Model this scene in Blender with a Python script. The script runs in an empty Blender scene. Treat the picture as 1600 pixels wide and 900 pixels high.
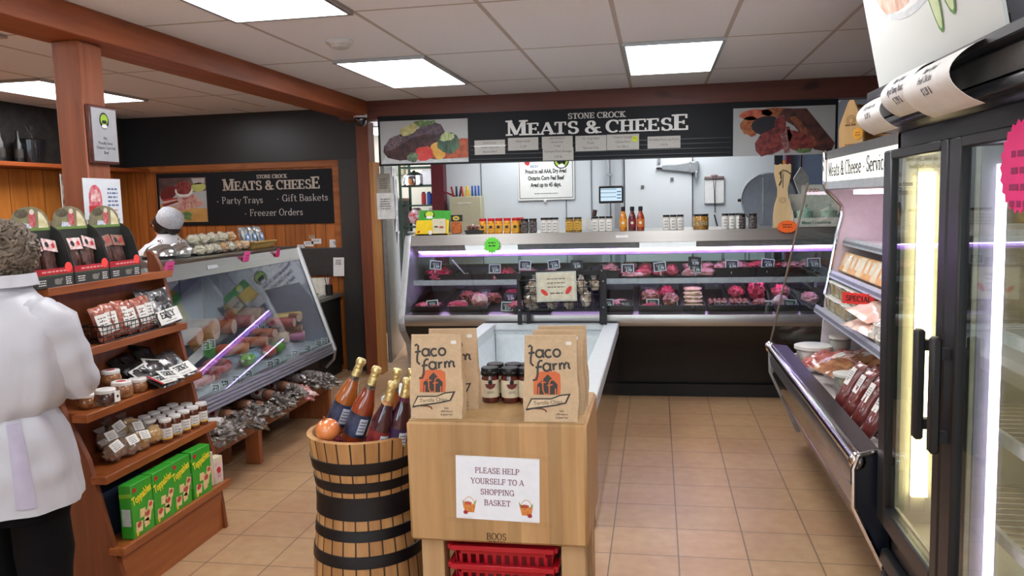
import bpy, bmesh, math, random
from math import sin, cos, pi, radians as rad
from mathutils import Vector, Matrix, Euler, noise as mnoise
random.seed(7)
S = bpy.context.scene
COL = S.collection

# ------------------------------------------------------------------ camera, world, exposure
CAM = (0.0, 0.0, 1.60)
FPX, PITCH, YAW, ROLL = 1273.2, 0.1056, 0.1774, -0.0271
def _axes():
    cy, sy, cp, sp = cos(YAW), sin(YAW), cos(PITCH), sin(PITCH)
    w = Vector((-sy*cp, cy*cp, -sp)); r0 = Vector((cy, sy, 0)); u0 = r0.cross(w)
    return r0*cos(ROLL)+u0*sin(ROLL), u0*cos(ROLL)-r0*sin(ROLL), w
_R, _U, _W = _axes()
cd = bpy.data.cameras.new('camera'); cam = bpy.data.objects.new('camera', cd); COL.objects.link(cam)
cd.sensor_width = 36.0; cd.lens = 36.0*FPX/1600.0; cd.clip_start = 0.02
cam.matrix_world = Matrix(((_R.x,_U.x,-_W.x,CAM[0]),(_R.y,_U.y,-_W.y,CAM[1]),(_R.z,_U.z,-_W.z,CAM[2]),(0,0,0,1)))
S.camera = cam
S.view_settings.view_transform = 'Standard'; S.view_settings.look = 'None'
S.view_settings.gamma = 1.0; S.view_settings.use_curve_mapping = False
S.view_settings.exposure = 0.0
PANEL_POWER = 11.0
world = bpy.data.worlds.new('world'); S.world = world; world.use_nodes = True
wb = world.node_tree.nodes['Background']; wb.inputs[0].default_value = (0.75,0.85,1.0,1); wb.inputs[1].default_value = 5.5
S.cycles.max_bounces = 8; S.cycles.diffuse_bounces = 3; S.cycles.glossy_bounces = 4
S.cycles.transparent_max_bounces = 24; S.cycles.transmission_bounces = 4
S.cycles.sample_clamp_indirect = 6.0; S.cycles.caustics_reflective = False; S.cycles.caustics_refractive = False
S.cycles.use_denoising = True

def at(px, py, x=None, y=None, z=None):
    "where the sight line through a photo pixel meets a real plane of the shop"
    d = _R*((px-800)/FPX) - _U*((py-450)/FPX) + _W
    t = x/d.x if x is not None else y/d.y if y is not None else (z-CAM[2])/d.z
    return Vector(CAM)+d*t

# ------------------------------------------------------------------ materials
def lin(c):
    return tuple(((v/255)/12.92 if v <= 10 else (((v/255)+.055)/1.055)**2.4) for v in c[:3])
class NT:
    def __init__(s, name):
        s.m = bpy.data.materials.new(name); s.m.use_nodes = True; s.t = s.m.node_tree; s.n = s.t.nodes
        s.b = s.n['Principled BSDF']; s.out = s.n['Material Output']
    def new(s, ty, **kw):
        n = s.n.new(ty)
        for k, v in kw.items(): setattr(n, k, v)
        return n
    def link(s, a, b): s.t.links.new(a, b)
    def val(s, sock, v):
        if hasattr(v, 'is_output'): s.link(v, sock)
        else: sock.default_value = v
    def math(s, op, a, b=0.0, c=None):
        n = s.new('ShaderNodeMath', operation=op); s.val(n.inputs[0], a); s.val(n.inputs[1], b)
        if c is not None: s.val(n.inputs[2], c)
        return n.outputs[0]
    def mix(s, f, a, b):
        n = s.new('ShaderNodeMix', data_type='RGBA'); s.val(n.inputs[0], f)
        for i, v in ((6, a), (7, b)):
            if hasattr(v, 'is_output'): s.link(v, n.inputs[i])
            else: n.inputs[i].default_value = (*v, 1)
        return n.outputs[2]
    def coord(s, scale=(1,1,1)):
        tc = s.new('ShaderNodeTexCoord'); mp = s.new('ShaderNodeMapping'); mp.inputs['Scale'].default_value = scale
        s.link(tc.outputs['Object'], mp.inputs['Vector']); return mp.outputs[0]
    def noise(s, vec, scale, detail=3, rough=.55):
        n = s.new('ShaderNodeTexNoise'); s.link(vec, n.inputs['Vector']); n.inputs['Scale'].default_value = scale
        n.inputs['Detail'].default_value = detail; n.inputs['Roughness'].default_value = rough; return n.outputs['Fac']
    def bump(s, h, strength, dist=.01):
        n = s.new('ShaderNodeBump'); n.inputs['Strength'].default_value = strength; n.inputs['Distance'].default_value = dist
        s.link(h, n.inputs['Height']); s.link(n.outputs[0], s.b.inputs['Normal'])
_mc = {}
def mat(name, rgb, rough=.5, metal=0, var=.10, scale=25, bump=0, coat=0, rgb2=None, spec=.5, lo=.35, hi=.65, stretch=(1,1,1), sheen=0):
    if name in _mc: return _mc[name]
    t = NT(name); c = lin(rgb)
    a = tuple(max(0, v*(1-var)) for v in c); b = lin(rgb2) if rgb2 else tuple(min(1, v*(1+var)) for v in c)
    if rgb2: a = c
    f = t.noise(t.coord(stretch), scale)
    mr = t.new('ShaderNodeMapRange'); t.link(f, mr.inputs[0]); mr.inputs[1].default_value = lo; mr.inputs[2].default_value = hi
    t.link(t.mix(mr.outputs[0], a, b), t.b.inputs['Base Color'])
    t.b.inputs['Roughness'].default_value = rough; t.b.inputs['Metallic'].default_value = metal
    t.b.inputs['Specular IOR Level'].default_value = spec; t.b.inputs['Coat Weight'].default_value = coat
    if sheen: t.b.inputs['Sheen Weight'].default_value = sheen
    if bump: t.bump(f, bump)
    _mc[name] = t.m; return t.m
def wood(name, rgb, rgb2, axis='x', rough=.45, plank=None, groove=.0, knots=True, coat=.0, pv=.35):
    """long grain along axis; plank=(axis, width[, offset]) tints each board and darkens the joint"""
    if name in _mc: return _mc[name]
    t = NT(name); i = 'xyz'.index(axis); sc = [14,14,14]; sc[i] = 1.1
    v = t.coord(tuple(sc)); f = t.noise(v, 1.6, 5, .6)
    mr = t.new('ShaderNodeMapRange'); t.link(f, mr.inputs[0]); mr.inputs[1].default_value=.32; mr.inputs[2].default_value=.68
    c = t.mix(mr.outputs[0], lin(rgb), lin(rgb2))
    if knots:
        ks = [3.2,3.2,3.2]; ks[i] = 1.3
        k = t.noise(t.coord(tuple(ks)), 1.7, 1, .3)
        km = t.new('ShaderNodeMapRange'); t.link(k, km.inputs[0]); km.inputs[1].default_value=.72; km.inputs[2].default_value=.80
        c = t.mix(km.outputs[0], c, tuple(.35*q for q in lin(rgb)))
    if plank:
        tc = t.new('ShaderNodeTexCoord'); sp = t.new('ShaderNodeSeparateXYZ'); t.link(tc.outputs['Object'], sp.inputs[0])
        u = t.math('DIVIDE', t.math('ADD', sp.outputs['xyz'.index(plank[0])], plank[2] if len(plank)>2 else 0), plank[1])
        wn = t.new('ShaderNodeTexWhiteNoise', noise_dimensions='1D'); t.link(t.math('FLOOR', u), wn.inputs['W'])
        hs = t.new('ShaderNodeHueSaturation'); t.link(c, hs.inputs['Color'])
        t.link(t.math('ADD', t.math('MULTIPLY', wn.outputs['Value'], pv), 1-pv/2), hs.inputs['Value']); c = hs.outputs[0]
        if groove:
            fr = t.math('FRACT', u); d = t.math('ABSOLUTE', t.math('SUBTRACT', fr, .5))
            g = t.math('GREATER_THAN', d, .5-groove); c = t.mix(g, c, tuple(.25*q for q in lin(rgb)))
    t.link(c, t.b.inputs['Base Color']); t.b.inputs['Roughness'].default_value = rough; t.b.inputs['Coat Weight'].default_value = coat
    t.b.inputs['Coat Roughness'].default_value = .25
    t.bump(f, .08, .004); _mc[name] = t.m; return t.m
def steel(name, rgb=(190,188,184), rough=.28, stretch=(1,60,60)):
    if name in _mc: return _mc[name]
    t = NT(name); f = t.noise(t.coord(stretch), 3.0, 3)
    t.link(t.mix(f, tuple(.8*q for q in lin(rgb)), lin(rgb)), t.b.inputs['Base Color'])
    t.b.inputs['Metallic'].default_value = 1; t.b.inputs['Roughness'].default_value = rough
    t.bump(f, .04, .002); _mc[name] = t.m; return t.m
def emit(name, rgb, power):
    if name in _mc: return _mc[name]
    t = NT(name); e = t.new('ShaderNodeEmission'); e.inputs[0].default_value = (*lin(rgb),1); e.inputs[1].default_value = power
    t.link(e.outputs[0], t.out.inputs[0]); _mc[name] = t.m; return t.m
def pane(name, tint=(245,250,250), ior=1.45, rough=.0, haze=0.0, hazecol=(235,235,235), gain=1.0):
    "sheet glass or clear film: clear straight through, mirror by Fresnel, a little haze"
    if name in _mc: return _mc[name]
    t = NT(name); tr = t.new('ShaderNodeBsdfTransparent'); tr.inputs[0].default_value = (*lin(tint),1)
    gl = t.new('ShaderNodeBsdfGlossy'); gl.inputs['Roughness'].default_value = rough
    fr = t.new('ShaderNodeFresnel'); ge = t.new('ShaderNodeNewGeometry')
    t.link(t.math('ADD', t.math('MULTIPLY', ge.outputs['Backfacing'], 1/ior-ior), ior), fr.inputs[0])   # same mirror share on both faces of a sheet
    mx = t.new('ShaderNodeMixShader'); t.link(t.math('MULTIPLY', fr.outputs[0], gain), mx.inputs[0]); t.link(tr.outputs[0], mx.inputs[1]); t.link(gl.outputs[0], mx.inputs[2])
    o = mx.outputs[0]
    if haze:
        df = t.new('ShaderNodeBsdfDiffuse'); df.inputs[0].default_value = (*lin(hazecol),1)
        m2 = t.new('ShaderNodeMixShader'); f = t.noise(t.coord(), 30)
        t.link(t.math('MULTIPLY', f, haze*2), m2.inputs[0]); t.link(o, m2.inputs[1]); t.link(df.outputs[0], m2.inputs[2]); o = m2.outputs[0]
    t.link(o, t.out.inputs[0]); _mc[name] = t.m; return t.m

# ------------------------------------------------------------------ mesh builder
def I4(): return Matrix.Identity(4)
def TR(loc=(0,0,0), rot=(0,0,0), sc=1):
    m = Matrix.Translation(loc) @ Euler(rot).to_matrix().to_4x4()
    return m @ Matrix.Diagonal((*((sc,)*3 if not hasattr(sc,'__len__') else sc), 1))
class MB:
    def __init__(s, m=None): s.bm = bmesh.new(); s.mats = []; s.X = I4(); s.cur = m
    def mi(s, m):
        m = m or s.cur
        if m not in s.mats: s.mats.append(m)
        return s.mats.index(m)
    def at(s, *a, **k): s.X = TR(*a, **k); return s
    def v(s, p): return s.bm.verts.new(s.X @ Vector(p))
    def box(s, c, size, m=None, bev=0, rot=None, seg=1):
        X = s.X @ Matrix.Translation(c) @ (Euler(rot).to_matrix().to_4x4() if rot else I4()) @ Matrix.Diagonal((*size,1))
        r = bmesh.ops.create_cube(s.bm, size=1, matrix=X); i = s.mi(m)
        fs = {f for v in r['verts'] for f in v.link_faces}
        for f in fs: f.material_index = i
        if bev:
            es = {e for f in fs for e in f.edges}
            bmesh.ops.bevel(s.bm, geom=list(es), offset=bev, segments=seg, profile=.5, affect='EDGES', clamp_overlap=True)
        return s
    def bx(s, x0, x1, y0, y1, z0, z1, m=None, bev=0):
        return s.box(((x0+x1)/2,(y0+y1)/2,(z0+z1)/2), (abs(x1-x0),abs(y1-y0),abs(z1-z0)), m, bev)
    def poly(s, pts, m=None):
        f = s.bm.faces.new([s.v(p) for p in pts]); f.material_index = s.mi(m); return s
    def prism(s, pts, axis, a, b, m=None, bev=0):
        def P(p, q):
            return {'x':(q,p[0],p[1]),'y':(p[0],q,p[1]),'z':(p[0],p[1],q)}[axis]
        A = [s.v(P(p,a)) for p in pts]; B = [s.v(P(p,b)) for p in pts]; i = s.mi(m); n = len(pts); fs = []
        fs.append(s.bm.faces.new(A)); fs.append(s.bm.faces.new(B[::-1]))
        for k in range(n): fs.append(s.bm.faces.new((A[k],B[k],B[(k+1)%n],A[(k+1)%n])))
        for f in fs: f.material_index = i
        if bev: bmesh.ops.bevel(s.bm, geom=list({e for f in fs for e in f.edges}), offset=bev, segments=1, profile=.5, affect='EDGES', clamp_overlap=True)
        return s
    def loft(s, rings, m=None, caps=True, closed=True, mfun=None):
        R = [[s.v(p) for p in r] for r in rings]; i = s.mi(m); n = len(R[0])
        for a in range(len(R)-1):
            for k in range(n if closed else n-1):
                k2 = (k+1)%n
                f = s.bm.faces.new((R[a][k],R[a][k2],R[a+1][k2],R[a+1][k])); f.material_index = s.mi(mfun(a,k)) if mfun else i
        if caps and closed:
            f = s.bm.faces.new(R[0][::-1]); f.material_index = s.mi(mfun(0,0)) if mfun else i
            f = s.bm.faces.new(R[-1]); f.material_index = s.mi(mfun(len(R)-2,0)) if mfun else i
        return s
    def lathe(s, prof, c=(0,0,0), n=20, m=None, caps=True, mfun=None, sx=1, sy=1):
        return s.loft([[(c[0]+r*sx*cos(2*pi*k/n), c[1]+r*sy*sin(2*pi*k/n), c[2]+z) for k in range(n)] for r, z in prof], m, caps, True, mfun)
    def tube(s, path, r, m=None, n=8, caps=True):
        P = [Vector(p) for p in path]; rings = []; up = None
        for k, p in enumerate(P):
            d = (P[min(k+1,len(P)-1)]-P[max(k-1,0)]).normalized()
            if up is None: up = Vector((0,0,1)) if abs(d.z) < .9 else Vector((1,0,0))
            a = d.cross(up).normalized(); b = a.cross(d); up = b
            rr = r[k] if hasattr(r,'__len__') else r
            rings.append([p+a*rr*cos(2*pi*q/n)+b*rr*sin(2*pi*q/n) for q in range(n)])
        return s.loft(rings, m, caps)
    def ell(s, c, r, m=None, nu=14, nv=9, jit=0, rot=None, freq=8, seed=0):
        r = (r,)*3 if not hasattr(r,'__len__') else r; E = Euler(rot or (0,0,0)).to_matrix(); rings = []
        def pt(a, b):
            p = Vector((cos(a)*cos(b), sin(a)*cos(b), sin(b)))
            if jit: p *= 1+jit*mnoise.noise(p*freq*.3+Vector((seed*7.1,seed*3.3,seed)))
            return Vector(c)+E@Vector((p.x*r[0],p.y*r[1],p.z*r[2]))
        for j in range(1, nv): rings.append([pt(2*pi*k/nu, -pi/2+pi*j/nv) for k in range(nu)])
        R = [[s.v(p) for p in q] for q in rings]; i = s.mi(m); b0 = s.v(pt(0,-pi/2)); b1 = s.v(pt(0,pi/2))
        for a in range(len(R)-1):
            for k in range(nu):
                s.bm.faces.new((R[a][k],R[a][(k+1)%nu],R[a+1][(k+1)%nu],R[a+1][k])).material_index = i
        for k in range(nu):
            s.bm.faces.new((b0,R[0][(k+1)%nu],R[0][k])).material_index = i
            s.bm.faces.new((b1,R[-1][k],R[-1][(k+1)%nu])).material_index = i
        return s
    def pillow(s, w, h, d, m=None, nu=10, nv=12, seam=.06, crink=.0, seed=0, p=2.6, flat=0):
        "a filled bag lying in local xz, thickness along y, with flat sealed ends"
        def P(u, v, sd):
            e = max(0, 1-abs(v)**p)
            if abs(v) > 1-seam: e = 0
            t = d*.5*(max(0,1-abs(u)**p)**.6)*(e**.5)
            q = Vector((u*w/2*(1-.06*e), sd*(t+.0008), v*h/2))
            if crink: q += Vector((0,1,.3))*crink*mnoise.noise(Vector((u*3+seed*5.3, v*3.7+sd, seed*1.7)))*(1 if abs(u)<1 and abs(v)<1 else .4)
            if flat and q.y*sd > d*.5*flat: q.y = sd*d*.5*flat
            return q
        i = s.mi(m); G = {}
        for sd in (-1, 1):
            for a in range(nu+1):
                for b in range(nv+1):
                    u, v = -1+2*a/nu, -1+2*b/nv
                    if sd == 1 and (a in (0,nu) or b in (0,nv)): G[sd,a,b] = G[-1,a,b]
                    else: G[sd,a,b] = s.v(P(u, v, sd))
            for a in range(nu):
                for b in range(nv):
                    q = [G[sd,a,b],G[sd,a+1,b],G[sd,a+1,b+1],G[sd,a,b+1]]
                    f = s.bm.faces.new(q if sd < 0 else q[::-1]); f.material_index = i
        return s
    def build(s, name, parent=None, angle=38, local=True):
        bmesh.ops.recalc_face_normals(s.bm, faces=s.bm.faces)
        ca = rad(angle)
        for f in s.bm.faces: f.smooth = True
        for e in s.bm.edges:
            if len(e.link_faces) == 2 and e.calc_face_angle(0) > ca: e.smooth = False
        me = bpy.data.meshes.new(name); s.bm.to_mesh(me); s.bm.free()
        for m in s.mats: me.materials.append(m)
        o = bpy.data.objects.new(name, me); COL.objects.link(o)
        if parent is not None:
            o.parent = parent
            if not local:                      # built in room coordinates: shift under the parent's base
                q = parent; X = I4()
                while q is not None:
                    X = Matrix.LocRotScale(q.location, q.rotation_euler, q.scale) @ X; q = q.parent
                me.transform(X.inverted())
        return o
def thing(name, label, cat, loc=(0,0,0), rot=0, group=None):
    o = bpy.data.objects.new(name, None); COL.objects.link(o); o.empty_display_size = .05
    o.location = loc; o.rotation_euler = rot if hasattr(rot,'__len__') else (0,0,rot)
    return tag(o, label, cat, group)
def tag(o, label, cat, group=None):
    o['label'] = label; o['category'] = cat
    if group: o['group'] = group
    return o
def struct(o): o['kind'] = 'structure'; return o
def kids(o): return [c for c in bpy.data.objects if c.parent == o]
def dup(root, loc, rot=None, label=None, group=None, sc=None):
    c = root.copy(); COL.objects.link(c); c.location = loc
    if rot is not None: c.rotation_euler = rot if hasattr(rot,'__len__') else (0,0,rot)
    if sc: c.scale = sc if hasattr(sc,'__len__') else (sc,)*3
    if label: c['label'] = label
    if group: c['group'] = group
    def rec(a, b):
        for ch in list(a.children):
            d = ch.copy(); COL.objects.link(d); d.parent = b; rec(ch, d)
    rec(root, c); return c

# ------------------------------------------------------------------ lettering
L = lambda x0,y0,x1,y1,f='': ('L',x0,y0,x1,y1,f)
A = lambda cx,cy,rx,ry,a0,a1: ('A',cx,cy,rx,ry,a0,a1)
_P = [L(.14,0,.14,1,'be'),L(.14,.97,.36,.97),A(.36,.73,.22,.24,-90,90),L(.14,.49,.36,.49)]
_S = [A(.34,.74,.22,.24,25,270),A(.34,.26,.24,.24,90,-155),L(.53,.7,.53,.98,'t'),L(.11,.02,.11,.3,'t')]
def _sc(g, k): return [(q[0],*(v*k for v in q[1:5]),*q[5:]) for q in g]
GL = {
'A':(.78,[L(.06,0,.4,1,'bt'),L(.4,1,.72,0,'e'),L(.2,.33,.6,.33)]),
'B':(.7,[L(.14,0,.14,1,'be'),L(.14,.97,.36,.97),A(.36,.75,.2,.22,-90,90),L(.14,.53,.38,.53),A(.38,.27,.24,.26,-90,90),L(.14,.02,.38,.02)]),
'C':(.76,[A(.4,.5,.34,.48,48,312),L(.65,.66,.65,.98,'t')]),
'D':(.78,[L(.14,0,.14,1,'be'),L(.14,.97,.36,.97),A(.36,.5,.34,.47,-90,90),L(.14,.03,.36,.03)]),
'E':(.68,[L(.14,0,.14,1,'be'),L(.14,.96,.58,.96),L(.14,.5,.46,.5),L(.14,.04,.6,.04),L(.58,1,.58,.74,'t'),L(.61,0,.61,.28,'t'),L(.46,.62,.46,.38,'t')]),
'F':(.64,[L(.14,0,.14,1,'be'),L(.14,.96,.58,.96),L(.14,.5,.46,.5),L(.58,1,.58,.74,'t'),L(.46,.62,.46,.38,'t')]),
'G':(.82,[A(.4,.5,.34,.48,48,335),L(.65,.66,.65,.98,'t'),L(.7,.42,.7,.04),L(.52,.42,.82,.42)]),
'H':(.78,[L(.14,0,.14,1,'be'),L(.62,0,.62,1,'be'),L(.14,.5,.62,.5)]),
'I':(.34,[L(.16,0,.16,1,'be')]),
'K':(.76,[L(.14,0,.14,1,'be'),L(.6,1,.16,.42,'bt'),L(.3,.56,.64,0,'e')]),
'L':(.64,[L(.14,0,.14,1,'be'),L(.14,.04,.58,.04),L(.58,0,.58,.3,'t')]),
'M':(.98,[L(.13,0,.13,1,'bet'),L(.14,1,.47,.06),L(.47,.06,.8,1,'t'),L(.82,0,.82,1,'be')]),
'N':(.8,[L(.13,0,.13,1,'bet'),L(.13,1,.65,0),L(.65,0,.65,1,'et')]),
'O':(.8,[A(.4,.5,.34,.48,0,360)]),
'P':(.66,_P),'R':(.74,_P+[L(.34,.5,.62,0,'e')]),'S':(.66,_S),
'T':(.72,[L(.36,0,.36,1,'b'),L(.05,.96,.67,.96),L(.06,1,.06,.72,'t'),L(.66,1,.66,.72,'t')]),
'U':(.78,[L(.14,1,.14,.3,'b'),A(.38,.3,.24,.29,180,360),L(.62,.3,.62,1,'et')]),
'Y':(.74,[L(.06,1,.36,.45,'b'),L(.66,1,.36,.45,'bt'),L(.36,.45,.36,0,'e')]),
'&':(.82,[A(.34,.76,.17,.21,0,360),L(.22,.64,.72,0,'e'),A(.32,.25,.25,.24,105,335),L(.54,.12,.7,.48,'et')]),
'a':(.62,[A(.3,.42,.2,.19,0,150),L(.5,.42,.5,0,'e'),A(.29,.18,.2,.17,0,360)]),
'b':(.62,[L(.12,0,.12,1,'e'),A(.33,.31,.22,.3,0,360)]),
'c':(.56,[A(.32,.31,.23,.3,45,315)]),
'd':(.64,[L(.52,1,.52,0,'be'),A(.31,.31,.22,.3,0,360)]),
'e':(.6,[A(.31,.31,.23,.3,0,318),L(.08,.33,.54,.33)]),
'f':(.44,[L(.2,0,.2,.8,'b'),A(.36,.8,.16,.19,40,180),L(.06,.6,.4,.6)]),
'h':(.68,[L(.13,0,.13,1,'be'),A(.34,.38,.2,.23,0,180),L(.54,.38,.54,0,'e')]),
'i':(.3,[L(.14,0,.14,.6,'be'),A(.14,.86,.045,.045,0,360)]),
'k':(.62,[L(.13,0,.13,1,'be'),L(.5,.6,.14,.25,'bt'),L(.27,.37,.55,0,'e')]),
'l':(.3,[L(.14,0,.14,1,'be')]),
'm':(1.0,[L(.13,0,.13,.6,'be'),A(.32,.38,.18,.23,0,180),L(.5,.38,.5,0,'e'),A(.69,.38,.18,.23,0,180),L(.87,.38,.87,0,'e')]),
'n':(.68,[L(.13,0,.13,.6,'be'),A(.34,.38,.2,.23,0,180),L(.54,.38,.54,0,'e')]),
'o':(.62,[A(.31,.31,.24,.3,0,360)]),
'p':(.64,[L(.13,-.32,.13,.6,'be'),A(.33,.31,.22,.3,0,360)]),
'r':(.5,[L(.13,0,.13,.6,'be'),A(.3,.4,.17,.2,30,180)]),
's':(.5,_sc(_S,.62)),
't':(.46,[L(.2,.85,.2,.15),A(.34,.15,.14,.14,180,320),L(.04,.6,.42,.6)]),
'u':(.66,[L(.12,.6,.12,.22,'b'),A(.31,.22,.19,.21,180,360),L(.52,.6,.52,0,'be')]),
'v':(.6,[L(.06,.6,.3,0,'b'),L(.54,.6,.3,0,'bt')]),
'y':(.6,[L(.06,.6,.3,0,'b'),L(.54,.6,.22,-.28,'bt')]),
'z':(.54,[L(.06,.58,.46,.58),L(.46,.58,.08,.03),L(.06,.03,.48,.03)]),
'-':(.42,[L(.06,.34,.36,.34)]),'.':(.26,[A(.1,.05,.035,.035,0,360)]),'*':(.5,[A(.2,.33,.06,.06,0,360)]),
}
_lay = [0]
def ribbon(mb, X, pts, wf, d, m, closed=False):
    "a stroke of varying width as a closed solid, in local xz facing -y, thickness d"
    P = [Vector(p) for p in pts]; n = len(P); i = mb.mi(m); rows = []
    _lay[0] = (_lay[0]+1)%9; d = d+.00008*_lay[0]          # crossing strokes lie at slightly different heights
    for k in range(n):
        a = P[(k-1)%n] if closed else P[max(k-1,0)]; b = P[(k+1)%n] if closed else P[min(k+1,n-1)]
        t = (b-a); t = t/t.length if t.length else Vector((1,0)); nn = Vector((-t.y,t.x)); w = wf(t)/2
        rows.append([mb.bm.verts.new(X@Vector((q.x,y,q.y))) for y in (-d,0) for q in (P[k]+nn*w,P[k]-nn*w)])
    rng = range(n) if closed else range(n-1)
    for k in rng:
        a, b = rows[k], rows[(k+1)%n]
        for q in ((a[0],a[1],b[1],b[0]),(a[2],b[2],b[3],a[3]),(a[0],b[0],b[2],a[2]),(a[1],a[3],b[3],b[1])):
            mb.bm.faces.new(q).material_index = i
    if not closed:
        mb.bm.faces.new((rows[0][0],rows[0][2],rows[0][3],rows[0][1])).material_index = i
        mb.bm.faces.new((rows[-1][0],rows[-1][1],rows[-1][3],rows[-1][2])).material_index = i
def arcpts(q, n=None):
    _, cx, cy, rx, ry, a0, a1 = q; n = n or max(6, int(abs(a1-a0)/18))
    return [(cx+rx*cos(rad(a0+(a1-a0)*k/n)), cy+ry*sin(rad(a0+(a1-a0)*k/n))) for k in range(n+1)]
def twidth(s, sizes=None, gap=.06):
    return sum((GL[c][0]+gap if c in GL else .34)*(sizes[k] if sizes else 1) for k, c in enumerate(s))
def serif(mb, X, s, size, m, T=.16, thin=.42, d=.0012, align='c', xs=1.0, sizes=None, ser=True, gap=.06):
    """slab-serif lettering in local xz (reading +x, up +z, facing -y); X places it, baseline at origin"""
    tot = twidth(s, sizes, gap)*xs*size; x = {'c':-tot/2,'l':0,'r':-tot}[align]
    for k, c in enumerate(s):
        z = (sizes[k] if sizes else 1)*size
        if c in GL:
            w, st = GL[c]
            Y = X @ Matrix.Translation((x,0,0)) @ Matrix.Diagonal((z*xs,1,z,1))
            for q in st:
                if q[0] == 'L':
                    f = q[5]; dx, dy = q[3]-q[1], q[4]-q[2]
                    w_ = T*thin if ('t' in f or abs(dy) < abs(dx)*.4) else T
                    ribbon(mb, Y, [(q[1],q[2]),(q[3],q[4])], lambda t: w_, d, m)
                    if ser:
                        for fl, px, py, yy in (('b',q[1],q[2],q[4]),('e',q[3],q[4],q[2])):
                            if fl in f:
                                sgn = .5*T*thin*(1 if yy > py else -1)
                                ribbon(mb, Y, [(px-w_/2-T*.55,py+sgn),(px+w_/2+T*.55,py+sgn)], lambda t: T*thin, d, m)
                else:
                    full = abs(q[6]-q[5]) >= 360; pts = arcpts(q)
                    if q[3] < .08:
                        i = mb.mi(m); ps = pts[:-1]
                        a = [mb.bm.verts.new(Y@Vector((p[0]+(p[0]-q[1])*T*3,-d,p[1]+(p[1]-q[2])*T*3))) for p in ps]
                        b = [mb.bm.verts.new(Y@Vector((p[0]+(p[0]-q[1])*T*3,0,p[1]+(p[1]-q[2])*T*3))) for p in ps]
                        mb.bm.faces.new(a).material_index = i; mb.bm.faces.new(b[::-1]).material_index = i
                        for j in range(len(a)): mb.bm.faces.new((a[j],b[j],b[(j+1)%len(a)],a[(j+1)%len(a)])).material_index = i
                        continue
                    if full: pts = pts[:-1]
                    ribbon(mb, Y, pts, lambda t: T*(thin+(1-thin)*abs(t.y)**1.3), d, m, full)
            x += (w+gap)*xs*z
        else: x += .34*xs*z
    return mb
_fc = {}
def sans(mb, X, s, size, m, d=.0008, align='c', xs=1.0, bold=0.0):
    "plain lettering from the built-in font, same frame as serif()"
    key = (s, align, round(bold,3))
    if key not in _fc:
        cu = bpy.data.curves.new('lettering', 'FONT'); cu.body = s; cu.size = 1; cu.align_x = {'c':'CENTER','l':'LEFT','r':'RIGHT'}[align]
        cu.resolution_u = 2; cu.offset = bold; cu.extrude = .5
        o = bpy.data.objects.new('lettering', cu); COL.objects.link(o)
        dg = bpy.context.evaluated_depsgraph_get(); me = bpy.data.meshes.new_from_object(o.evaluated_get(dg))
        _fc[key] = ([tuple(v.co) for v in me.vertices], [tuple(p.vertices) for p in me.polygons])
        bpy.data.objects.remove(o); bpy.data.curves.remove(cu); bpy.data.meshes.remove(me)
    vs, fs = _fc[key]; i = mb.mi(m)
    V = [mb.bm.verts.new(X@Vector((v[0]*size*xs/.72, -(v[2]+.5)*d, v[1]*size/.72))) for v in vs]
    for f in fs:
        try: mb.bm.faces.new([V[k] for k in f]).material_index = i
        except ValueError: pass
    return mb
def dashes(mb, X, w, size, m, rows=1, lead=1.5, d=.0006, seed=1, fill=.8):
    "rows of print too small to read"
    rn = random.Random(seed); i = mb.mi(m)
    for r in range(rows):
        x = -w/2; wl = w*rn.uniform(fill-.15, fill)
        x = -wl/2
        while x < wl/2:
            q = min(rn.uniform(size*.8, size*2.4), wl/2-x)
            a = [mb.bm.verts.new(X@Vector((xx,-d,-r*size*lead+zz))) for xx, zz in ((x,0),(x+q,0),(x+q,size*.62),(x,size*.62))]
            mb.bm.faces.new(a).material_index = i; x += q+size*.45
    return mb
# ---- frames for lettering: facing -y (towards the shop front), +x (towards the aisle), -x
def FY(x,y,z,tilt=0,roll=0): return Matrix.Translation((x,y,z)) @ Matrix.Rotation(roll,4,'Y') @ Matrix.Rotation(tilt,4,'X')
def FX(x,y,z,tilt=0): return Matrix.Translation((x,y,z)) @ Matrix.Rotation(pi/2,4,'Z') @ Matrix.Rotation(tilt,4,'X')
def FMX(x,y,z,tilt=0): return Matrix.Translation((x,y,z)) @ Matrix.Rotation(-pi/2,4,'Z') @ Matrix.Rotation(tilt,4,'X')
def blob(mb, X, cx, cz, rx, rz, m, layer, rot=0, n=18, jit=.0, seed=0, sq=2.0):
    "a flat printed patch on a picture (local xz, facing -y)"
    rn = random.Random(seed*31+7); i = mb.mi(m); vs = []
    for k in range(n):
        a = 2*pi*k/n; c, s_ = cos(a), sin(a); j = 1+rn.uniform(-jit,jit)
        ex = abs(c)**(2/sq)*(1 if c>=0 else -1)*rx*j; ez = abs(s_)**(2/sq)*(1 if s_>=0 else -1)*rz*j
        vs.append(mb.bm.verts.new(X@Vector((cx+ex*cos(rot)-ez*sin(rot), -.0004*layer, cz+ex*sin(rot)+ez*cos(rot)))))
    mb.bm.faces.new(vs).material_index = i
def patch(mb, X, pts, m, layer):
    mb.bm.faces.new([mb.bm.verts.new(X@Vector((p[0],-.0004*layer,p[1]))) for p in pts]).material_index = mb.mi(m)
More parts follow.
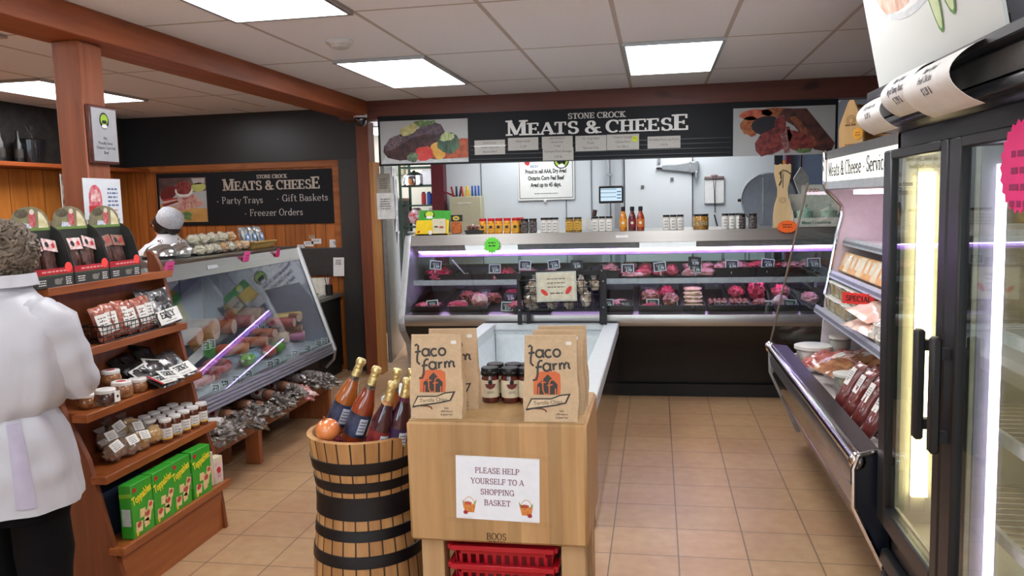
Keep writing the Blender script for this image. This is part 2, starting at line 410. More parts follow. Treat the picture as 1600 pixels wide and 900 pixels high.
# ------------------------------------------------------------------ shared materials
STEEL = steel('brushed_steel'); STEELV = steel('brushed_steel_upright', stretch=(60,60,1)); STEELY = steel('brushed_steel_along', stretch=(60,1,60))
CHROME = mat('chrome', (225,225,228), .08, 1, var=.03)
ALU = mat('satin_aluminium', (186,188,190), .35, 1, var=.05)
GREYM = mat('grey_enamel', (172,174,176), .4, .35, var=.04)
BLACK = mat('black_enamel', (22,22,25), .35, var=.2)
BLACKM = mat('black_plastic', (26,26,28), .5, var=.2)
BLACKWIRE = mat('black_wire', (18,18,18), .4, .4)
WHITE = mat('white_enamel', (232,232,232), .35, var=.03)
PAPER = mat('white_paper', (236,236,234), .75, var=.03)
CREAM = mat('cream_paper', (222,214,186), .75, var=.05)
INK = mat('black_ink', (28,26,28), .7)
GREYINK = mat('grey_ink', (105,100,104), .75)
PINK = mat('pink_card', (236,90,160), .65, var=.05)
RED = mat('red_print', (190,35,45), .6, var=.08)
GREEN = mat('green_print', (62,160,52), .55, var=.08)
YELLOW = mat('yellow_print', (240,205,30), .55, var=.06)
ORANGE = mat('orange_card', (250,105,25), .6, var=.08)
GLASS = pane('clear_glass', (244,250,248))
CASEGLASS = pane('case_glass', (240,247,247), 1.5, gain=1.3)
FILM = pane('clear_film', (246,246,246), 1.5, .12, haze=.10, gain=1.6)
JARGLASS = pane('jar_glass', (248,250,250), 1.45, .02)
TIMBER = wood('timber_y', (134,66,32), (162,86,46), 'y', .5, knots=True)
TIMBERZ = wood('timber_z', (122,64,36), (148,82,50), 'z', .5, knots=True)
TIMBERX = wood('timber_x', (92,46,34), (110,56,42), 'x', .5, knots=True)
PINEWALL = wood('pine_boards', (150,82,30), (190,112,48), 'z', .45, plank=('x',.105,.02), groove=.03, pv=.4)
PINEWALLY = wood('pine_boards_side', (170,98,34), (205,128,54), 'z', .45, plank=('y',.19), groove=.02, pv=.4)
STANDW = wood('stand_pine_y', (132,66,28), (164,92,42), 'y', .4, coat=.2)
STANDZ = wood('stand_pine_z', (104,52,24), (132,70,36), 'z', .45, coat=.15)

def grid_material(name, x0, y0, dx, dy, w, base, base2, line, rough=.8, bump=.1, nsc=60, tintvar=0.0, linew2=None):
    t = NT(name); tc = t.new('ShaderNodeTexCoord'); sp = t.new('ShaderNodeSeparateXYZ'); t.link(tc.outputs['Object'], sp.inputs[0])
    u = t.math('DIVIDE', t.math('SUBTRACT', sp.outputs[0], x0), dx); v = t.math('DIVIDE', t.math('SUBTRACT', sp.outputs[1], y0), dy)
    def edge(q, d): return t.math('GREATER_THAN', t.math('ABSOLUTE', t.math('SUBTRACT', t.math('FRACT', q), .5)), .5-w/2/d)
    g = t.math('MAXIMUM', edge(u, dx), edge(v, dy))
    f = t.noise(tc.outputs['Object'], nsc, 3); mr = t.new('ShaderNodeMapRange'); t.link(f, mr.inputs[0]); mr.inputs[1].default_value=.3; mr.inputs[2].default_value=.7
    c = t.mix(mr.outputs[0], lin(base), lin(base2))
    if tintvar:
        wn = t.new('ShaderNodeTexWhiteNoise', noise_dimensions='2D'); cb = t.new('ShaderNodeCombineXYZ')
        t.link(t.math('FLOOR', u), cb.inputs[0]); t.link(t.math('FLOOR', v), cb.inputs[1]); t.link(cb.outputs[0], wn.inputs['Vector'])
        hs = t.new('ShaderNodeHueSaturation'); t.link(c, hs.inputs['Color']); t.link(t.math('ADD', t.math('MULTIPLY', wn.outputs['Value'], tintvar), 1-tintvar/2), hs.inputs['Value']); c = hs.outputs[0]
        big = t.noise(tc.outputs['Object'], 2.2, 3); m2 = t.new('ShaderNodeMapRange'); t.link(big, m2.inputs[0]); m2.inputs[1].default_value=.4; m2.inputs[2].default_value=.7
        c = t.mix(t.math('MULTIPLY', m2.outputs[0], .3), c, lin((160,104,84)))
    t.link(t.mix(g, c, lin(line)), t.b.inputs['Base Color']); t.b.inputs['Roughness'].default_value = rough
    h = t.math('SUBTRACT', t.math('MULTIPLY', f, .2), g); t.bump(h, bump, .004)
    return t.m
CEILM = grid_material('ceiling_tiles', -2.032, 3.83, .6096, 1.2192, .024, (243,245,250), (248,249,252), (196,188,182), .85, .15, 90)
CEILS = grid_material('ceiling_tiles_side', -4.14, 6.25, .6096, 1.2192, .024, (243,245,250), (248,249,252), (196,188,182), .85, .15, 90)
FLOORM = grid_material('terracotta_tiles', -.219, 5.116, .303, .3087, .006, (177,141,104), (189,155,117), (114,92,72), .38, .25, 14, .10)

# ------------------------------------------------------------------ lamps of the shop (recessed ceiling panels)
LAMP = emit('lamp_diffuser', (250,250,252), PANEL_POWER)
H = 2.525
def ceiling_light(x, y, label, group=None, back=False):
    t = thing('ceiling_light', label, 'ceiling light', (x, y, H-.012), 0, group)
    m = MB(ALU)
    for a, b, c, d in ((-.305,.305,-.61,-.585),(-.305,.305,.585,.61),(-.305,-.285,-.585,.585),(.285,.305,-.585,.585)): m.bx(a,b,c,d,-.006,.012)
    m.build('light_frame', t)
    MB(LAMP).bx(-.285,.285,-.585,.585,-.002,.010).build('diffuser', t)
    return t
ceiling_light(-1.727,3.22,'lit ceiling panel beside the timber beam, cut by the picture top')
ceiling_light(-1.727,5.66,'lit ceiling panel just beyond the smoke detector')
ceiling_light(.107,5.66,'lit ceiling panel above the aisle in front of the long meat case')
ceiling_light(-4.44,5.64,'lit ceiling panel beyond the timber beam, partly behind the near post')
for x, y in ((.107,3.22),(.107,.78),(-1.727,.78),(.107,-1.4),(-1.727,-1.4),(-4.44,.78),(-3.6,3.2)):
    ceiling_light(x, y, 'lit ceiling panel over the shop front, outside the picture', group='ceiling panels outside the picture')
for x, y in ((-1.4,8.2),(.3,8.2),(-3.3,9.9)):
    ceiling_light(x, y, 'lit ceiling panel of the cutting room behind the menu header', group='cutting room ceiling panels')

# ------------------------------------------------------------------ shell
def wallbox(name, *a, m=None): return struct(MB(m).bx(*a).build(name))
wallbox('floor', -5.4, 1.95, -2.6, 11.3, -.05, 0, m=FLOORM)
wallbox('ceiling', -2.53, 1.95, -2.6, 7.1, H, H+.05, m=CEILM)
wallbox('ceiling_side', -5.4, -2.53, -2.6, 7.1, H, H+.05, m=CEILS)
wallbox('ceiling_back', -5.4, 1.95, 7.1, 11.3, H, H+.05, m=CEILM)
DARKW = mat('charcoal_paint', (40,40,42), .32, var=.06, scale=3)
SIDEW = mat('grey_paint', (66,64,64), .6, var=.06, scale=3)
BACKW = mat('cold_room_panel', (214,222,226), .35, var=.03, scale=2)
OFFW = mat('offwhite_paint', (190,184,166), .6, var=.04, scale=2)
wallbox('wall_left', -5.30, -5.2, -2.6, 7.5, 0, 1.98, m=PINEWALLY)
wallbox('wall_left_upper', -5.34, -5.24, -2.6, 7.5, 1.98, H, m=mat('dark_brick_paint', (44,42,40), .7, var=.3, scale=12, bump=.4))
struct(MB(wood('ledge_wood',(150,72,34),(176,92,46),'y',.4)).bx(-5.24,-4.98,-2.6,7.45,1.985,2.02,bev=.004).build('trim_ledge'))
wallbox('wall_right', 1.85, 1.95, 1.2, 11.3, 0, H, m=SIDEW)
WHITEW = mat('bounce_white_paint', (238,238,236), .6, var=.02, scale=2)  # for unseen walls, made white to bounce light up to the ceiling
wallbox('wall_right_front', 1.85, 1.95, -2.6, 1.2, 0, H, m=WHITEW)
wallbox('wall_back', -2.45, 1.22, 9.0, 9.1, 0, H, m=BACKW)
wallbox('wall_back_room', -5.4, -2.3, 10.6, 10.7, 0, H, m=OFFW)
wallbox('wall_back_right', 1.22, 1.95, 9.7, 9.8, 0, H, m=mat('bluegrey_paint',(142,150,168),.5,var=.03,scale=2))
# pine wall with charcoal soffit behind the deli counter
wallbox('wall_back_left', -5.3, -2.96, 7.5, 7.6, 0, 2.045, m=PINEWALL)
wallbox('wall_back_left_upper', -5.3, -2.74, 7.46, 7.6, 2.045, H, m=DARKW)
wallbox('wall_back_left_side', -2.985, -2.74, 7.44, 7.62, 0, 2.045, m=mat('charcoal_jamb',(58,57,56),.3,var=.05))
struct(MB(wood('pine_trim',(140,74,28),(178,104,44),'x',.45)).bx(-5.2,-2.985,7.47,7.5,1.985,2.045).bx(-3.06,-2.985,7.47,7.5,1.2,1.985).build('trim_pine'))
# timber frame
struct(MB(TIMBER).bx(-2.775,-2.53,-2.6,7.06,2.39,H,bev=.004).build('beam_left'))
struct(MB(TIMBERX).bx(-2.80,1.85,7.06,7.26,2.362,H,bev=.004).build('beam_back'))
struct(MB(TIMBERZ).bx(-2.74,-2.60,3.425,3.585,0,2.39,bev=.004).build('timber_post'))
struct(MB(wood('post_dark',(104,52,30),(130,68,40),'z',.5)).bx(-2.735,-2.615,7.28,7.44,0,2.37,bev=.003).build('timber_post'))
struct(MB(wood('post_trim_light',(168,112,56),(190,132,72),'z',.5)).bx(-2.615,-2.575,7.27,7.44,0,2.0).build('trim_post'))
# joints of the cold room panels
SEAM = mat('panel_seam', (120,128,132), .6)
m = MB(SEAM)
for x in (-1.93,-.98,-.70): m.bx(x-.006,x+.006,8.994,9.0,0,H)
m.build('trim_panel_joints')['kind'] = 'structure'
# cold room door in the back wall
CRD = mat('cold_room_door', (224,230,233), .3, var=.02, scale=2)
d = struct(MB(CRD).bx(-.335,.375,8.97,9.0,.02,2.1,bev=.006).build('door_1'))
MB(mat('dark_gasket',(60,62,66),.6)).bx(-.345,-.335,8.975,9.0,.02,2.11).bx(.375,.385,8.975,9.0,.02,2.11).build('door_gasket', d, local=False)
q = MB(ALU); Z = at(1078,262,y=8.95).z
q.prism([(.06,Z-.012),(.36,Z-.05),(.36,Z+.055),(.06,Z+.03)],'y',8.93,8.965,bev=.006); q.bx(.345,.445,8.92,9.0,Z-.055,Z+.065,bev=.01); q.bx(.405,.435,8.91,8.95,Z-.12,Z-.04,bev=.008)
q.build('door_hinge', d, local=False)
q = MB(mat('black_latch',(40,40,44),.4)); p = at(1030,263,y=8.95); q.ell(tuple(p),(.035,.02,.012)); q.build('door_latch', d, local=False)
q = MB(ALU); p = at(1030,252,y=8.96); q.bx(p.x-.013,p.x+.013,8.95,8.97,p.z-.03,p.z+.06,bev=.004); q.build('door_bracket', d, local=False)
for px, py in ((1004,292),(1050,280)):
    p = at(px,py,y=8.965); MB(mat('grey_plate',(110,108,108),.5)).bx(p.x-.016,p.x+.016,8.955,8.97,p.z-.018,p.z+.018,bev=.003).build('door_plate', d, local=False)
# dark red door post of the passage
struct(MB(mat('oxblood_paint',(92,26,34),.4,var=.08)).bx(-2.47,-2.33,8.86,9.02,0,2.3).build('trim_oxblood_post'))
struct(MB(mat('plum_paint',(96,30,40),.4)).bx(1.43,1.48,9.58,9.7,0,2.3).build('trim_plum_post'))
struct(MB(mat('dark_frame',(32,32,36),.5)).bx(1.22,1.30,8.96,9.08,0,2.3).build('trim_dark_post'))
# unseen shop front behind the camera, white for bounce light, with daylight windows
struct(MB(WHITEW).bx(-5.4,1.95,-2.7,-2.6,0,.8).bx(-5.4,1.95,-2.7,-2.6,2.15,H).bx(-5.4,-4.6,-2.7,-2.6,.8,2.15).bx(-2.2,-1.4,-2.7,-2.6,.8,2.15).bx(1.2,1.95,-2.7,-2.6,.8,2.15).build('wall_front'))
for k, (a, b) in enumerate(((-4.6,-2.2),(-1.4,1.2))):
    w = struct(MB(WHITE).bx(a,a+.06,-2.69,-2.61,.8,2.15).bx(b-.06,b,-2.69,-2.61,.8,2.15).bx(a,b,-2.69,-2.61,.8,.86).bx(a,b,-2.69,-2.61,2.09,2.15).build('window_%d'%(k+1)))
    MB(GLASS).bx(a+.06,b-.06,-2.655,-2.645,.86,2.09).build('window_pane', w)
# orange glow of a room seen through the far doorway, painted as a panel
struct(MB(mat('orange_glow_paint',(236,150,60),.6)).bx(1.22,1.45,9.68,9.7,1.72,1.98).build('trim_orange_glow'))

# ------------------------------------------------------------------ ceiling fittings
t = thing('smoke_detector','white round smoke detector on the ceiling tile between lit panels','smoke detector',(-1.74,4.45,H))
MB(WHITE).lathe([(.0,-.001),(.075,-.001),(.078,-.018),(.066,-.024),(.0,-.024)],n=28).build('base',t)
MB(mat('detector_vent',(205,203,198),.5)).lathe([(.058,-.024),(.052,-.042),(.03,-.05),(0,-.05)],n=28).build('vent_head',t)
p = at(562,186,y=7.0)
t = thing('security_camera','small black dome security camera under the beam corner','security camera',(p.x,7.02,2.405))
MB(WHITE).lathe([(0,0),(.062,0),(.062,-.022),(.05,-.03),(0,-.03)],n=24).build('mount_ring',t)
MB(mat('dome_smoke',(14,14,16),.06,coat=1)).lathe([(.052,-.03),(.056,-.05),(.046,-.085),(.028,-.103),(0,-.108)],n=24).build('dome',t)
MB(mat('lens_ring',(150,150,156),.3,.8)).lathe([(.01,0),(.014,.004),(.01,.008)],(0,-.054,-.06),n=12).build('lens',t)
# ================================================================== long meat case across the back
CX0, CX1 = -2.085, 1.66
mc = thing('meat_display_case','long refrigerated meat case with steel top and black front below the menu header','display case',((CX0+CX1)/2,6.9,0))
B = lambda m=None: MB(m)
prof = [(6.60,0),(6.58,.24),(6.50,.44),(6.345,.565),(6.315,.63),(6.33,.70),(6.565,1.27),(6.60,1.338),(7.30,1.338),(7.30,0)]
MB(GREYM).prism(prof,'x',CX0,CX0+.055,bev=.004).build('end_panel',mc,local=False)
MB(GREYM).prism(prof,'x',CX1-.055,CX1,bev=.004).build('end_panel',mc,local=False)
a, b = CX0+.055, CX1-.055
MB(BLACK).prism([(6.62,0),(6.60,.24),(6.52,.44),(6.37,.565),(6.345,.615),(6.42,.615),(7.28,.615),(7.28,0)],'x',a,b).build('lower_front',mc,local=False)
MB(mat('kick_black',(14,14,15),.6)).bx(a,b,6.585,6.60,.0,.10).build('kick_plate',mc,local=False)
MB(STEEL).prism([(6.335,.612),(6.322,.64),(6.335,.70),(6.42,.715),(6.42,.612)],'x',a,b).build('bumper',mc,local=False)
MB(STEEL).prism([(6.575,1.252),(6.60,1.338),(7.30,1.338),(7.30,1.318),(6.62,1.318),(6.597,1.252)],'x',a,b).build('top_deck',mc,local=False)
MB(mat('maker_plate',(205,205,205),.4,.5)).box((-.276,6.588,1.298),(.095,.004,.020),rot=(-.28,0,0)).build('maker_plate',mc,local=False)
MB(CASEGLASS).prism([(6.345,.705),(6.351,.705),(6.582,1.252),(6.576,1.252)],'x',a,b).build('front_glass',mc,local=False)
MB(mat('canopy_white',(205,203,200),.35,.2)).prism([(6.62,1.31),(6.66,1.20),(6.74,1.185),(6.80,1.31)],'x',a,b).build('light_canopy',mc,local=False)
MB(emit('case_tube',(222,170,255),24.0)).bx(a+.04,b-.04,6.664,6.674,1.190,1.197).build('light_tube',mc,local=False)
MB(mat('lilac_glow_strip',(196,170,222),.3,.3,var=.12,scale=9)).prism([(6.70,1.20),(6.685,1.150),(6.69,1.147),(6.71,1.20)],'x',a+.03,b-.03).build('lilac_glow_strip',mc,local=False)  # added strip, the tube's purple glow is put into its lilac colour
MB(emit('case_tube_low',(222,182,250),16.0)).bx(a+.04,b-.04,6.665,6.675,.912,.920).build('shelf_light',mc,local=False)
MB(mat('case_shelf',(210,206,212),.3,.3)).bx(a,b,6.62,7.10,.925,.948).bx(a,b,6.612,6.62,.915,.958).build('upper_shelf',mc,local=False)
for x in (-1.2,-.3,.55,1.3): MB(ALU).bx(x-.012,x+.012,7.105,7.13,.70,1.2).build('shelf_post',mc,local=False)
MB(mat('case_deck',(60,56,62),.35,.4)).prism([(6.40,.70),(7.16,.829),(7.16,.64),(6.40,.64)],'x',a,b).build('lower_deck',mc,local=False)
MB(mat('case_back',(150,136,166),.35,.1,var=.15,scale=3)).bx(a,b,7.165,7.18,.70,1.03).build('back_panel',mc,local=False)
MB(mat('door_rail',(120,110,100),.4,.3)).bx(a,b,7.15,7.19,1.02,1.05).bx(a,b,7.15,7.19,1.17,1.20).build('door_rail',mc,local=False)
MB(GLASS).bx(a,b,7.165,7.171,1.05,1.17).build('rear_glass',mc,local=False)

# ---- trays and meat
TRAY = mat('tray_black',(20,20,22),.3,var=.15)
def tray(x,y,z,w,dp,h,label,tilt=0,group=None):
    t = thing('meat_tray',label,'tray',(x,y,z),(tilt,0,0),group)
    m = MB(TRAY); th=.006
    m.bx(-w/2,w/2,0,dp,0,th); o=.012
    for s in (-1,1): m.prism([(s*(w/2-th),0),(s*w/2,0),(s*(w/2+o),h),(s*(w/2+o-th),h)],'y',-o,dp+o)
    m.prism([(0,0),(th,0),(-o+th,h),(-o,h)],'x',-w/2-o,w/2+o); m.prism([(dp-th,0),(dp,0),(dp+o,h),(dp+o-th,h)],'x',-w/2-o,w/2+o)
    m.build('pan',t); return t
RAW = mat('raw_red_meat',(206,52,72),.35,var=.25,scale=45,bump=.35,rgb2=(236,120,136))
PORK = mat('pale_pork',(226,128,138),.35,var=.15,scale=22,bump=.2,rgb2=(244,190,190))
GRND = mat('ground_beef',(222,40,78),.45,scale=120,bump=.9,rgb2=(238,100,130))
CHIX = mat('pale_chicken',(224,184,140),.4,scale=24,bump=.25,rgb2=(238,208,176))
BROWN = mat('browned_sausage',(150,82,70),.4,scale=26,bump=.25,rgb2=(196,126,112))
LINK = mat('pink_link',(228,140,148),.35,scale=30,bump=.2,rgb2=(242,180,184))
def pieces(kind,x,y,z,label,group,n,mm,r,spread,tilt=0,rot=True,name='meat_cut',cat='meat',seed=1,rows=1):
    rn = random.Random(seed); first=None
    for k in range(n):
        px = x+(k-(n-1)/2)*spread[0]/max(1,n-1) if spread[0] else x
        py = y+rn.uniform(-1,1)*spread[1]; pz = z+(k%rows)*spread[2] if len(spread)>2 else z
        if first is None:
            m = MB(mm); m.ell((0,0,r[2]),r,jit=.55,seed=seed,nu=18,nv=10,freq=9)
            first = m.build(name); first.location=(px,py,pz); tag(first,label,cat,group)
            o=first
        else:
            o=first.copy(); COL.objects.link(o); o.location=(px,py,pz)
        if rot: o.rotation_euler=(tilt,0,rn.uniform(-.4,.4))
    return first
def mound(x,y,z,r,mm,label,name='ground_meat_mound',seed=1,jit=.5,low=None,slope=0):
    m=MB(mm); m.ell((0,0,0),r,jit=jit,seed=seed,nu=28,nv=16,freq=14)
    low=UZ+.0075-z if low is None else low
    for v in m.bm.verts: v.co.z=max(v.co.z,low+slope*v.co.y)
    o=m.build(name); o.location=(x,y,z); return tag(o,label,'meat')
UZ=.950; UY=6.66
def ux(px): return at(px,430,y=6.66).x
tray(ux(688),UY,UZ,.26,.34,.055,'black tray of bright ground meat at the grey end panel of the upper shelf')
mound(ux(681),UY+.12,UZ+.03,(.105,.13,.075),GRND,'bright pink ground meat heaped beside the grey end panel of the upper shelf',seed=2)
tray(ux(735),UY,UZ,.25,.34,.055,'empty looking black tray with a white scoop on the upper shelf')
t=thing('serving_scoop','white handled scoop leaning in the empty tray of the upper shelf','scoop',(ux(726),UY+.12,UZ+.015),(.5,-.6,0))
MB(WHITE).box((0,0,.12),(.012,.012,.20),bev=.003).build('handle',t); MB(WHITE).lathe([(0,0),(.02,.006),(.028,.03),(.024,.03),(.016,.01),(0,.006)],n=14).build('bowl',t)
tray(ux(787),UY,UZ,.27,.34,.055,'black tray of red meat behind the third tag of the upper shelf')
mound(ux(774),UY+.10,UZ+.035,(.075,.10,.055),RAW,'raw red meat behind the tag with a wide white frame, upper shelf',name='raw_meat_heap',seed=4)
mound(ux(790),UY+.13,UZ+.04,(.06,.09,.055),RAW,'raw red meat just before the wire rack on the upper shelf',name='raw_meat_heap',seed=5)
tray(ux(838),UY,UZ,.27,.34,.05,'black tray of pink meat just above the hanging card of the wire rack')
mound(ux(822),UY+.12,UZ+.04,(.085,.11,.05),PORK,'pink meat heap half behind the wire rack post',name='raw_meat_heap',seed=6)
mound(ux(860),UY+.12,UZ+.035,(.075,.11,.045),LINK,'pale pink meat seen over the wire rack card',name='raw_meat_heap',seed=7)
tray(ux(895),UY,UZ,.24,.34,.085,'deep black bin behind the wire rack on the upper shelf')
tray(ux(951),UY,UZ,.15,.34,.07,'small black tray of ground meat just past the wire rack')
mound(ux(952),UY+.12,UZ+.07,(.07,.10,.05),PORK,'small pink heap of ground meat just past the wire rack',seed=9)
tray(ux(993),UY-.02,UZ,.27,.34,.022,'flat tray of roast cuts under the small light tube bracket')
for k,(dx,dy,dz,r,mm) in enumerate(((-.075,.06,.05,(.06,.07,.035),RAW),(-.05,.15,.09,(.06,.06,.03),PORK),(.06,.05,.045,(.07,.06,.03),RAW),(.075,.13,.07,(.055,.09,.045),RAW),(.0,.02,.03,(.10,.05,.022),PORK))):
    m=MB(mm); m.ell((0,0,0),r,jit=.5,seed=20+k,nu=20,nv=12,freq=10); o=m.build('meat_cut'); o.location=(ux(993)+dx,UY+dy,UZ+dz); tag(o,'raw meat cut piled on the flat tray past the wire rack','meat','cuts on the first flat tray')
tray(ux(1040),UY-.02,UZ,.25,.34,.022,'flat tray holding two separate red roasts on the upper shelf')
for k,(dx,r) in enumerate(((-.05,(.055,.10,.04)),(.055,(.05,.09,.055)))):
    m=MB(RAW); m.ell((0,0,0),r,jit=.35,seed=30+k,nu=20,nv=12,freq=6); o=m.build('beef_roast'); o.location=(ux(1040)+dx,UY+.10,UZ+.045+.01*k)
    tag(o,('low flat red roast' if k==0 else 'taller round red roast')+' on the tray with two roasts, upper shelf','meat')
tray(ux(1092),UY-.02,UZ,.26,.34,.022,'flat tray with a tall stack of pink chops on the upper shelf')
for k,(dx,dy,dz,r) in enumerate(((-.06,.05,.05,(.075,.07,.04)),(.06,.05,.05,(.07,.07,.04)),(-.06,.10,.10,(.06,.07,.035)),(.0,.10,.105,(.05,.07,.035)),(.07,.10,.10,(.055,.07,.032)))):
    m=MB(PORK if k%2 else LINK); m.ell((0,0,0),r,jit=.3,seed=40+k,nu=18,nv=10,freq=6); o=m.build('pork_chop'); o.location=(ux(1092)+dx,UY+dy,UZ+dz-.01); tag(o,'pink chop in the tall stack beside the deep bins','meat','chops in the tall stack')
for i,(px,mm,lb) in enumerate(((1145,LINK,'first'),(1196,RAW,'second'),(1252,LINK,'third'))):
    x=ux(px); tray(x,UY,UZ,.25,.34,.082,'%s deep black bin after the stacked chops, upper shelf'%lb)
    pieces('',x,UY+.10,UZ+.055,'meat piece lying in the %s deep bin after the stacked chops'%lb,'meat in the %s deep bin'%lb,5,mm,(.05,.07,.03),(.19,.03,.014),seed=50+i,rows=2)
# lower deck, tilted pans
def lx(px): return at(px,480,y=6.50).x
LY=6.438; TL=.168
def lz(y): return .704+(y-6.40)*.17
lows=[(668,.24,'lower pan of thin red meat against the grey end panel'),(735,.33,'wide lower pan of burgers and rolled roasts'),(835,.30,'lower pan behind the wire rack'),(966,.25,'dark lower pan past the wire rack'),(1016,.185,'lower pan of dark mince past the covered pan'),(1049,.17,'lower pan of mixed sausage under a dark card'),(1084,.17,'lower pan of stacked pale chicken'),(1122,.165,'lower pan of browned sausage with two tags'),(1155,.165,'lower pan of red sausage before the pink heap'),(1189,.165,'lower pan with a high pink heap'),(1228,.17,'lower pan near the sloping glass end with a white tag'),(1268,.18,'last lower pan behind the sloping glass end')]
for px,w,lb in lows: tray(lx(px),LY,lz(LY)+.004,w-.03,.60,.05,'black '+lb,tilt=TL)
def lm(px,dy,r,mm,lb,name='meat_cut',seed=1,dz=0,jit=.4):
    return mound(lx(px),LY+dy,lz(LY+dy)+.014+r[2]*.8+dz,r,mm,lb,name,seed,jit,-r[2]*.8-dz,.17)
lm(660,.10,(.06,.09,.022),RAW,'thin red meat in front of the pan at the grey end panel',seed=61); lm(680,.12,(.05,.09,.018),RAW,'thin red strip beside the first lower tag',seed=62)
lm(716,.06,(.085,.06,.035),GRND,'flat pink burger heap under the second lower tag','ground_meat_mound',63)
lm(748,.10,(.07,.08,.06),mat('marbled_roast',(206,90,100),.35,scale=18,rgb2=(236,200,186)),'marbled rolled roast in the wide lower pan','rolled_roast',64,jit=.2)
for k,(px,dy) in enumerate(((738,.24),(765,.22),(724,.27))): lm(px,dy,(.07,.08,.045),mat('dark_beef',(120,50,44),.4,scale=30,rgb2=(160,80,70)),('dark beef cut %s in the wide lower pan'%('behind the marbled roast','nearest the wire rack','behind the second lower tag')[k]),seed=65+k)
lm(790,.42,(.06,.05,.03),GRND,'small red piece high at the back of the wide lower pan',seed=69)
lm(812,.08,(.10,.08,.03),RAW,'red meat in the pan behind the wire rack post',seed=70)
lm(968,.16,(.06,.12,.02),PORK,'pale meat at the back of the dark lower pan',seed=71)
lm(1016,.03,(.06,.035,.025),GRND,'pink mince at the front of the dark mince pan','ground_meat_mound',72); lm(1016,.25,(.07,.13,.05),BROWN,'dark mince filling the pan past the covered pan','ground_meat_mound',73)
lm(1048,.14,(.06,.14,.05),BROWN,'browned sausage meat under the dark card','ground_meat_mound',74); lm(1042,.36,(.06,.08,.05),GRND,'pink meat at the back of the mixed sausage pan',seed=75)
for k in range(5):
    m=MB(CHIX); m.ell((0,0,0),(.072,.11,.018),jit=.3,seed=80+k,nu=18,nv=9); o=m.build('chicken_breast'); y=LY+.06+.05*k; o.location=(lx(1084),y+.04,lz(y)+.03+.018*k); tag(o,'flat pale chicken piece in the stacked pan','meat','pale chicken pieces')
for px,mm,lb,sd in ((1122,BROWN,'browned sausage coil in the pan with a plain tag',90),(1155,BROWN,'sausage coil in the pan before the pink heap',91)):
    pieces('',lx(px),LY+.14,lz(LY+.14)+.02,lb,lb.split(' in ')[1]+' sausages',4,mm,(.018,.12,.018),(.11,.01),tilt=TL,rot=False,name='sausage',seed=sd)
lm(1155,.34,(.06,.10,.05),RAW,'red meat at the back of the pan before the pink heap',seed=92)
lm(1187,.30,(.065,.13,.085),GRND,'high pink heap of ground meat in the lower pans','ground_meat_mound',93); lm(1189,.10,(.06,.08,.03),BROWN,'brown links in front of the high pink heap',seed=94)
lm(1226,.30,(.06,.13,.06),RAW,'red meat behind the white tag near the sloping glass end',seed=95)
m=MB(mat('pink_white_fat',(246,214,222),.3,scale=14,rgb2=(236,150,170))); m.ell((0,0,0),(.06,.05,.05),jit=.3,seed=96); o=m.build('meat_cut'); o.location=(lx(1220),LY+.09,lz(LY+.09)+.05); tag(o,'white and pink fatty cut beside the sloping glass end','meat')
lm(1270,.2,(.06,.14,.04),PORK,'pale meat in the last lower pan behind the sloping glass',seed=97)

# ---- price tags
TAGF=mat('tag_frame_white',(235,235,238),.5,var=.02); TAGD=mat('tag_face_navy',(28,30,52),.5); TAGK=mat('tag_face_black',(30,30,32),.5); TAGW=mat('tag_ink_white',(238,238,240),.6,var=.02)
def price_tag(x,y,z,txt,label,rz=0,tilt=-.2,navy=False,w=.100,h=.076,frame=True,dark=False):
    t=thing('price_tag',label,'price tag',(x,y,z),(tilt,rz,0))
    m=MB(TAGK if dark else TAGF); m.bx(-w/2,w/2,0,.003,0,h); m.build('card',t)
    m=MB(TAGD if navy else TAGK); m.bx(-w/2+.008,w/2-.008,-.001,0,.008,h-.008); dashes(m,FY(0,-.001,h*.66),w*.72,.007,TAGW,2,1.5,seed=int(abs(x)*1e4)%997)
    sans(m,FY(.008,-.0012,h*.17),txt,.024,TAGW,xs=.9,bold=.04)
    m.build('printed_face',t)
    MB(mat('tag_pin',(200,200,205),.3,.6)).bx(-.003,.003,.001,.004,-.035,.004).build('pin',t)
    return t
def utag(px,py,txt,lb,**k):
    p=at(px,py,y=6.655); price_tag(p.x,6.655,p.z,txt,lb,**k)
for px,py,txt,lb,k in ((680,421,'5.99','framed tag on the bright ground meat at the grey end panel',dict(rz=.1,navy=True)),(773,427,'8.99','upper shelf price tag on red meat before the wire rack',dict(navy=True)),(820,421,'12.99','upright tag at the back of the pink tray beside the wire rack post',dict(navy=True,rz=.05)),(866,420,'3.99','navy tag standing over the wire rack card',dict(navy=True,rz=-.12)),(901,421,'5.99','dark tag in the deep bin behind the wire rack',dict(dark=True)),(981,427,'6.99','tag on the first flat tray past the wire rack',dict()),(1032,424,'5.99','tag above the two separate red roasts',dict(rz=-.12)),(1087,427,'5.99','tag in front of the stacked pink chops',dict(rz=-.04)),(1085,416,'9.99','dark card standing behind the stacked pink chops',dict(dark=True,rz=.06)),(1143,421,'8.99','tag in the first deep bin after the chops',dict(navy=True,rz=.06)),(1199,419,'4.99','tag in the second deep bin after the chops',dict(navy=True,rz=.12)),(1272,418,'5.99','tag by the grey end of the third deep bin',dict(navy=True,rz=-.04))):
    utag(px,py,txt,'white framed '+lb,**k)
def ltag(px,py,txt,lb,dy=.04,**k):
    y=LY+dy; p=at(px,py,y=y); price_tag(p.x,y,p.z,txt,lb,**k)
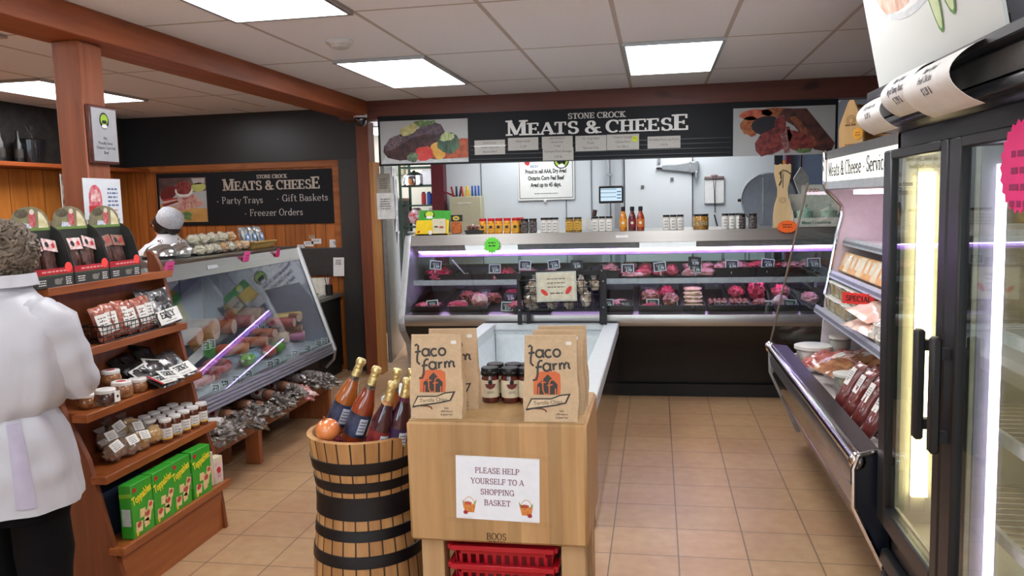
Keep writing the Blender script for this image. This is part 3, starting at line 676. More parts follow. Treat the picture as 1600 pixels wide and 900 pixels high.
for px,py,txt,lb,k in ((676,483,'5.99','tag in the lower pan at the grey end panel',dict(rz=-.08)),(719,484,'7.99','tag on the flat pink burger heap',dict(rz=-.06)),(749,474,'14.99','tag leaning on the marbled rolled roast',dict(rz=.06,dy=.16)),(729,468,'9.99','dark tag behind the flat pink burgers',dict(dark=True,dy=.3,rz=.08)),(758,466,'8.99','dark tag behind the marbled roast',dict(dark=True,dy=.33,rz=-.08)),(792,486,'5.99','tag beside the wire rack post in the lower pan',dict(rz=.06)),(797,471,'5.99','dark tag high behind the wire rack post',dict(dark=True,dy=.3)),(949,482,'8.99','tag just past the broad wire rack post',dict(dark=False)),(978,484,'6.99','dark tag in the covered lower pan',dict(dark=True,rz=-.02)),(1020,482,'6.99','tag over the pink mince in the lower pan',dict()),(1015,463,'5.99','dark tag behind the pink mince',dict(dark=True,dy=.32,rz=.1)),(1049,485,'4.99','tag on the mixed sausage pan',dict()),(1080,468,'9.99','tag at the back of the pale chicken stack',dict(dy=.3,rz=-.04)),(1126,486,'6.99','tag on the browned sausage pan',dict()),(1161,487,'5.99','tag on the pan before the high pink heap',dict(rz=-.04)),(1196,485,'5.99','tag in front of the high pink heap',dict()),(1224,464,'5.99','dark tag standing behind the fatty cut',dict(dark=True,dy=.3)),(1233,483,'8.99','white tag beside the fatty cut near the sloping glass',dict(rz=.1))):
    ltag(px,py,txt,'white framed '+lb if not k.get('dark') else lb,**k)

# ---- starburst price cards stuck on the steel top edge
def starburst(name,label,X,r,mm,n=20,depth=.12,rows=2,sx=1,ink=INK):
    t=thing(name,label,'price card',tuple(X.to_translation()))
    pts=[]
    for k in range(2*n):
        rr=r*(1 if k%2==0 else 1-depth); an=2*pi*k/(2*n)
        pts.append((rr*cos(an)*sx,rr*sin(an)))
    R=X.to_3x3().to_4x4(); m=MB(mm); m.X=R; m.prism(pts,'y',-.0022,-.0008); m.build('card',t)
    m=MB(ink); dashes(m,R@Matrix.Translation((0,-.0024,r*.2)),r*1.2*sx,r*.22,ink,rows,1.6,seed=4); m.build('handwriting',t); return t
p=at(769,383,y=6.56); starburst('starburst_card','green starburst card on the steel edge below the mustard jars',FY(p.x,6.555,p.z,-.2),.072,mat('green_card',(88,206,44),.6,var=.05),16,.20)
p=at(1230,354,y=6.58); starburst('starburst_card','orange jagged card at the foot of the wooden paddle',FY(p.x,6.572,p.z,-.2),.052,ORANGE,20,.16,sx=1.55)

# ---- things standing on the steel top
TZ=1.3385
def jar_proto(name,label,r,h,lidm,bodym,labm,lab=(.2,.8),lid=.16,group=None,loc=(0,0,0),n=18,cat='jar',shoulder=.0,printed=True,glassy=None):
    t=thing(name,label,cat,loc,0,group); hb=h*(1-lid)
    MB(bodym).lathe([(0,0),(r*.94,0),(r,.006),(r,hb*.86-shoulder),(r*.9,hb)],n=n).build('jar_body',t)
    MB(lidm).lathe([(r*.93,hb*.985),(r*.98,hb+.002),(r*.98,h-.003),(r*.94,h),(0,h)],n=n).build('lid',t)
    if labm:
        z0,z1=hb*lab[0],hb*lab[1]
        o=MB(labm); o.lathe([(r*1.004,z0),(r*1.012,z0),(r*1.012,z1),(r*1.004,z1)],n=n,caps=False)
        if printed:
            for k in range(3): dashes(o,FY(0,-r*1.02-.001,z1-(k+1)*(z1-z0)/3.6),r*1.1,(z1-z0)*.10,INK,1,seed=k+int(r*1e4))
        o.build('paper_label',t)
    return t
MUST=mat('mustard_fill',(226,150,34),.25,coat=.6,scale=20); REDLID=mat('red_lid',(200,30,44),.4); BLID=mat('black_lid',(24,24,26),.35); WLAB=mat('white_label',(228,226,220),.6); YLAB=mat('mustard_label',(240,176,50),.5)
XS=lambda px: at(px,362,y=6.70).x
j=None
for k,px in enumerate((755,768,780,793,806)):
    lb='red lidded mustard jar, number %d of five counting from the tray of packets'%(k+1)
    if j is None:
        j=jar_proto('mustard_jar',lb,.031,.128,REDLID,MUST,YLAB,(.12,.75),.17,'mustard jars on the meat case',(XS(px),6.70,TZ))
        o=MB(mat('mustard_crest',(52,48,40),.6)); o.at((0,-.0324,.055),(pi/2,0,0)); o.lathe([(0,0),(.013,0),(.013,.001),(0,.001)],n=14); o.build('crest',j)
    else: dup(j,(XS(px),6.70,TZ),0,lb)
dup(j,(XS(811),6.765,TZ),0,'red lidded mustard jar standing behind the end of the mustard row')
DKLAB=mat('dark_label',(44,42,44),.5,var=.3,scale=70,rgb2=(120,112,108)); DKF=mat('dark_relish',(66,52,44),.25,coat=.6)
for px,s in ((820,0),(833,1),(1158,2),(1176,3)):
    jar_proto('dark_label_jar',['dark label jar touching the mustard row','dark label jar, outer one beside the mustard row','dark jar next to the three plain jars before the paddle','dark jar nearest the wooden paddle'][s],.033,.118,BLID,DKF,DKLAB,(.08,.86),.12,'dark labelled jars',(XS(px),6.70,TZ))
    
PALEF=mat('creamy_fill',(206,204,194),.3,coat=.4)
j=None
for g,(xs,gl) in enumerate((((850,859,868),'after the dark label jars'),((930,941,952),'under the scale screen'),((1041,1052,1063),'between the sauce bottles and the big jar'),((1133,1144,1155),'before the dark jars'))):
    for k,px in enumerate(xs):
        lb='%s white label jar of the trio %s'%(('first','middle','last')[k],gl)
        if j is None: j=jar_proto('white_label_jar',lb,.027,.122,BLID,PALEF,WLAB,(.06,.88),.13,'white label jars on the meat case',(XS(px),6.70,TZ))
        else: dup(j,(XS(px),6.70,TZ),0,lb)
for k,px in enumerate((890,903)):
    jar_proto('relish_jar','gold relish jar, %s of the pair beyond the first white trio'%('first','second')[k],.033,.12,mat('green_lid',(44,50,34),.4),mat('gold_relish',(176,132,50),.3,coat=.5,scale=60,rgb2=(120,90,30)),mat('gold_label',(214,170,66),.5),(.15,.8),.1,'gold relish jars',(XS(px),6.70,TZ))
jar_proto('pickle_jar','wide amber jar standing alone before the clipboard cord',.062,.122,BLID,mat('amber_pickle',(140,92,30),.2,coat=.8,scale=50,rgb2=(186,140,60)),mat('amber_label',(120,84,40),.5,scale=80,rgb2=(200,180,130)),(.3,.62),.12,None,(XS(1095),6.72,TZ),24)
for k,(px,c,lc) in enumerate(((974,(200,120,24),(224,150,40)),(988,(92,26,26),(120,34,40)),(1001,(150,54,20),(206,110,40)))):
    t=thing('sauce_bottle',('amber','dark red','orange brown')[k]+' sauce bottle with black cap, %s of the three'%('first','middle','last')[k],'bottle',(XS(px),6.70,TZ),0,'sauce bottles on the meat case')
    MB(mat('sauce_%s'%'abc'[k],c,.15,coat=.8)).lathe([(0,0),(.029,0),(.031,.006),(.031,.10),(.026,.125),(.015,.15),(.0145,.165)],n=18).build('bottle_body',t)
    MB(BLID).lathe([(.0165,.160),(.0175,.165),(.0175,.192),(.014,.196),(0,.196)],n=16).build('cap',t)
    m=MB(mat('sauce_label_%s'%'abc'[k],lc,.5)); m.lathe([(.0313,.03),(.0318,.03),(.0318,.095),(.0313,.095)],n=18,caps=False); m.at((0,-.0322,.065),(pi/2,0,0)); m.cur=CREAM; m.lathe([(0,0),(.012,0),(.012,.0008),(0,.0008)],n=14); m.build('bottle_label',t)
# yellow and green leaflet display
p=at(683,368,y=6.66)
t=thing('leaflet_display','yellow card display with a green header and a leaflet holder at the case end','display',(-1.87,6.62,TZ))
m=MB(YELLOW); m.prism([(-.135,0),(.155,0),(.165,.125),(-.115,.125)],'y',0,.012); m.prism([(-.13,0),(.15,0),(.15,.01),(-.13,.01)],'y',.0,.13); m.build('front_board',t)
m=MB(GREEN); m.prism([(-.11,.125),(.165,.125),(.178,.2),(-.095,.21)],'y',.03,.04); m.build('header_board',t)
m=MB(BLACKM); X=FY(-.01,.0295,.17); blob(m,X,0,0,.045,.035,BLACKM,1); blob(m,X,0,.004,.036,.026,mat('crest_lime',(190,210,70),.6),2); blob(m,X,0,-.022,.03,.012,WHITE,3); m.build('crest',t)
m=MB(RED); blob(m,FY(-.10,-.001,.03),0,0,.012,.008,RED,1,.4); blob(m,FY(-.0,-.001,.022),0,0,.018,.018,WHITE,1); m.build('printed_marks',t)
m=MB(CREAM); m.box((.085,-.016,.075),(.11,.02,.12),rot=(.12,0,.05)); blob(m,FY(.085,-.028,.075),-.025,-.005,.018,.006,INK,1); blob(m,FY(.085,-.028,.075),.02,-.008,.02,.006,RED,1); dashes(m,FY(.085,-.0285,.105),.08,.006,GREYINK,1); m.build('leaflet_pad',t)
t=thing('sauce_packet_stand','orange sauce packet on a black card beside the yellow display','packet',(-1.655,6.67,TZ))
MB(mat('snack_orange',(206,112,34),.4,scale=60,bump=.5,rgb2=(150,70,30))).box((0,0,.055),(.09,.02,.10),bev=.008).build('packet',t)
m=MB(BLACKM); m.box((.004,.0,.135),(.10,.006,.055)); blob(m,FY(.0,-.004,.135),0,0,.028,.018,YELLOW,1); blob(m,FY(.0,-.004,.135),0,0,.02,.011,mat('crest_grey',(120,120,96),.6),2); m.build('header_card',t)
t=thing('sample_tray','small black tray of clear wrapped packets between display and mustard','tray',(-1.50,6.70,TZ))
MB(BLACKM).prism([(-.07,0),(.07,0),(.085,.032),(-.085,.032)],'y',-.05,.06).build('pan',t)
m=MB(mat('pack_red_white',(214,190,180),.3,scale=40,rgb2=(150,50,40)));
for k in range(4): m.at((-.05+.033*k,0,.05+.006*(k%2)),(.9,0,.3*k)); m.pillow(.05,.07,.02,seed=k,crink=.008)
m.build('packets',t)['kind']='stuff'
# wooden paddle-shaped board, carton of tubs
px=XS(1225)
t=thing('wooden_paddle','tall pale wooden paddle board standing on the meat case','paddle',(at(1222,357,y=6.72).x,6.70,TZ))
m=MB(wood('pale_ply',(214,184,132),(230,204,158),'z',.5,knots=False)); k=.50
m.prism([(-.072,0),(.072,0),(.070,.10),(.062,.17),(.04,.24),(.034,.30),(.05,.36),(.062,.42),(.062,.49),(.05,.5),(.035,.488),(.018,.5),(0,.488),(-.018,.5),(-.035,.488),(-.062,.495),(-.065,.42),(-.052,.36),(-.036,.30),(-.04,.24),(-.062,.17),(-.070,.10)],'y',0,.016,bev=.002); m.build('board',t)
m=MB(BLACKM)
m.tube([(-.03,-.004,.42),(.0,-.012,.45),(.03,-.012,.44),(.065,-.01,.41),(.075,-.006,.35)],.0035,n=6); m.tube([(-.02,-.004,.44),(-.015,-.006,.38)],.004,n=6); m.tube([(.0,-.004,.42),(.0,-.004,.31)],.002,n=6); m.tube([(-.03,-.004,.33),(-.012,-.004,.37)],.005,n=6); m.build('scribble',t)
m=MB(mat('burn_brown',(150,120,84),.7)); X=FY(0,-.0008,.215)
m.at((0,-.001,.215),(pi/2,0,0)); m.lathe([(.02,0),(.023,0),(.023,.0008),(.02,.0008)],n=20,caps=False); m.lathe([(.011,0),(.014,0),(.014,.0008),(.011,.0008)],n=16,caps=False); m.build('brand_mark',t)
t=thing('tub_carton','low white carton with teal printing holding wrapped teal tubs','carton',(1.235,6.72,TZ))
m=MB(mat('carton_white',(214,212,202),.6)); w=.19
m.bx(-w,w,-.09,-.085,0,.075); m.bx(-w,w,.115,.12,0,.26); m.prism([(-.09,0),(.12,0),(.12,.24),(-.09,.075)],'x',-w,-w+.005); m.prism([(-.09,0),(.12,0),(.12,.24),(-.09,.075)],'x',w-.005,w); m.bx(-w,w,-.09,.12,0,.005); m.bx(-.10,.10,.114,.119,.26,.33); m.build('box',t)
m=MB(mat('teal_ink',(70,130,110),.6)); serif(m,FY(-.02,-.0915,.028),'Meat Creations',.024,m.cur,T=.17,xs=1.05); dashes(m,FY(.0,.113,.29),.12,.012,RED,2); m.build('carton_print',t)
for k,x in enumerate((-.09,.09)):
    q=thing('wrapped_tub','pale green wrapped tub in the white carton, '+('nearest the wooden paddle','beside the cooler canopy')[k],'tub',(1.235+x,6.73,TZ+.006),0,'green tubs in the carton')
    MB(mat('mint_wrap',(150,190,170),.3,scale=30,bump=.5,rgb2=(200,220,205),coat=.4)).lathe([(0,0),(.055,0),(.065,.05),(.06,.10),(.065,.12),(.03,.135),(.012,.15),(.025,.17),(0,.165)],n=18).build('tub_body',q)
t=thing('grey_box','plain grey carton behind the wooden paddle','box',(1.03,6.86,TZ)); MB(mat('grey_card',(170,166,158),.6)).bx(-.09,.09,-.05,.06,0,.125,bev=.002).build('box_body',t); MB(mat('grey_card_flap',(182,178,170),.6)).bx(-.09,.09,-.062,-.052,.095,.122).build('flap',t)

# ================================================================== menu header sign
NAVY=mat('sign_black',(20,22,27),.55,var=.06,scale=4,spec=.25); LET=mat('letter_metal',(224,224,222),.5,.1,var=.03); LETD=mat('letter_grey',(196,194,190),.5,.2)
W2=3.885/2; hs=thing('menu_header_sign','long black overhead sign with raised pale lettering between two food pictures','sign',(-.495,7.05,2.137),(0,rad(.42),0))
m=MB(NAVY); m.bx(-W2,W2,-.004,.006,-.205,.232); m.build('sign_board',hs)
m=MB(mat('sign_rail',(18,19,22),.3)); 
for z in (-.05,-.09,-.13,-.17,-.2): m.bx(-W2+.84,W2-.84,-.012,-.004,z-.004,z+.004)
m.build('price_rails',hs)
m=MB(LET); sz=[1.28]+[1]*13; s='MEATS & CHEESE'; sz[-1]=1.28
sz=[1.26]+[1]*12+[1.26]; serif(m,FY(-.004,-.012,.024),s,.102,LET,T=.20,thin=.5,d=.006,xs=1.55/(twidth(s,sz,.05)*.102),sizes=sz,gap=.05)
m.build('metal_lettering',hs)
m=MB(LETD); serif(m,FY(.0,-.010,.148),'STONE CROCK',.047,LETD,T=.2,thin=.5,d=.006,xs=.49/(twidth('STONE CROCK',None,.06)*.047),gap=.06); m.build('small_lettering',hs)
# food pictures on the sign
def picture(parent,name,x,z,w,h,base,draw):
    m=MB(base); m.bx(x-w/2,x+w/2,-.006,-.004,z-h/2,z+h/2,base); draw(m,FY(x,-.0062,z),w,h); return m.build(name,parent)
PBG=mat('photo_grey',(176,178,178),.45,var=.05,scale=4); MEATD=mat('photo_seared',(74,58,64),.5,scale=70,rgb2=(134,114,120)); MEATB=mat('photo_dark_steak',(46,32,36),.5,scale=20,rgb2=(84,52,52))
def draw_steak(m,X,w,h):
    patch(m,X,[(-.5*w,-.5*h),(.5*w,-.5*h),(.5*w,-.44*h),(.1*w,-.40*h),(-.2*w,-.44*h),(-.44*w,-.30*h)],mat('photo_plate',(200,204,206),.45),1)
    patch(m,X,[(.1*w,-.42*h),(.5*w,-.40*h),(.5*w,.04*h),(.42*w,.05*h),(.3*w,-.1*h),(.0*w,-.3*h)],mat('photo_terracotta',(150,68,40),.5,rgb2=(190,96,60)),1)
    patch(m,X,[(a*w,b*h) for a,b in ((-.46,-.08),(-.47,-.22),(-.42,-.36),(-.28,-.43),(-.12,-.40),(.02,-.24),(.16,-.08),(.22,.06),(.24,.22),(.20,.38),(.12,.44),(-.02,.44),(-.04,.30),(-.20,.24),(-.36,.12))],MEATB,2); patch(m,X,[(a*w,b*h) for a,b in ((-.46,-.08),(-.44,-.20),(-.34,-.16),(-.20,.02),(-.10,.12),(.02,.16),(.14,.14),(.22,.2),(.20,.36),(.10,.42),(-.02,.40),(-.06,.28),(-.20,.24),(-.36,.12))],mat('photo_steak_top',(64,52,62),.5,scale=26,rgb2=(104,88,98)),3); blob(m,X,-.34*w,.0*h,.12*w,.13*h,MEATD,4,.6,18,.12,4)
    blob(m,X,-.17*w,.28*h,.11*w,.10*h,mat('photo_butter',(206,200,140),.45,rgb2=(170,160,100)),4,.35,14,.12,6,3); blob(m,X,-.02*w,.42*h,.08*w,.08*h,mat('photo_herb',(62,90,48),.5,scale=60,rgb2=(120,150,90)),4,0,14,.3,7); blob(m,X,.07*w,.43*h,.08*w,.05*h,mat('photo_herb',(62,90,48)),5,.1,14,.25,8)
    blob(m,X,.0*w,-.28*h,.10*w,.16*h,mat('photo_red_pepper',(196,40,48),.4,scale=8,rgb2=(226,90,80)),6,.1,16,.06,9,3); blob(m,X,.16*w,-.22*h,.07*w,.2*h,mat('photo_yellow_pepper',(214,150,50),.4,scale=8,rgb2=(230,190,100)),5,.5,16,.06,10,3)
    blob(m,X,-.13*w,-.36*h,.06*w,.12*h,mat('photo_green_veg',(56,80,62),.4,scale=30,rgb2=(130,150,120)),7,.2,14,.1,11)
    blob(m,X,.28*w,-.06*h,.125*w,.24*h,mat('photo_squash',(34,62,56),.45,scale=24,stretch=(1,1,.25),rgb2=(84,116,88)),6,.12,22,.07,12); blob(m,X,.265*w,.09*h,.085*w,.10*h,mat('photo_squash_top',(150,170,110),.45,scale=40,stretch=(1,1,.3),rgb2=(206,214,160)),7,.12,18,.16,13)
picture(hs,'steak_picture',-W2+.42,.0,.80,.375,PBG,draw_steak)
def draw_ribs(m,X,w,h):
    G=mat('photo_glaze',(84,24,26),.4,scale=26,rgb2=(150,62,56)); D=mat('photo_rib_dark',(44,26,26),.5,scale=12,rgb2=(96,50,40))
    blob(m,X,-.28*w,.36*h,.17*w,.11*h,mat('photo_tomato',(186,70,56),.45,rgb2=(206,120,80)),1,.05,16,.12,1); blob(m,X,-.02*w,.38*h,.2*w,.1*h,mat('photo_orange_veg',(176,104,50),.5,scale=30,rgb2=(130,60,40)),1,-.05,16,.12,2)
    blob(m,X,-.33*w,.12*h,.1*w,.2*h,mat('photo_orange_veg',(176,104,50)),1,.5,16,.14,3)
    blob(m,X,-.16*w,.12*h,.16*w,.2*h,mat('photo_sauce_bowl',(32,30,40),.3),2,0,20)
    patch(m,X,[(.0*w,.46*h),(.22*w,.45*h),(.5*w,-.28*h),(.46*w,-.47*h),(.3*w,-.40*h),(.1*w,.1*h),(-.06*w,.3*h)],D,3)
    patch(m,X,[(.05*w,.28*h),(.12*w,.3*h),(.36*w,-.3*h),(.28*w,-.34*h)],mat('photo_rib_side',(150,86,50),.5,scale=40,rgb2=(90,40,30)),4)
    blob(m,X,-.1*w,-.2*h,.2*w,.24*h,G,5,.5,20,.08,5,2.4); blob(m,X,.14*w,-.22*h,.16*w,.2*h,G,5,-.5,20,.08,6); patch(m,X,[(-.08*w,.3*h),(-.0*w,.34*h),(.07*w,-.45*h),(.01*w,-.46*h)],mat('photo_bone',(168,120,116),.5,scale=50,rgb2=(110,60,60)),6); blob(m,X,-.03*w,.12*h,.06*w,.2*h,G,7,-.1,14,.15,7)
    blob(m,X,.2*w,-.42*h,.08*w,.05*h,mat('photo_herb',(62,90,48)),8,0,12,.2,8)
picture(hs,'ribs_picture',W2-.42,-.012,.80,.39,PBG,draw_ribs)
# menu cards on the sign rails
CARDG=mat('menu_card',(188,186,180),.6,var=.03)
for k,(cx,cz,w,h,rows,lab) in enumerate(((-1.423,2.074,.27,.125,('Sirloin Roast','Fresh Corn Fed','Ontario Beef'),'first menu card, white strip across it, on the black sign'),(-1.129,2.092,.265,.108,('Sirloin Steaks','12.99'),'second menu card on the black sign'),(-.833,2.095,.265,.10,('NEW PRODUCT','Ontario Pork','Sausage'),'upper of two stacked menu cards on the black sign'),(-.828,1.994,.265,.105,('Farmers Pork Sausage','3.99 lb'),'lower of two stacked menu cards on the black sign'),(-.546,2.075,.262,.13,('Mr. Hogs Back','Fresh','Ontario Pork'),'menu card reading Fresh beside the gluten free card'),(-.276,2.075,.27,.13,('Ontario Sausage','Gluten Free','No Fillers'),'menu card reading Gluten Free with a lime sticker'),(.065,2.06,.27,.10,('Boneless Pork Leg Roast','3.99 lb'),'last menu card, standing apart beside the ribs picture'))):
    t=thing('menu_card',lab,'menu card',(cx,7.033,cz),(0,rad(.42),0),None)
    MB(CARDG).bx(-w/2,w/2,-.002,.0,-h/2,h/2).build('card',t)
    m=MB(mat('menu_ink',(110,100,106),.7))
    for r,tx in enumerate(rows):
        zz=h/2-(r+.8)*h/(len(rows)+.25); serif(m,FY(0,-.0022,zz),tx,min(.024,h/(len(rows)+1)*.62) if r else .018,m.cur,T=.14,xs=.9,d=.0006) if all(c in GL or c==' ' for c in tx) else sans(m,FY(0,-.0022,zz),tx,min(.022,h/(len(rows)+1)*.6),m.cur,xs=.9)
    m.build('menu_print',t)
    if k==0: MB(WHITE).bx(-w/2-.004,w/2+.004,-.0035,-.002,.006,.018).build('white_strip',t)
p=at(992,217,y=7.03); starburst('starburst_sticker','small lime starburst sticker on the gluten free menu card',FY(p.x,7.0295,p.z),.028,mat('lime_card',(206,220,40),.6),14,.16,1)

def ringz_(z,rx,ry,n=20): return [(rx*cos(2*pi*k/n)*(1+.08*sin(5*k+z*9)),ry*sin(2*pi*k/n)*(1+.08*sin(4*k+z*7)),z) for k in range(n)]
# ================================================================== cutting room behind the case
t=thing('beef_notice','white framed notice on the cold room wall about dry aged beef','notice',(-1.198,8.99,1.84))
m=MB(mat('notice_white',(236,238,234),.45,var=.02)); m.bx(-.315,.315,-.012,0,-.235,.30,bev=.004); m.build('notice_board',t)
m=MB(mat('notice_line',(60,64,64),.5)); w=.295
for a,b,c,d in ((-w,w,-.213,-.207),(-w,w,.28,.286)): m.bx(a,b,-.0135,-.012,c,d)
for a,b in ((-w-.003,-w+.003),(w-.003,w+.003)): m.bx(a,b,-.0135,-.012,-.21,.283)
m.build('border_line',t)
m=MB(mat('notice_ink',(40,44,44),.6))
for k,s_ in enumerate(('Proud to sell AAA, Dry Aged','Ontario Corn Fed Beef','Aged up to 45 days.')): sans(m,FY(0,-.0125,.062-.074*k),s_,.046,m.cur,xs=.60 if k==0 else .66,bold=.035)
dashes(m,FY(0,-.0125,-.165),.30,.012,GREYINK,1,fill=1)
m.build('lettering',t)
m=MB(RED); blob(m,FY(-.205,-.0125,.20),0,0,.034,.05,RED,1,0,14,.1,3); m.bx(-.215,-.209,-.0136,-.0128,.19,.24,WHITE); m.bx(-.200,-.194,-.0136,-.0128,.19,.24,WHITE); dashes(m,FY(-.09,-.0125,.215),.2,.03,GREYINK,1,fill=1); dashes(m,FY(-.12,-.0125,.175),.3,.006,GREYINK,1,fill=1)
sans(m,FY(-.125,-.0125,.125),'BEEF',.030,mat('blue_ink',(70,96,150),.6),xs=1.1)
m.build('wordmark',t)
m=MB(BLACKM); X=FY(.175,-.0125,.19); blob(m,X,0,0,.085,.085,INK,1,0,28); blob(m,X,0,.0,.072,.072,mat('lime_badge',(150,190,50),.6),2,0,24); blob(m,X,0,-.005,.05,.022,INK,3,0,16,.1,2,3); blob(m,X,-.02,-.035,.012,.03,INK,3); blob(m,X,.03,-.03,.012,.03,INK,3); blob(m,X,.0,-.055,.04,.02,WHITE,4); m.build('badge',t)
p=at(852,314,y=8.99); t=thing('wall_switch','tiny white box on the wall under the beef notice','switch',(p.x,8.99,p.z)); MB(WHITE).bx(-.016,.016,-.015,0,-.018,.018,bev=.003).build('switch_box',t); MB(PAPER).bx(-.005,.005,-.019,-.015,-.006,.006).build('switch_button',t)
# conduit pipe and screen
p=at(952,300,y=8.9); t=thing('conduit_pipe','grey vertical conduit pipe on the cold room wall','pipe',(p.x,8.96,.9)); MB(ALU).tube([(0,0,0),(0,0,1.6)],.017,n=10).build('pipe',t); MB(ALU).bx(-.034,.034,-.02,.03,.95,.97).bx(-.034,.034,-.02,.03,.2,.22).build('pipe_clip',t)
p=at(955,304,y=7.9); t=thing('scale_screen','black scale screen on a pole showing a pale table','screen',(p.x,7.9,0))
MB(BLACKM).box((0,0,p.z),(.235,.03,.165),bev=.006).build('screen_housing',t)
m=MB(emit('screen_glow',(214,236,250),1.0)); m.bx(-.10,.10,-.0175,-.0155,p.z-.06,p.z+.06); m.cur=emit('screen_blue',(110,160,200),.7)
for zz in (-.022,.018,.05): m.bx(-.10,.05,-.0185,-.0175,p.z+zz-.003,p.z+zz+.003)
for zz in (-.04,-.01,.02): m.bx(.055,.095,-.0185,-.0175,p.z+zz,p.z+zz+.012)
m.build('screen_face',t)
MB(GREYM).bx(.03,.09,-.01,.02,.92,p.z-.07).build('pole',t)
MB(GREYM).bx(-.12,.14,-.1,.16,.90,.925,bev=.004).build('foot_plate',t)
# cutting table carrying the screen pole and equipment
t=thing('cutting_table','steel work table behind the meat case','table',(-.2,8.1,0)); MB(STEEL).bx(-1.6,1.2,-.35,.35,.87,.90).build('table_top',t)
for x in (-1.5,1.1):
    for y in (-.3,.3): MB(STEELV).bx(x-.02,x+.02,y-.02,y+.02,0,.87).build('leg',t)
t=thing('white_bag','pale crumpled bag on the work table behind the jars under the screen','bag',(-.66,7.75,.901),(0,0,.3)); MB(mat('bag_white',(222,222,218),.5,scale=12,bump=.5)).loft([ringz_(z,rx,ry) for z,rx,ry in ((0,.13,.09),(.2,.15,.10),(.42,.11,.08),(.52,.05,.03))]).build('bag_body',t); MB(mat('bag_tie',(70,44,34),.5)).tube([(.06,0,.46),(.09,0,.60)],.022,n=8).build('tied_neck',t)
# clipboard with cord
p=at(1116,297,y=8.97); t=thing('clipboard','white sheets on a clipboard hanging by the cold room door with a black cord','clipboard',(p.x,8.985,p.z))
MB(mat('clip_board',(186,190,196),.5)).bx(-.105,.105,-.008,0,-.145,.145).build('board',t); MB(PAPER).prism([(-.098,-.135),(.06,-.14),(.098,-.13),(.098,.11),(-.098,.11)],'y',-.013,-.008).build('sheets',t)
MB(mat('clip_brown',(140,120,120),.4,.3)).bx(-.10,.10,-.03,-.008,.115,.145,bev=.006).ell((0,-.02,.15),(.04,.014,.016)).build('clip',t)
MB(BLACKM).tube([(-.015,-.03,.15),(-.002,-.035,.0),(.005,-.03,-.24),(.012,-.03,-.24),(.004,-.035,.0),(.02,-.03,.15)],.003,n=6).tube([(.0,-.03,-.26),(.035,-.03,-.40)],.008,n=6).build('pen_cord',t)
# round saw guard, cleaver sheet
p=at(1203,310,y=7.9); t=thing('meat_slicer','large round grey slicer guard behind the wooden paddle','slicer',(1.03,7.95,0))
R_=.24
MB(mat('grey_guard',(156,164,176),.4,.3,var=.05)).at((0,0,1.555),(pi/2,0,0)).lathe([(0,-.015),(R_,-.015),(R_+.012,0),(R_,.015),(0,.015)],n=48).build('guard_disc',t)
m=MB(mat('guard_rim',(205,210,214),.25,.8)); m.tube([(R_*1.02*cos(a),-.02,1.555+R_*1.02*sin(a)) for a in [k*pi/20 for k in range(12,22)]],.007,n=6); m.bx(-.06,-.05,-.022,-.014,1.33,1.76); m.build('rim_bar',t)
MB(BLACKM).at((-R_-.02,0,1.555),(0,pi/2,0)).lathe([(0,-.02),(.012,-.02),(.016,0),(.012,.02),(0,.02)],n=12).build('knob',t)
MB(STEELV).bx(-.215,-.205,-.01,.01,.93,1.5).bx(-.18,-.17,-.01,.01,.93,1.4).build('guard_stand',t); MB(GREYM).bx(-.25,.25,-.15,.2,.90,.94,bev=.01).bx(-.03,.03,.02,.08,.94,1.5).build('slicer_base',t)
p=at(1255,280,y=7.8); t=thing('folded_sheet','white pointed plastic sheet hanging beside the slicer guard','sheet',(1.30,7.8,1.68)); MB(mat('milky_sheet',(216,218,214),.5)).prism([(-.075,.06),(-.005,.175),(.06,.07),(.045,-.06),(.0,-.15)],'y',0,.012,bev=.003).build('sheet',t)
MB(mat('sheet_hook',(70,30,34),.5)).bx(-.012,.0,.0,.012,.16,.30).build('hook',t)
# knife box on the wall
p=at(731,332,y=8.85); t=thing('knife_box','beige wall box holding coloured handled knives','knife rack',(-2.08,8.87,1.49))
MB(mat('beige_metal',(186,180,150),.45,var=.03)).bx(-.175,.175,-.06,.12,-.42,.18,bev=.005).build('box_body',t); MB(mat('beige_label',(214,212,196),.5)).bx(-.09,.07,-.064,-.06,.10,.115).build('label_strip',t)
HANDLE=[(150,30,36),(30,34,70),(40,40,60),(200,70,34),(236,190,40),(238,200,50),(46,84,160),(46,90,170),(50,92,170)]
for k,c in enumerate(HANDLE):
    x=-.15+.036*k; n=('dark red handled knife first in the box','navy handled knife after the dark red one','charcoal handled knife in the box','orange handled knife amid the yellow ones','first yellow handled knife in the box','second yellow handled knife in the box','first of three blue handled knives','middle of three blue handled knives','last of three blue handled knives')[k]
    q=thing('knife',n,'knife',(-2.08+x,8.90,1.672),(0,(.1*((k*37)%5-2)) if k<6 else 0,0),'knives in the beige box')
    MB(mat('handle_%d%d%d'%c,c,.4)).box((0,0,.055),(.022,.02,.12),bev=.006).build('handle',q); MB(ALU).box((0,0,-.06),(.02,.004,.13)).build('blade',q)
q=thing('sharpening_steel','red handled tool hanging sideways off the knife box','tool',(-2.27,8.92,1.70),(0,2.0,0),None); MB(mat('tool_red',(150,40,46),.4)).box((0,0,.0),(.02,.02,.16),bev=.005).build('handle',q); MB(ALU).box((0,0,.12),(.008,.008,.1)).build('blade',q)
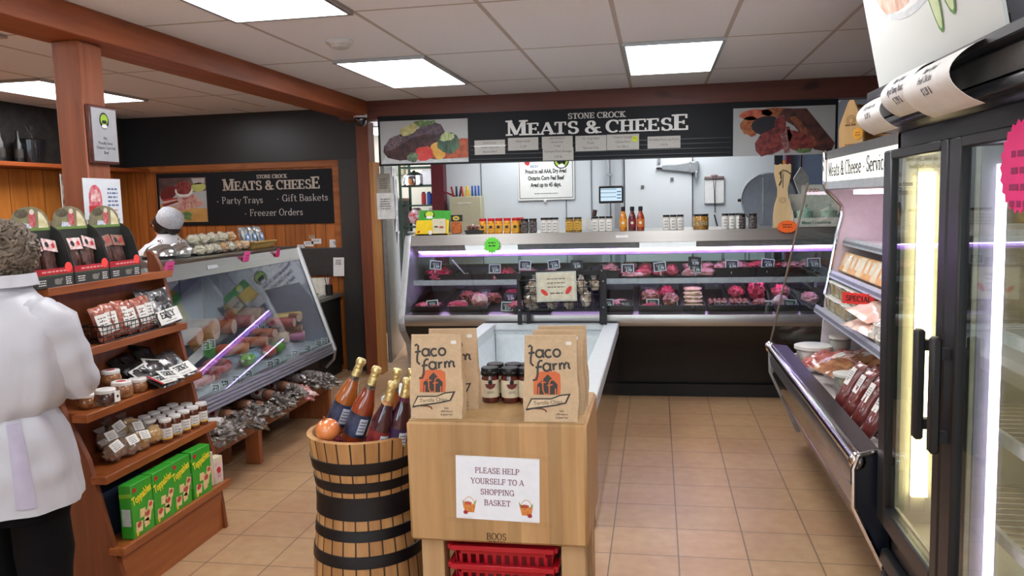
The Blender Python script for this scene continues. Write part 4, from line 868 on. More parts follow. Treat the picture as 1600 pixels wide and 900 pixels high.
# passage room: green shelving, pots, bin
t=thing('green_shelf_rack','dark green wire shelf rack in the passage room','shelf rack',(-2.86,9.9,0)); GM=mat('rack_green',(30,62,50),.4)
for z in (1.32,1.585,1.825,2.05): MB(GM).bx(-.225,.225,-.185,.185,z-.012,z+.008).build('wire_shelf',t)
for x in (-.24,.24):
    for y in (-.2,.2): MB(GM).bx(x-.014,x+.014,y-.014,y+.014,0,2.25).build('post',t)
t=thing('stock_pot','shiny steel stock pot on the upper green shelf','pot',(-2.95,9.8,1.834)); MB(CHROME).lathe([(0,0),(.13,0),(.145,.03),(.13,.12),(.05,.16),(0,.165)],n=24).build('pot_body',t); MB(BLACKM).ell((0,0,.17),(.02,.02,.012)).build('lid_knob',t)
t=thing('white_box','white box beside the stock pot on the green shelf','box',(-2.735,9.8,1.834)); MB(WHITE).bx(-.085,.085,-.08,.08,0,.17,bev=.004).build('box_body',t); MB(mat('box_lid_grey',(206,208,206),.5)).bx(-.088,.088,-.084,.084,.17,.185).build('lid',t)
for k,(x,c) in enumerate(((-2.83,(170,30,34)),(-2.76,(36,70,140)),(-2.70,(40,76,150)),(-2.65,(36,66,130)))):
    q=thing('canister',('red canister on the middle green shelf','first blue canister beside the red one','second blue canister on the green shelf','third blue canister on the green shelf')[k],'canister',(x,9.78,1.594),0,'canisters on the green shelf'); MB(mat('can_%d'%k,c,.4)).lathe([(0,0),(.03,0),(.03,.13),(.026,.14),(0,.14)],n=14).build('can_body',q); MB(BLACKM).lathe([(0,.14),(.02,.14),(.02,.155),(0,.155)],n=12).build('cap',q)
t=thing('wrapped_bundle','clear wrapped red and white bundle on the lower green shelf','bundle',(-2.93,9.78,1.33)); m=MB(mat('bundle_wrap',(214,206,206),.25,scale=14,bump=.6,rgb2=(176,60,66),coat=.5)); m.ell((0,0,.118),(.11,.09,.105),jit=.3,seed=3,nu=20,nv=12); m.build('wrap',t)
t=thing('grey_cup_stack','stack of grey cups on the lower green shelf','cups',(-2.70,9.78,1.33)); MB(mat('cup_grey',(150,150,140),.5)).lathe([(0,.06),(.05,.06),(.065,.22),(0,.22)],n=18).build('cup',t); m=MB(BLACKM); m.bx(-.03,-.012,-.01,.01,0,.08); m.bx(.012,.03,-.01,.01,0,.08); m.build('stand',t)
t=thing('black_cabinet','tall black cabinet inside the passage room','cabinet',(-3.24,9.9,0)); MB(mat('cabinet_black',(20,19,18),.5)).bx(-.26,.10,-.2,.3,0,1.65).build('cabinet_body',t); MB(wood('cabinet_top_wood',(120,72,30),(150,96,44),'x')).bx(-.27,.10,-.21,.31,1.65,1.68).build('cabinet_top',t); MB(BLACKM).bx(-.262+.02,.08,-.206,-.2,.1,1.6).build('door',t)
t=thing('small_bottle','small dark bottle on the black cabinet','bottle',(-3.22,9.8,1.68)); MB(mat('olive_bottle',(90,84,60),.3)).lathe([(0,0),(.03,0),(.03,.08),(.012,.10),(.012,.12),(0,.12)],n=12).build('bottle_body',t); MB(BLACKM).lathe([(0,.12),(.014,.12),(.014,.135),(0,.135)],n=10).build('cap',t)
t=thing('light_switch_box','small olive wall box high in the passage','wall box',(-3.36,10.59,2.08)); MB(mat('olive_box',(120,116,92),.5)).bx(-.06,.06,-.05,.0,-.10,.10,bev=.004).build('box_body',t); MB(mat('olive_box_lid',(136,132,106),.5)).bx(-.045,.045,-.056,-.05,-.085,.085).build('cover',t)
t=thing('white_bin','white plastic tub by the case end in the passage','tub',(-2.40,8.1,1.0)); 
MB(WHITE).lathe([(0,.14),(.085,.14),(.11,.30),(.125,.30),(.125,.32),(.1,.32),(.08,.16),(0,.155)],n=20).build('tub_body',t); MB(mat('tub_stand',(36,36,38),.5)).bx(-.13,.13,-.13,.13,-1.0,.14).build('stand',t)
# steel panel with taped papers beside the post
t=thing('steel_door_panel','brushed steel panel with taped papers standing beside the timber post','panel',(-2.57,7.46,0),rad(10)); MB(STEELV).bx(0,.03,0,.85,.08,2.02).build('panel',t); MB(mat('panel_edge',(120,118,116),.35,.8)).bx(-.004,.034,-.012,0,.08,2.02).build('edge_trim',t)
for k,(px,py,w,h,c,lb) in enumerate(((600,290,.13,.22,(170,164,150),'brown toned sheet taped topmost on the post edge'),(603,322,.17,.24,(232,232,230),'large white sheet taped under the brown sheet'),(617,290,.07,.20,(236,236,236),'narrow white slip high on the steel panel'),(621,315,.08,.18,(228,230,232),'white slip taped mid height on the steel panel'),(614,268,.10,.10,(236,236,234),'small white note at the top of the steel panel'),(619,350,.06,.16,(238,238,238),'long curling receipt low on the steel panel'),(626,370,.06,.12,(240,240,240),'curled receipt end hanging lowest on the steel panel'))):
    y=7.262 if k<2 else 7.455-.0; p=at(px,py,y=y)
    if k<2: X=(p.x,7.262,p.z); rz=0
    else:
        d_=at(px,py,y=1)-Vector(CAM); n_=Vector((cos(rad(10)),sin(rad(10)),0)); q0=Vector((-2.57,7.46,0))+n_*.0325-Vector(CAM); tt=n_.dot(q0)/n_.dot(d_); p=Vector(CAM)+d_*min(tt,8.2/d_.y); w*=2.2
        s_=(p-Vector((-2.57,7.46,0))).dot(Vector((-sin(rad(10)),cos(rad(10)),0))); s_=min(max(s_,.10),.76); X=Vector((-2.57,7.46,p.z))+n_*.0325+Vector((-sin(rad(10)),cos(rad(10)),0))*s_; X=tuple(X); rz=rad(100)
    q=thing('taped_paper',lb,'paper',X,(0,0,rz)); mm=mat('taped_%d'%k,c,.75); MB(mm).loft([[(-w/2,-.001-.012*(j/5)**2*(1 if k>4 else .3),-h/2+h*j/5),(w/2,-.001-.012*(j/5)**2,-h/2+h*j/5),(w/2,0-.012*(j/5)**2,-h/2+h*j/5),(-w/2,0-.012*(j/5)**2*(1 if k>4 else .3),-h/2+h*j/5)] for j in range(6)]).build('sheet',q)
    m=MB(GREYINK); dashes(m,FY(0,-.014,h*.25),w*.8,h*.05,GREYINK,5,1.8,seed=k); m.build('print',q)
# ================================================================== open multideck cooler along the wall
Y0,Y1=2.99,5.30
oc=thing('open_cooler','open chilled cooler with lit sign band, chrome bumper and sloping glass end','cooler',(1.2,4.15,0))
PINKW=mat('cooler_liner',(236,224,228),.4,var=.03)
body=[(.695,.50),(.688,.60),(.70,.665),(.745,.678),(.79,.655),(.80,.56),(1.42,.56),(1.46,1.62),(1.015,1.62),(1.015,1.85),(1.62,1.85),(1.62,.0),(.93,.0),(.87,.10)]
MB(mat('cooler_front_black',(18,19,22),.22,coat=.6)).prism([(.70,.49),(.705,.60),(.80,.60),(.80,.55),(1.45,.55),(1.45,.08),(.88,.10)],'y',Y0+.03,Y1-.03).build('lower_body',oc,local=False)
MB(mat('copper_rub_rail',(120,84,60),.3,.8)).prism([(.765,.33),(.776,.335),(.80,.285),(.79,.28)],'y',Y0+.03,Y1-.03).build('rub_rail',oc,local=False)
MB(mat('cooler_kick',(16,16,18),.5)).bx(.95,1.45,Y0+.05,Y1-.05,0,.10).build('kick_plate',oc,local=False)
MB(CHROME).tube([(.705,Y0+.02,.64),(.705,Y1-.02,.64)],.026,n=14).build('chrome_bumper',oc,local=False)
MB(ALU).prism([(.70,.60),(.694,.58),(.70,.53),(.712,.53),(.712,.60)],'y',Y0+.02,Y1-.02).build('bumper_strip',oc,local=False)
MB(mat('bumper_dark',(44,40,44),.3,.5)).prism([(.72,.665),(.80,.655),(.80,.63),(.72,.63)],'y',Y0+.03,Y1-.03).build('inner_sill',oc,local=False)
m=MB(mat('grille_mauve',(108,92,98),.4,.4)); m.prism([(.745,.655),(.82,.615),(.82,.60),(.745,.60)],'y',Y0+.03,Y1-.03)
m.cur=mat('grille_slot',(52,44,50),.6)
for k in range(70): 
    y=Y0+.06+k*.0315; m.box((.783,y,.6385),(.062,.010,.004),rot=(0,rad(28),0))
m.build('air_grille',oc,local=False)
MB(mat('cooler_deck',(222,216,212),.5)).bx(.82,1.45,Y0+.03,Y1-.03,.55,.565).build('deck',oc,local=False)
MB(PINKW).bx(1.45,1.47,Y0+.03,Y1-.03,.55,1.64).bx(1.03,1.45,Y0+.03,Y1-.03,1.615,1.635).build('liner_panel',oc,local=False)
# end panels: enamel outer part, chrome edge, glass in front at the far end
inner=[(1.015,1.85),(1.62,1.85),(1.62,0),(.95,0),(.87,.10),(.83,.50),(.84,.60),(1.0,.62),(1.03,1.0),(1.041,1.093),(1.083,1.342),(1.111,1.467),(1.11,1.518),(1.06,1.585),(1.02,1.64)]
near=[(1.015,1.85),(1.62,1.85),(1.62,0),(.95,0),(.87,.10),(.775,.30),(.692,.48),(.688,.62),(.71,.67),(.78,.68),(.93,.90),(1.03,1.2),(1.083,1.35),(1.11,1.5),(1.02,1.64)]
MB(PINKW).prism(inner,'y',Y1-.03,Y1).build('end_panel',oc,local=False)
MB(mat('end_panel_navy',(20,24,34),.3,coat=.5)).prism(near,'y',Y0,Y0+.03).build('end_panel',oc,local=False)
MB(GREYM).prism([(.688,.62),(.692,.48),(.86,.10),(.90,.10),(.84,.50),(.80,.62)],'y',Y1-.032,Y1+.002).build('end_foot_panel',oc,local=False)
MB(CHROME).tube([(x,Y1-.04,z) for x,z in ((1.018,1.85),(1.005,1.84),(1.005,1.66),(1.02,1.62),(1.07,1.57),(1.108,1.52),(1.111,1.467),(1.083,1.342),(1.041,1.093),(1.02,.98))],.011,n=8).build('end_trim',oc,local=False)
MB(CHROME).tube([(.70,Y0-.004,.67),(.684,Y0-.004,.62),(.686,Y0-.004,.48),(.77,Y0-.004,.30),(.87,Y0-.004,.09)],.010,n=8).tube([(.70,Y0-.004,.67),(.75,Y0-.004,.685),(.80,Y0-.004,.68)],.010,n=8).build('near_end_trim',oc,local=False)
MB(CHROME).ell((.70,Y0+.01,.645),(.032,.022,.034)).build('bumper_cap',oc,local=False); MB(CHROME).ell((.70,Y1-.015,.645),(.034,.03,.036)).build('bumper_cap',oc,local=False)
MB(GLASS).prism([(.70,.67),(.917,1.668),(1.015,1.64),(1.10,1.51),(1.108,1.467),(1.03,1.0),(1.0,.65)],'y',Y1-.022,Y1-.016).build('end_glass',oc,local=False)
MB(mat('glass_edge',(120,108,96),.3,.5)).tube([(.70,Y1-.019,.67),(.917,Y1-.019,1.668)],.0065,n=8).build('glass_edge_trim',oc,local=False)
# canopy with lit band
MB(mat('canopy_grey',(120,118,116),.35,.5)).bx(1.015,1.60,Y0,Y1-.03,1.80,1.85).build('canopy_top',oc,local=False)
MB(mat('canopy_rail',(188,192,196),.35,.3)).prism([(1.012,1.625),(1.03,1.618),(1.06,1.622),(1.06,1.668),(1.018,1.668)],'y',Y0,Y1-.03).build('canopy_rail',oc,local=False)
MB(emit('sign_band',(255,252,240),1.6)).bx(1.022,1.032,Y0,Y1-.05,1.668,1.80).build('lit_sign_band',oc,local=False)
m=MB(mat('sign_band_ink',(26,30,28),.6)); s_='Meats & Cheese - Service'
serif(m,FMX(1.021,5.21,1.70),s_,.078,m.cur,T=.15,thin=.5,d=.001,align='l',xs=1.28/(twidth(s_)*.078),gap=.06); m.build('sign_lettering',oc,local=False)
MB(emit('cooler_tube',(255,222,242),16.0)).bx(1.115,1.14,Y0+.10,4.98,1.59,1.612).build('light_tube',oc,local=False)
RAIL=mat('price_rail',(196,202,206),.3,.4)
for k,(x,z,d) in enumerate(((1.13,1.29,.32),(1.05,1.095,.40),(.965,.88,.48))):
    MB(mat('cooler_shelf',(206,206,208),.4,.3)).bx(x+.006,x+d,Y0+.04,Y1-.04,z,z+.018).build('shelf',oc,local=False)
    MB(RAIL).prism([(x-.012,z-.008),(x,z-.012),(x+.012,z+.035),(x+.002,z+.036)],'y',Y0+.04,Y1-.04).build('price_rail',oc,local=False)
    MB(mat('rail_lines',(120,126,132),.4,.3)).prism([(x-.0125,z+.004),(x-.0105,z+.004),(x-.006,z+.02),(x-.008,z+.02)],'y',Y0+.04,Y1-.04).build('rail_groove',oc,local=False)
# special tag
p=at(1347,467,x=.95); t=thing('special_tag','red jagged SPECIAL tag clipped to the middle shelf rail','tag',tuple(at(1342,467,x=1.0)),(0,0,-pi/2+.8)); t.scale=(.64,)*3
rn=random.Random(3); pts=[]
for k in range(40):
    a=2*pi*k/40; e=1+(.10 if k%2 else -.06); pts.append((.155*e*max(-.9,min(.9,1.25*cos(a))),.052*e*max(-.85,min(.85,1.4*sin(a)))))
MB(mat('special_red',(226,56,50),.5,var=.05)).prism(pts,'y',-.004,-.001).build('card',t)
m=MB(BLACKM); serif(m,FY(0,-.0042,-.022),'SPECIAL',.045,BLACKM,T=.2,thin=.6,d=.001,xs=.98,ser=False); m.build('lettering',t)

# ---- goods in the cooler
def pack(name,label,cat,loc,rot,size,mm,group=None,lab=None,labc=WLAB,seed=0,crink=.008,film=False,flat=0):
    t=thing(name,label,cat,loc,rot,group); w,h,d=size
    m=MB(mm); m.pillow(w,h,d,mm,seed=seed,crink=crink,nu=10,nv=12,flat=flat); m.build('bag' if film else 'pack_body',t)
    if lab:
        lw,lh,lx_,lz_=lab; m=MB(labc); 
        m.box((lx_,-d*.5-.001,lz_),(lw,.002,lh)); dashes(m,FY(lx_,-d*.5-.0022,lz_+lh*.28),lw*.85,lh*.09,GREYINK,4,1.8,seed=seed); m.build('paper_label',t)
    return t
HAM=mat('ham_pack',(220,130,140),.25,scale=16,bump=.3,rgb2=(240,196,196),coat=.6)
for k,(y,dz) in enumerate(((4.45,0),(4.28,0),(4.12,.02),(4.36,.10))):
    pack('ham_pack',('pink ham pack first on the top cooler shelf','second pink ham pack on the top cooler shelf','third pink ham pack, beside the fridge frame','pink ham pack lying over the others on the top cooler shelf')[k],'ham pack',(1.27,y,1.385+dz),(rad(-60) if k<3 else rad(-70),.2,-1.2),(.16,.22,.06),HAM,'ham packs on the top cooler shelf',seed=k,crink=.012)
CHE=[mat('cheese_orange',(238,178,108),.35,var=.06,coat=.3),mat('cheese_cream',(242,220,176),.35,var=.05,coat=.3)]
for k in range(13):
    y=5.17-.105*k
    t=thing('cheese_block',('%s wrapped cheese block, standing tilted, from the glass end of the shelf'%('first second third fourth fifth sixth seventh eighth ninth tenth eleventh twelfth thirteenth'.split()[k])),'cheese',(1.13,y,1.178),(rad(-22),0,-pi/2+.05),'cheese blocks on the middle shelf')
    MB(CHE[k%3==1]).box((0,0,0),(.11,.045,.12),bev=.006).build('cheese_body',t); MB(mat('wrap_sheet',(250,238,216),.2,coat=.8)).box((.02,-.0235,.01),(.05,.002,.07)).build('wrap_label',t)
    if k>8: t['group']='cheese blocks on the middle shelf'
GRNV=mat('green_fruit',(150,170,60),.3,scale=10,rgb2=(196,196,110),coat=.3)
for k,(y,z) in enumerate(((4.34,1.19),(4.20,1.20),(4.25,1.27),(4.08,1.20))):
    t=thing('green_pear',('green fruit behind the cheese blocks, nearest the glass end','plump green fruit behind the cheese blocks','dark green fruit on top behind the cheese blocks','green fruit beside the fridge frame on the cheese shelf')[k],'fruit',(1.28,y,z-.005),(rad(80),0,.4*k),'green fruit behind the cheese')
    MB(GRNV if k!=2 else mat('dark_avocado',(84,88,34),.4)).lathe([(0,-.06),(.035,-.05),(.052,-.015),(.045,.03),(.026,.06),(.015,.075),(0,.078)],n=16).build('flesh',t); MB(mat('stem_brown',(80,60,40),.6)).tube([(0,0,.076),(.004,0,.095)],.004,n=6).build('stem',t)
# tubs on the lower shelf
CLEARP=pane('clear_plastic',(240,242,240),1.4,.08,haze=.12); LIDW=mat('tub_lid',(232,232,224),.35,var=.02)
SAL=mat('potato_salad',(222,206,140),.5,scale=30,rgb2=(196,160,80),bump=.4); SALD=mat('dark_salad',(110,84,50),.5,scale=24,rgb2=(150,140,70),bump=.4)
n_=0
for lvl in range(2):
    for k in range(6):
        y=5.16-.145*k; dk=k>=4
        lb='%s salad tub, %s in the %s row'%('dark' if dk else 'pale',('first','second','third','fourth','fifth','last')[k],'bottom' if lvl==0 else 'stacked upper')
        t=thing('salad_tub',lb,'tub',(1.07+.02*lvl,y-.01*lvl,.90+.088*lvl),(0,0,.1*((k*7)%3-1)),'salad tubs on the lower shelf')
        MB(SALD if dk else SAL).prism([(-.052,0),(.052,0),(.058,.066),(-.058,.066)],'y',-.054,.054,bev=.006).build('filling',t)
        MB(CLEARP).prism([(-.056,-.001),(.056,-.001),(.064,.076),(-.064,.076)],'y',-.060,.060,bev=.008).build('tub_body',t)
        MB(LIDW).bx(-.068,.068,-.064,.064,.074,.083,bev=.003).build('lid',t)
SLM=mat('sliced_turkey',(222,180,160),.3,scale=12,rgb2=(238,212,196),coat=.5)
for k,(y,z) in enumerate(((4.22,.962),(4.03,.965),(4.13,1.03))):
    t=pack('sliced_meat_pack',('striped pink meat pack under the SPECIAL tag','pink meat pack near the fridge frame','pink meat pack laid across the striped one')[k],'meat pack',(1.06,y,z),(rad(-80),.1*k,-1.3),(.22,.26,.05),SLM,'sliced meat packs on the lower shelf',seed=20+k,crink=.012)
    if k==0:
        m=MB(mat('stripe_brown',(120,70,60),.5))
        for q in range(5): m.box((-.06+.03*q,-.026,.02),(.005,.002,.12),rot=(0,.5,0))
        m.build('stripe_print',t)
for k,y in enumerate((3.93,3.83)):
    t=thing('white_curd_tub',('lumpy white deli pack beside the fridge frame','lumpy white deli pack half hidden by the fridge frame')[k],'deli pack',(1.06,y,.958),0,'white deli packs'); m=MB(mat('curd_white',(232,228,214),.4,scale=40,bump=.8)); m.ell((0,0,0),(.09,.06,.06),jit=.5,seed=40+k,nu=20,nv=12); m.build('curds',t); MB(FILM).ell((0,0,0),(.098,.066,.066)).build('wrap',t)
# the well at the bottom
DZ=.567
p=at(1252,545,z=DZ+.05)
t=thing('white_lid_tub','wide white tub in the corner of the cooler well by the glass end','tub',(.93,5.12,DZ)); MB(mat('frosted_tub',(222,214,208),.3,coat=.3)).lathe([(0,0),(.085,0),(.10,.10),(0,.10)],n=26).build('tub_body',t); MB(LIDW).lathe([(.108,.095),(.112,.10),(.112,.118),(.10,.122),(0,.118)],n=26).build('lid',t)
t=thing('clear_tall_tub','tall clear tub standing behind the wide white tub','tub',(1.08,5.10,DZ)); MB(mat('milky_contents',(216,216,206),.4)).lathe([(0,.004),(.05,.004),(.056,.15),(0,.15)],n=20).build('filling',t); MB(CLEARP).lathe([(0,0),(.054,0),(.062,.17),(.058,.17),(.05,.006),(0,.006)],n=20).build('tub_body',t); MB(LIDW).lathe([(.064,.165),(.066,.18),(0,.184)],n=20).build('lid',t)
MEATP=[mat('vac_red',(150,52,52),.2,scale=14,rgb2=(206,130,120),coat=.8,bump=.3),mat('vac_pink',(214,150,146),.22,scale=12,rgb2=(236,210,200),coat=.8,bump=.3),mat('vac_brown',(140,84,56),.25,scale=18,rgb2=(190,140,100),coat=.7,bump=.3)]
rn=random.Random(11)
names=('wide pink meat pack beside the white tub','dark red meat pack with a white label in the well','brown meat pack with a slanted label in the well','pink bacon pack leaning at the well back','red steak pack in the middle of the well','brown snack sausage pack in the well','small pink pack under the shelf rail','dark red pack near the pickled eggs','pale pack behind the pickled eggs','red pack beside the white tub rim','pink slices pack behind the dark red pack','brown jerky pack at the well back')
spots=[(.93,4.90,0),(1.00,4.78,1),(1.12,4.72,2),(1.15,4.95,1),(.97,4.60,1),(.93,4.48,2),(1.15,4.55,1),(1.03,4.42,0),(1.15,4.32,1),(1.03,4.96,0),(1.10,4.84,1),(1.2,4.66,2)]
for k,(x,y,c) in enumerate(spots):
    pack('meat_pack',names[k],'meat pack',(x,y,DZ+.072+.02*(k%3)),(rad(-70+rn.uniform(-12,12)),rn.uniform(-.2,.2),-pi/2+rn.uniform(-.7,.7)),(.17,.21,.05),MEATP[c],'meat packs in the cooler well',(.07,.05,0,.02) if k in (1,2,4,7) else None,seed=60+k,crink=.014)
for k,(x,y) in enumerate(((.93,4.20),(1.08,4.06),(1.02,4.26))):
    t=thing('pickled_egg_tub',('front clear tub of pale yellow pickled eggs in the well','yellow lidded egg tub beside the fridge frame','clear tub of eggs behind the front one')[k],'tub',(x,y,DZ),0,'egg tubs in the well')
    m=MB(mat('pickled_egg',(226,196,96),.3,scale=8,rgb2=(240,224,160)))
    for q in range(5): m.ell((.03*cos(2.1*q),.03*sin(2.1*q),.035+.028*(q//2)),(.024,.024,.03))
    m.build('eggs',t)['kind']='stuff'
    MB(CLEARP).lathe([(0,0),(.056,0),(.07,.135),(.066,.135),(.052,.006),(0,.006)],n=22).build('tub_body',t); MB(LIDW if k!=1 else mat('lid_yellow',(232,216,150),.4)).lathe([(.072,.13),(.074,.142),(0,.146)],n=22).build('lid',t)
SAUS=mat('dark_salami',(96,38,36),.3,scale=20,rgb2=(130,60,52),coat=.7)
for k in range(7):
    x,y=.90+.05*(k%2),4.02-.085*k
    t=thing('salami_pack','dark red salami stick pack with white label, %s in the row along the grille'%('first second third fourth fifth sixth seventh'.split()[k]),'salami',(x,y,DZ+.122),(rad(-28),rad(8),-pi/2+.3),'salami packs along the grille')
    m=MB(SAUS); m.pillow(.075,.24,.05,seed=k,crink=.005); m.build('pack_body',t); m=MB(WLAB); m.box((0,-.026,.04),(.035,.002,.09)); dashes(m,FY(0,-.0275,.06),.03,.006,GREYINK,4,1.8,seed=k); m.build('paper_label',t)

# ---- wooden bottle carriers on the canopy
CAR=wood('carrier_pine',(206,160,96),(224,184,122),'z',.5,knots=False); CARD=wood('carrier_side',(140,96,50),(170,122,70),'x',.5,knots=False)
def carrier(name,label,loc,rz,sticker=True):
    t=thing(name,label,'carrier',loc,(0,0,rz))
    sh=[(-.085,0),(.085,0),(.085,.12),(.08,.15),(.022,.275),(.012,.285),(-.012,.285),(-.022,.275),(-.08,.15),(-.085,.12)]
    for x in (0,.30):
        MB(CAR).prism(sh,'y',x,x+.012,bev=.002).build('end_board',t)
    for z in (.02,.085):
        for s in (-1,1): MB(CARD).bx(-.085*s-.004,-.085*s+.004,.012,.30,z,z+.05).build('side_slat',t)
    MB(CARD).bx(-.08,.08,.012,.30,0,.01).build('floor_board',t); MB(CARD).tube([(0,.012,.25),(0,.30,.25)],.011,n=10).build('handle_bar',t)
    m=MB(mat('burnt_mark',(120,84,44),.7)); X=FY(0,-.0006,.15); m.at((0,-.0008,.165),(pi/2,0,0)); m.lathe([(.028,0),(.031,0),(.031,.0006),(.028,.0006)],n=20,caps=False); m.lathe([(.016,0),(.019,0),(.019,.0006),(.016,.0006)],n=16,caps=False); m.X=I4(); dashes(m,FY(0,-.0006,.135),.09,.016,m.cur,1,fill=1); dashes(m,FY(0,-.0006,.025),.09,.008,m.cur,1,fill=1); m.build('burnt_stamp',t)
    if sticker:
        m=MB(mat('amber_sticker',(250,176,36),.5)); pts=[]
        for k in range(32):
            a=2*pi*k/32; r=.036*(1 if k%2 else .86); pts.append((.05+r*cos(a),.085+r*sin(a)))
        m.prism(pts,'y',-.003,-.0008); dashes(m,FY(.05,-.0032,.09),.05,.01,mat('amber_ink',(190,110,20),.6),2); m.build('price_sticker',t)
    return t
carrier('bottle_carrier','pale wooden bottle carrier with amber sticker on top of the lit cooler canopy',(1.12,5.10,1.851),rad(-52))
carrier('bottle_carrier','second wooden bottle carrier behind the stickered one on the canopy',(1.30,4.62,1.851),rad(-52),False)

# ================================================================== glass door fridge
FX0,FYA,FYB=.755,2.955,1.62
fr=thing('glass_door_fridge','tall black two-door glass fridge with lit interior and food poster on top','fridge',(1.2,2.3,0))
FB=mat('fridge_black',(24,25,29),.38,var=.1); LINER=mat('fridge_liner',(228,222,206),.45,var=.02)
m=MB(FB); m.bx(.80,1.62,FYA-.03,FYA,0,1.80); m.bx(.80,1.62,FYB,FYB+.03,0,1.80); m.bx(1.58,1.62,FYB,FYA,0,1.80); m.bx(.80,1.62,FYB,FYA,1.74,1.80); m.bx(.80,1.62,FYB,FYA,.0,.44); m.build('cabinet',fr,local=False)
MB(LINER).bx(.81,1.57,FYA-.045,FYA-.03,.44,1.74).bx(.81,1.57,FYB+.03,FYB+.045,.44,1.74).bx(1.56,1.58,FYB+.03,FYA-.03,.44,1.74).bx(.81,1.57,FYB+.03,FYA-.03,.44,.455).bx(.81,1.57,FYB+.03,FYA-.03,1.725,1.74).build('liner',fr,local=False)
m=MB(FB); m.prism([(.715,1.805),(.80,1.79),(.80,1.93),(.70,1.93),(.70,1.905),(.735,1.90),(.735,1.835),(.715,1.83)],'y',FYB-.3,FYA+.01,bev=.003); m.bx(.735,1.62,FYB-.3,FYA+.01,1.80,1.94); m.build('header',fr,local=False)
MB(mat('header_strip',(92,90,88),.4,.3)).bx(.729,.735,FYB-.3,FYA,1.84,1.895).build('header_face',fr,local=False)
MB(mat('lens_rail',(64,64,66),.25,.5)).bx(.712,.716,FYB-.3,FYA+.005,1.905,1.93).build('header_rail',fr,local=False)
m=MB(FB); 
for z in (.06,.14,.22,.30): m.prism([(.765,z),(.80,z-.02),(.80,z+.05),(.775,z+.045)],'y',FYB,FYA,bev=.004)
m.build('grille_slats',fr,local=False)
def fdoor(ya,yb,hand):
    d=MB(FB); z0,z1=.455,1.735
    d.bx(FX0,FX0+.04,ya-.085,ya,z0,z1,bev=.006); d.bx(FX0,FX0+.04,yb,yb+.06,z0,z1,bev=.006); d.bx(FX0,FX0+.04,yb+.06,ya-.085,z0,z0+.07,bev=.006); d.bx(FX0,FX0+.04,yb+.06,ya-.085,z1-.03,z1,bev=.004)
    o=d.build('door',fr,local=False)
    MB(GLASS).bx(FX0+.014,FX0+.019,yb+.06,ya-.085,z0+.07,z1-.03).build('door_glass',o,local=True)
    MB(mat('door_gasket',(196,188,170),.5)).bx(FX0+.036,FX0+.046,yb+.055,yb+.068,z0+.06,z1-.02).bx(FX0+.036,FX0+.046,ya-.093,ya-.08,z0+.06,z1-.02).bx(FX0+.036,FX0+.046,yb+.055,ya-.08,z0+.06,z0+.074).build('gasket',o,local=True)
    for q in o.children: q.matrix_parent_inverse=I4()
    h=MB(BLACKM); hy=yb+.085 if hand>0 else ya-.04
    h.bx(FX0-.045,FX0-.02,hy-.018,hy+.018,.90,1.215,bev=.006); h.bx(FX0-.02,FX0+.002,hy-.012,hy+.012,.93,.96).bx(FX0-.02,FX0+.002,hy-.012,hy+.012,1.155,1.185)
    h.build('handle',o,local=True); return o
d1=fdoor(FYA,2.335,1); d2=fdoor(2.325,FYB+.01,-1)
for d in (d1,d2):
    for c in d.children:
        X=Matrix.Translation(fr.location).inverted(); c.data.transform(X)
LED1=emit('fridge_led_warm',(255,232,176),9.0); LED2=emit('fridge_led_violet',(238,220,255),6.0)
MB(LED1).bx(.85,.90,2.885,2.905,.56,1.66).build('light_strip',fr,local=False)
MB(LED2).bx(.83,.85,2.20,2.216,.50,1.66).build('light_strip',fr,local=False)
MB(mat('strip_mount',(210,204,190),.4)).bx(.85,.90,2.905,2.912,.5,1.7).build('light_mount',fr,local=False); MB(mat('mullion_grey',(120,118,120),.4)).bx(.80,.86,2.225,2.30,.455,1.735).build('mullion',fr,local=False)
SW=mat('wire_white',(222,218,206),.4)
for z in (.62,.90,1.18,1.46):
    m=MB(SW); m.bx(.93,.945,FYB+.05,FYA-.05,z-.004,z+.03)
    for k in range(26): m.bx(.94,1.5,FYB+.06+k*.048,FYB+.066+k*.048,z-.006,z)
    m.build('wire_shelf',fr,local=False)
for y in (2.48,2.12,1.80):
    m=MB(SW); m.bx(.915,.925,y-.012,y+.012,.46,1.72); m.cur=mat('slot_dark',(110,104,96),.6)
    for k in range(40): m.bx(.9125,.915,y-.003,y+.003,.48+k*.031,.49+k*.031)
    m.build('shelf_standard',fr,local=False)
FZ=[mat('frozen_tan',(200,158,110),.3,scale=12,rgb2=(226,200,160),coat=.6,bump=.3),mat('frozen_pink',(206,130,120),.3,scale=12,rgb2=(226,186,176),coat=.6,bump=.3),mat('frozen_white',(226,222,214),.3,scale=12,rgb2=(190,180,170),coat=.6,bump=.3)]
k=0
for z in (.475,.655,.935,1.215,1.495):
    for y in (2.78,2.60,2.42,2.12,1.96,1.80):
        if z>1.4 and y>2.3: continue
        wh='%s in the fridge'%{.475:'on the fridge floor',.655:'on the lowest wire shelf',.935:'on the second wire shelf',1.215:'on the third wire shelf',1.495:'on the top wire shelf'}[z]
        dn={2.78:'beside the warm light strip',2.60:'behind the middle of the first door',2.42:'behind the door handles',2.12:'just past the violet light strip',1.96:'behind the pink starburst door',1.80:'at the picture edge'}[y]
        pack('frozen_pack','%s frozen pack %s, %s'%(('tan','pink','white')[k%3],wh.replace(' in the fridge',''),dn),'frozen pack',(1.14+.04*(k%2)+(.12 if y>2.3 else 0),y,z+.092),(rad(-20),0,-pi/2+.2*((k*5)%3-1)),(.13,.15,.06),FZ[k%3],'frozen packs in the glass fridge',(.06,.05,0,.0) if k%2 else None,seed=100+k,crink=.01); k+=1
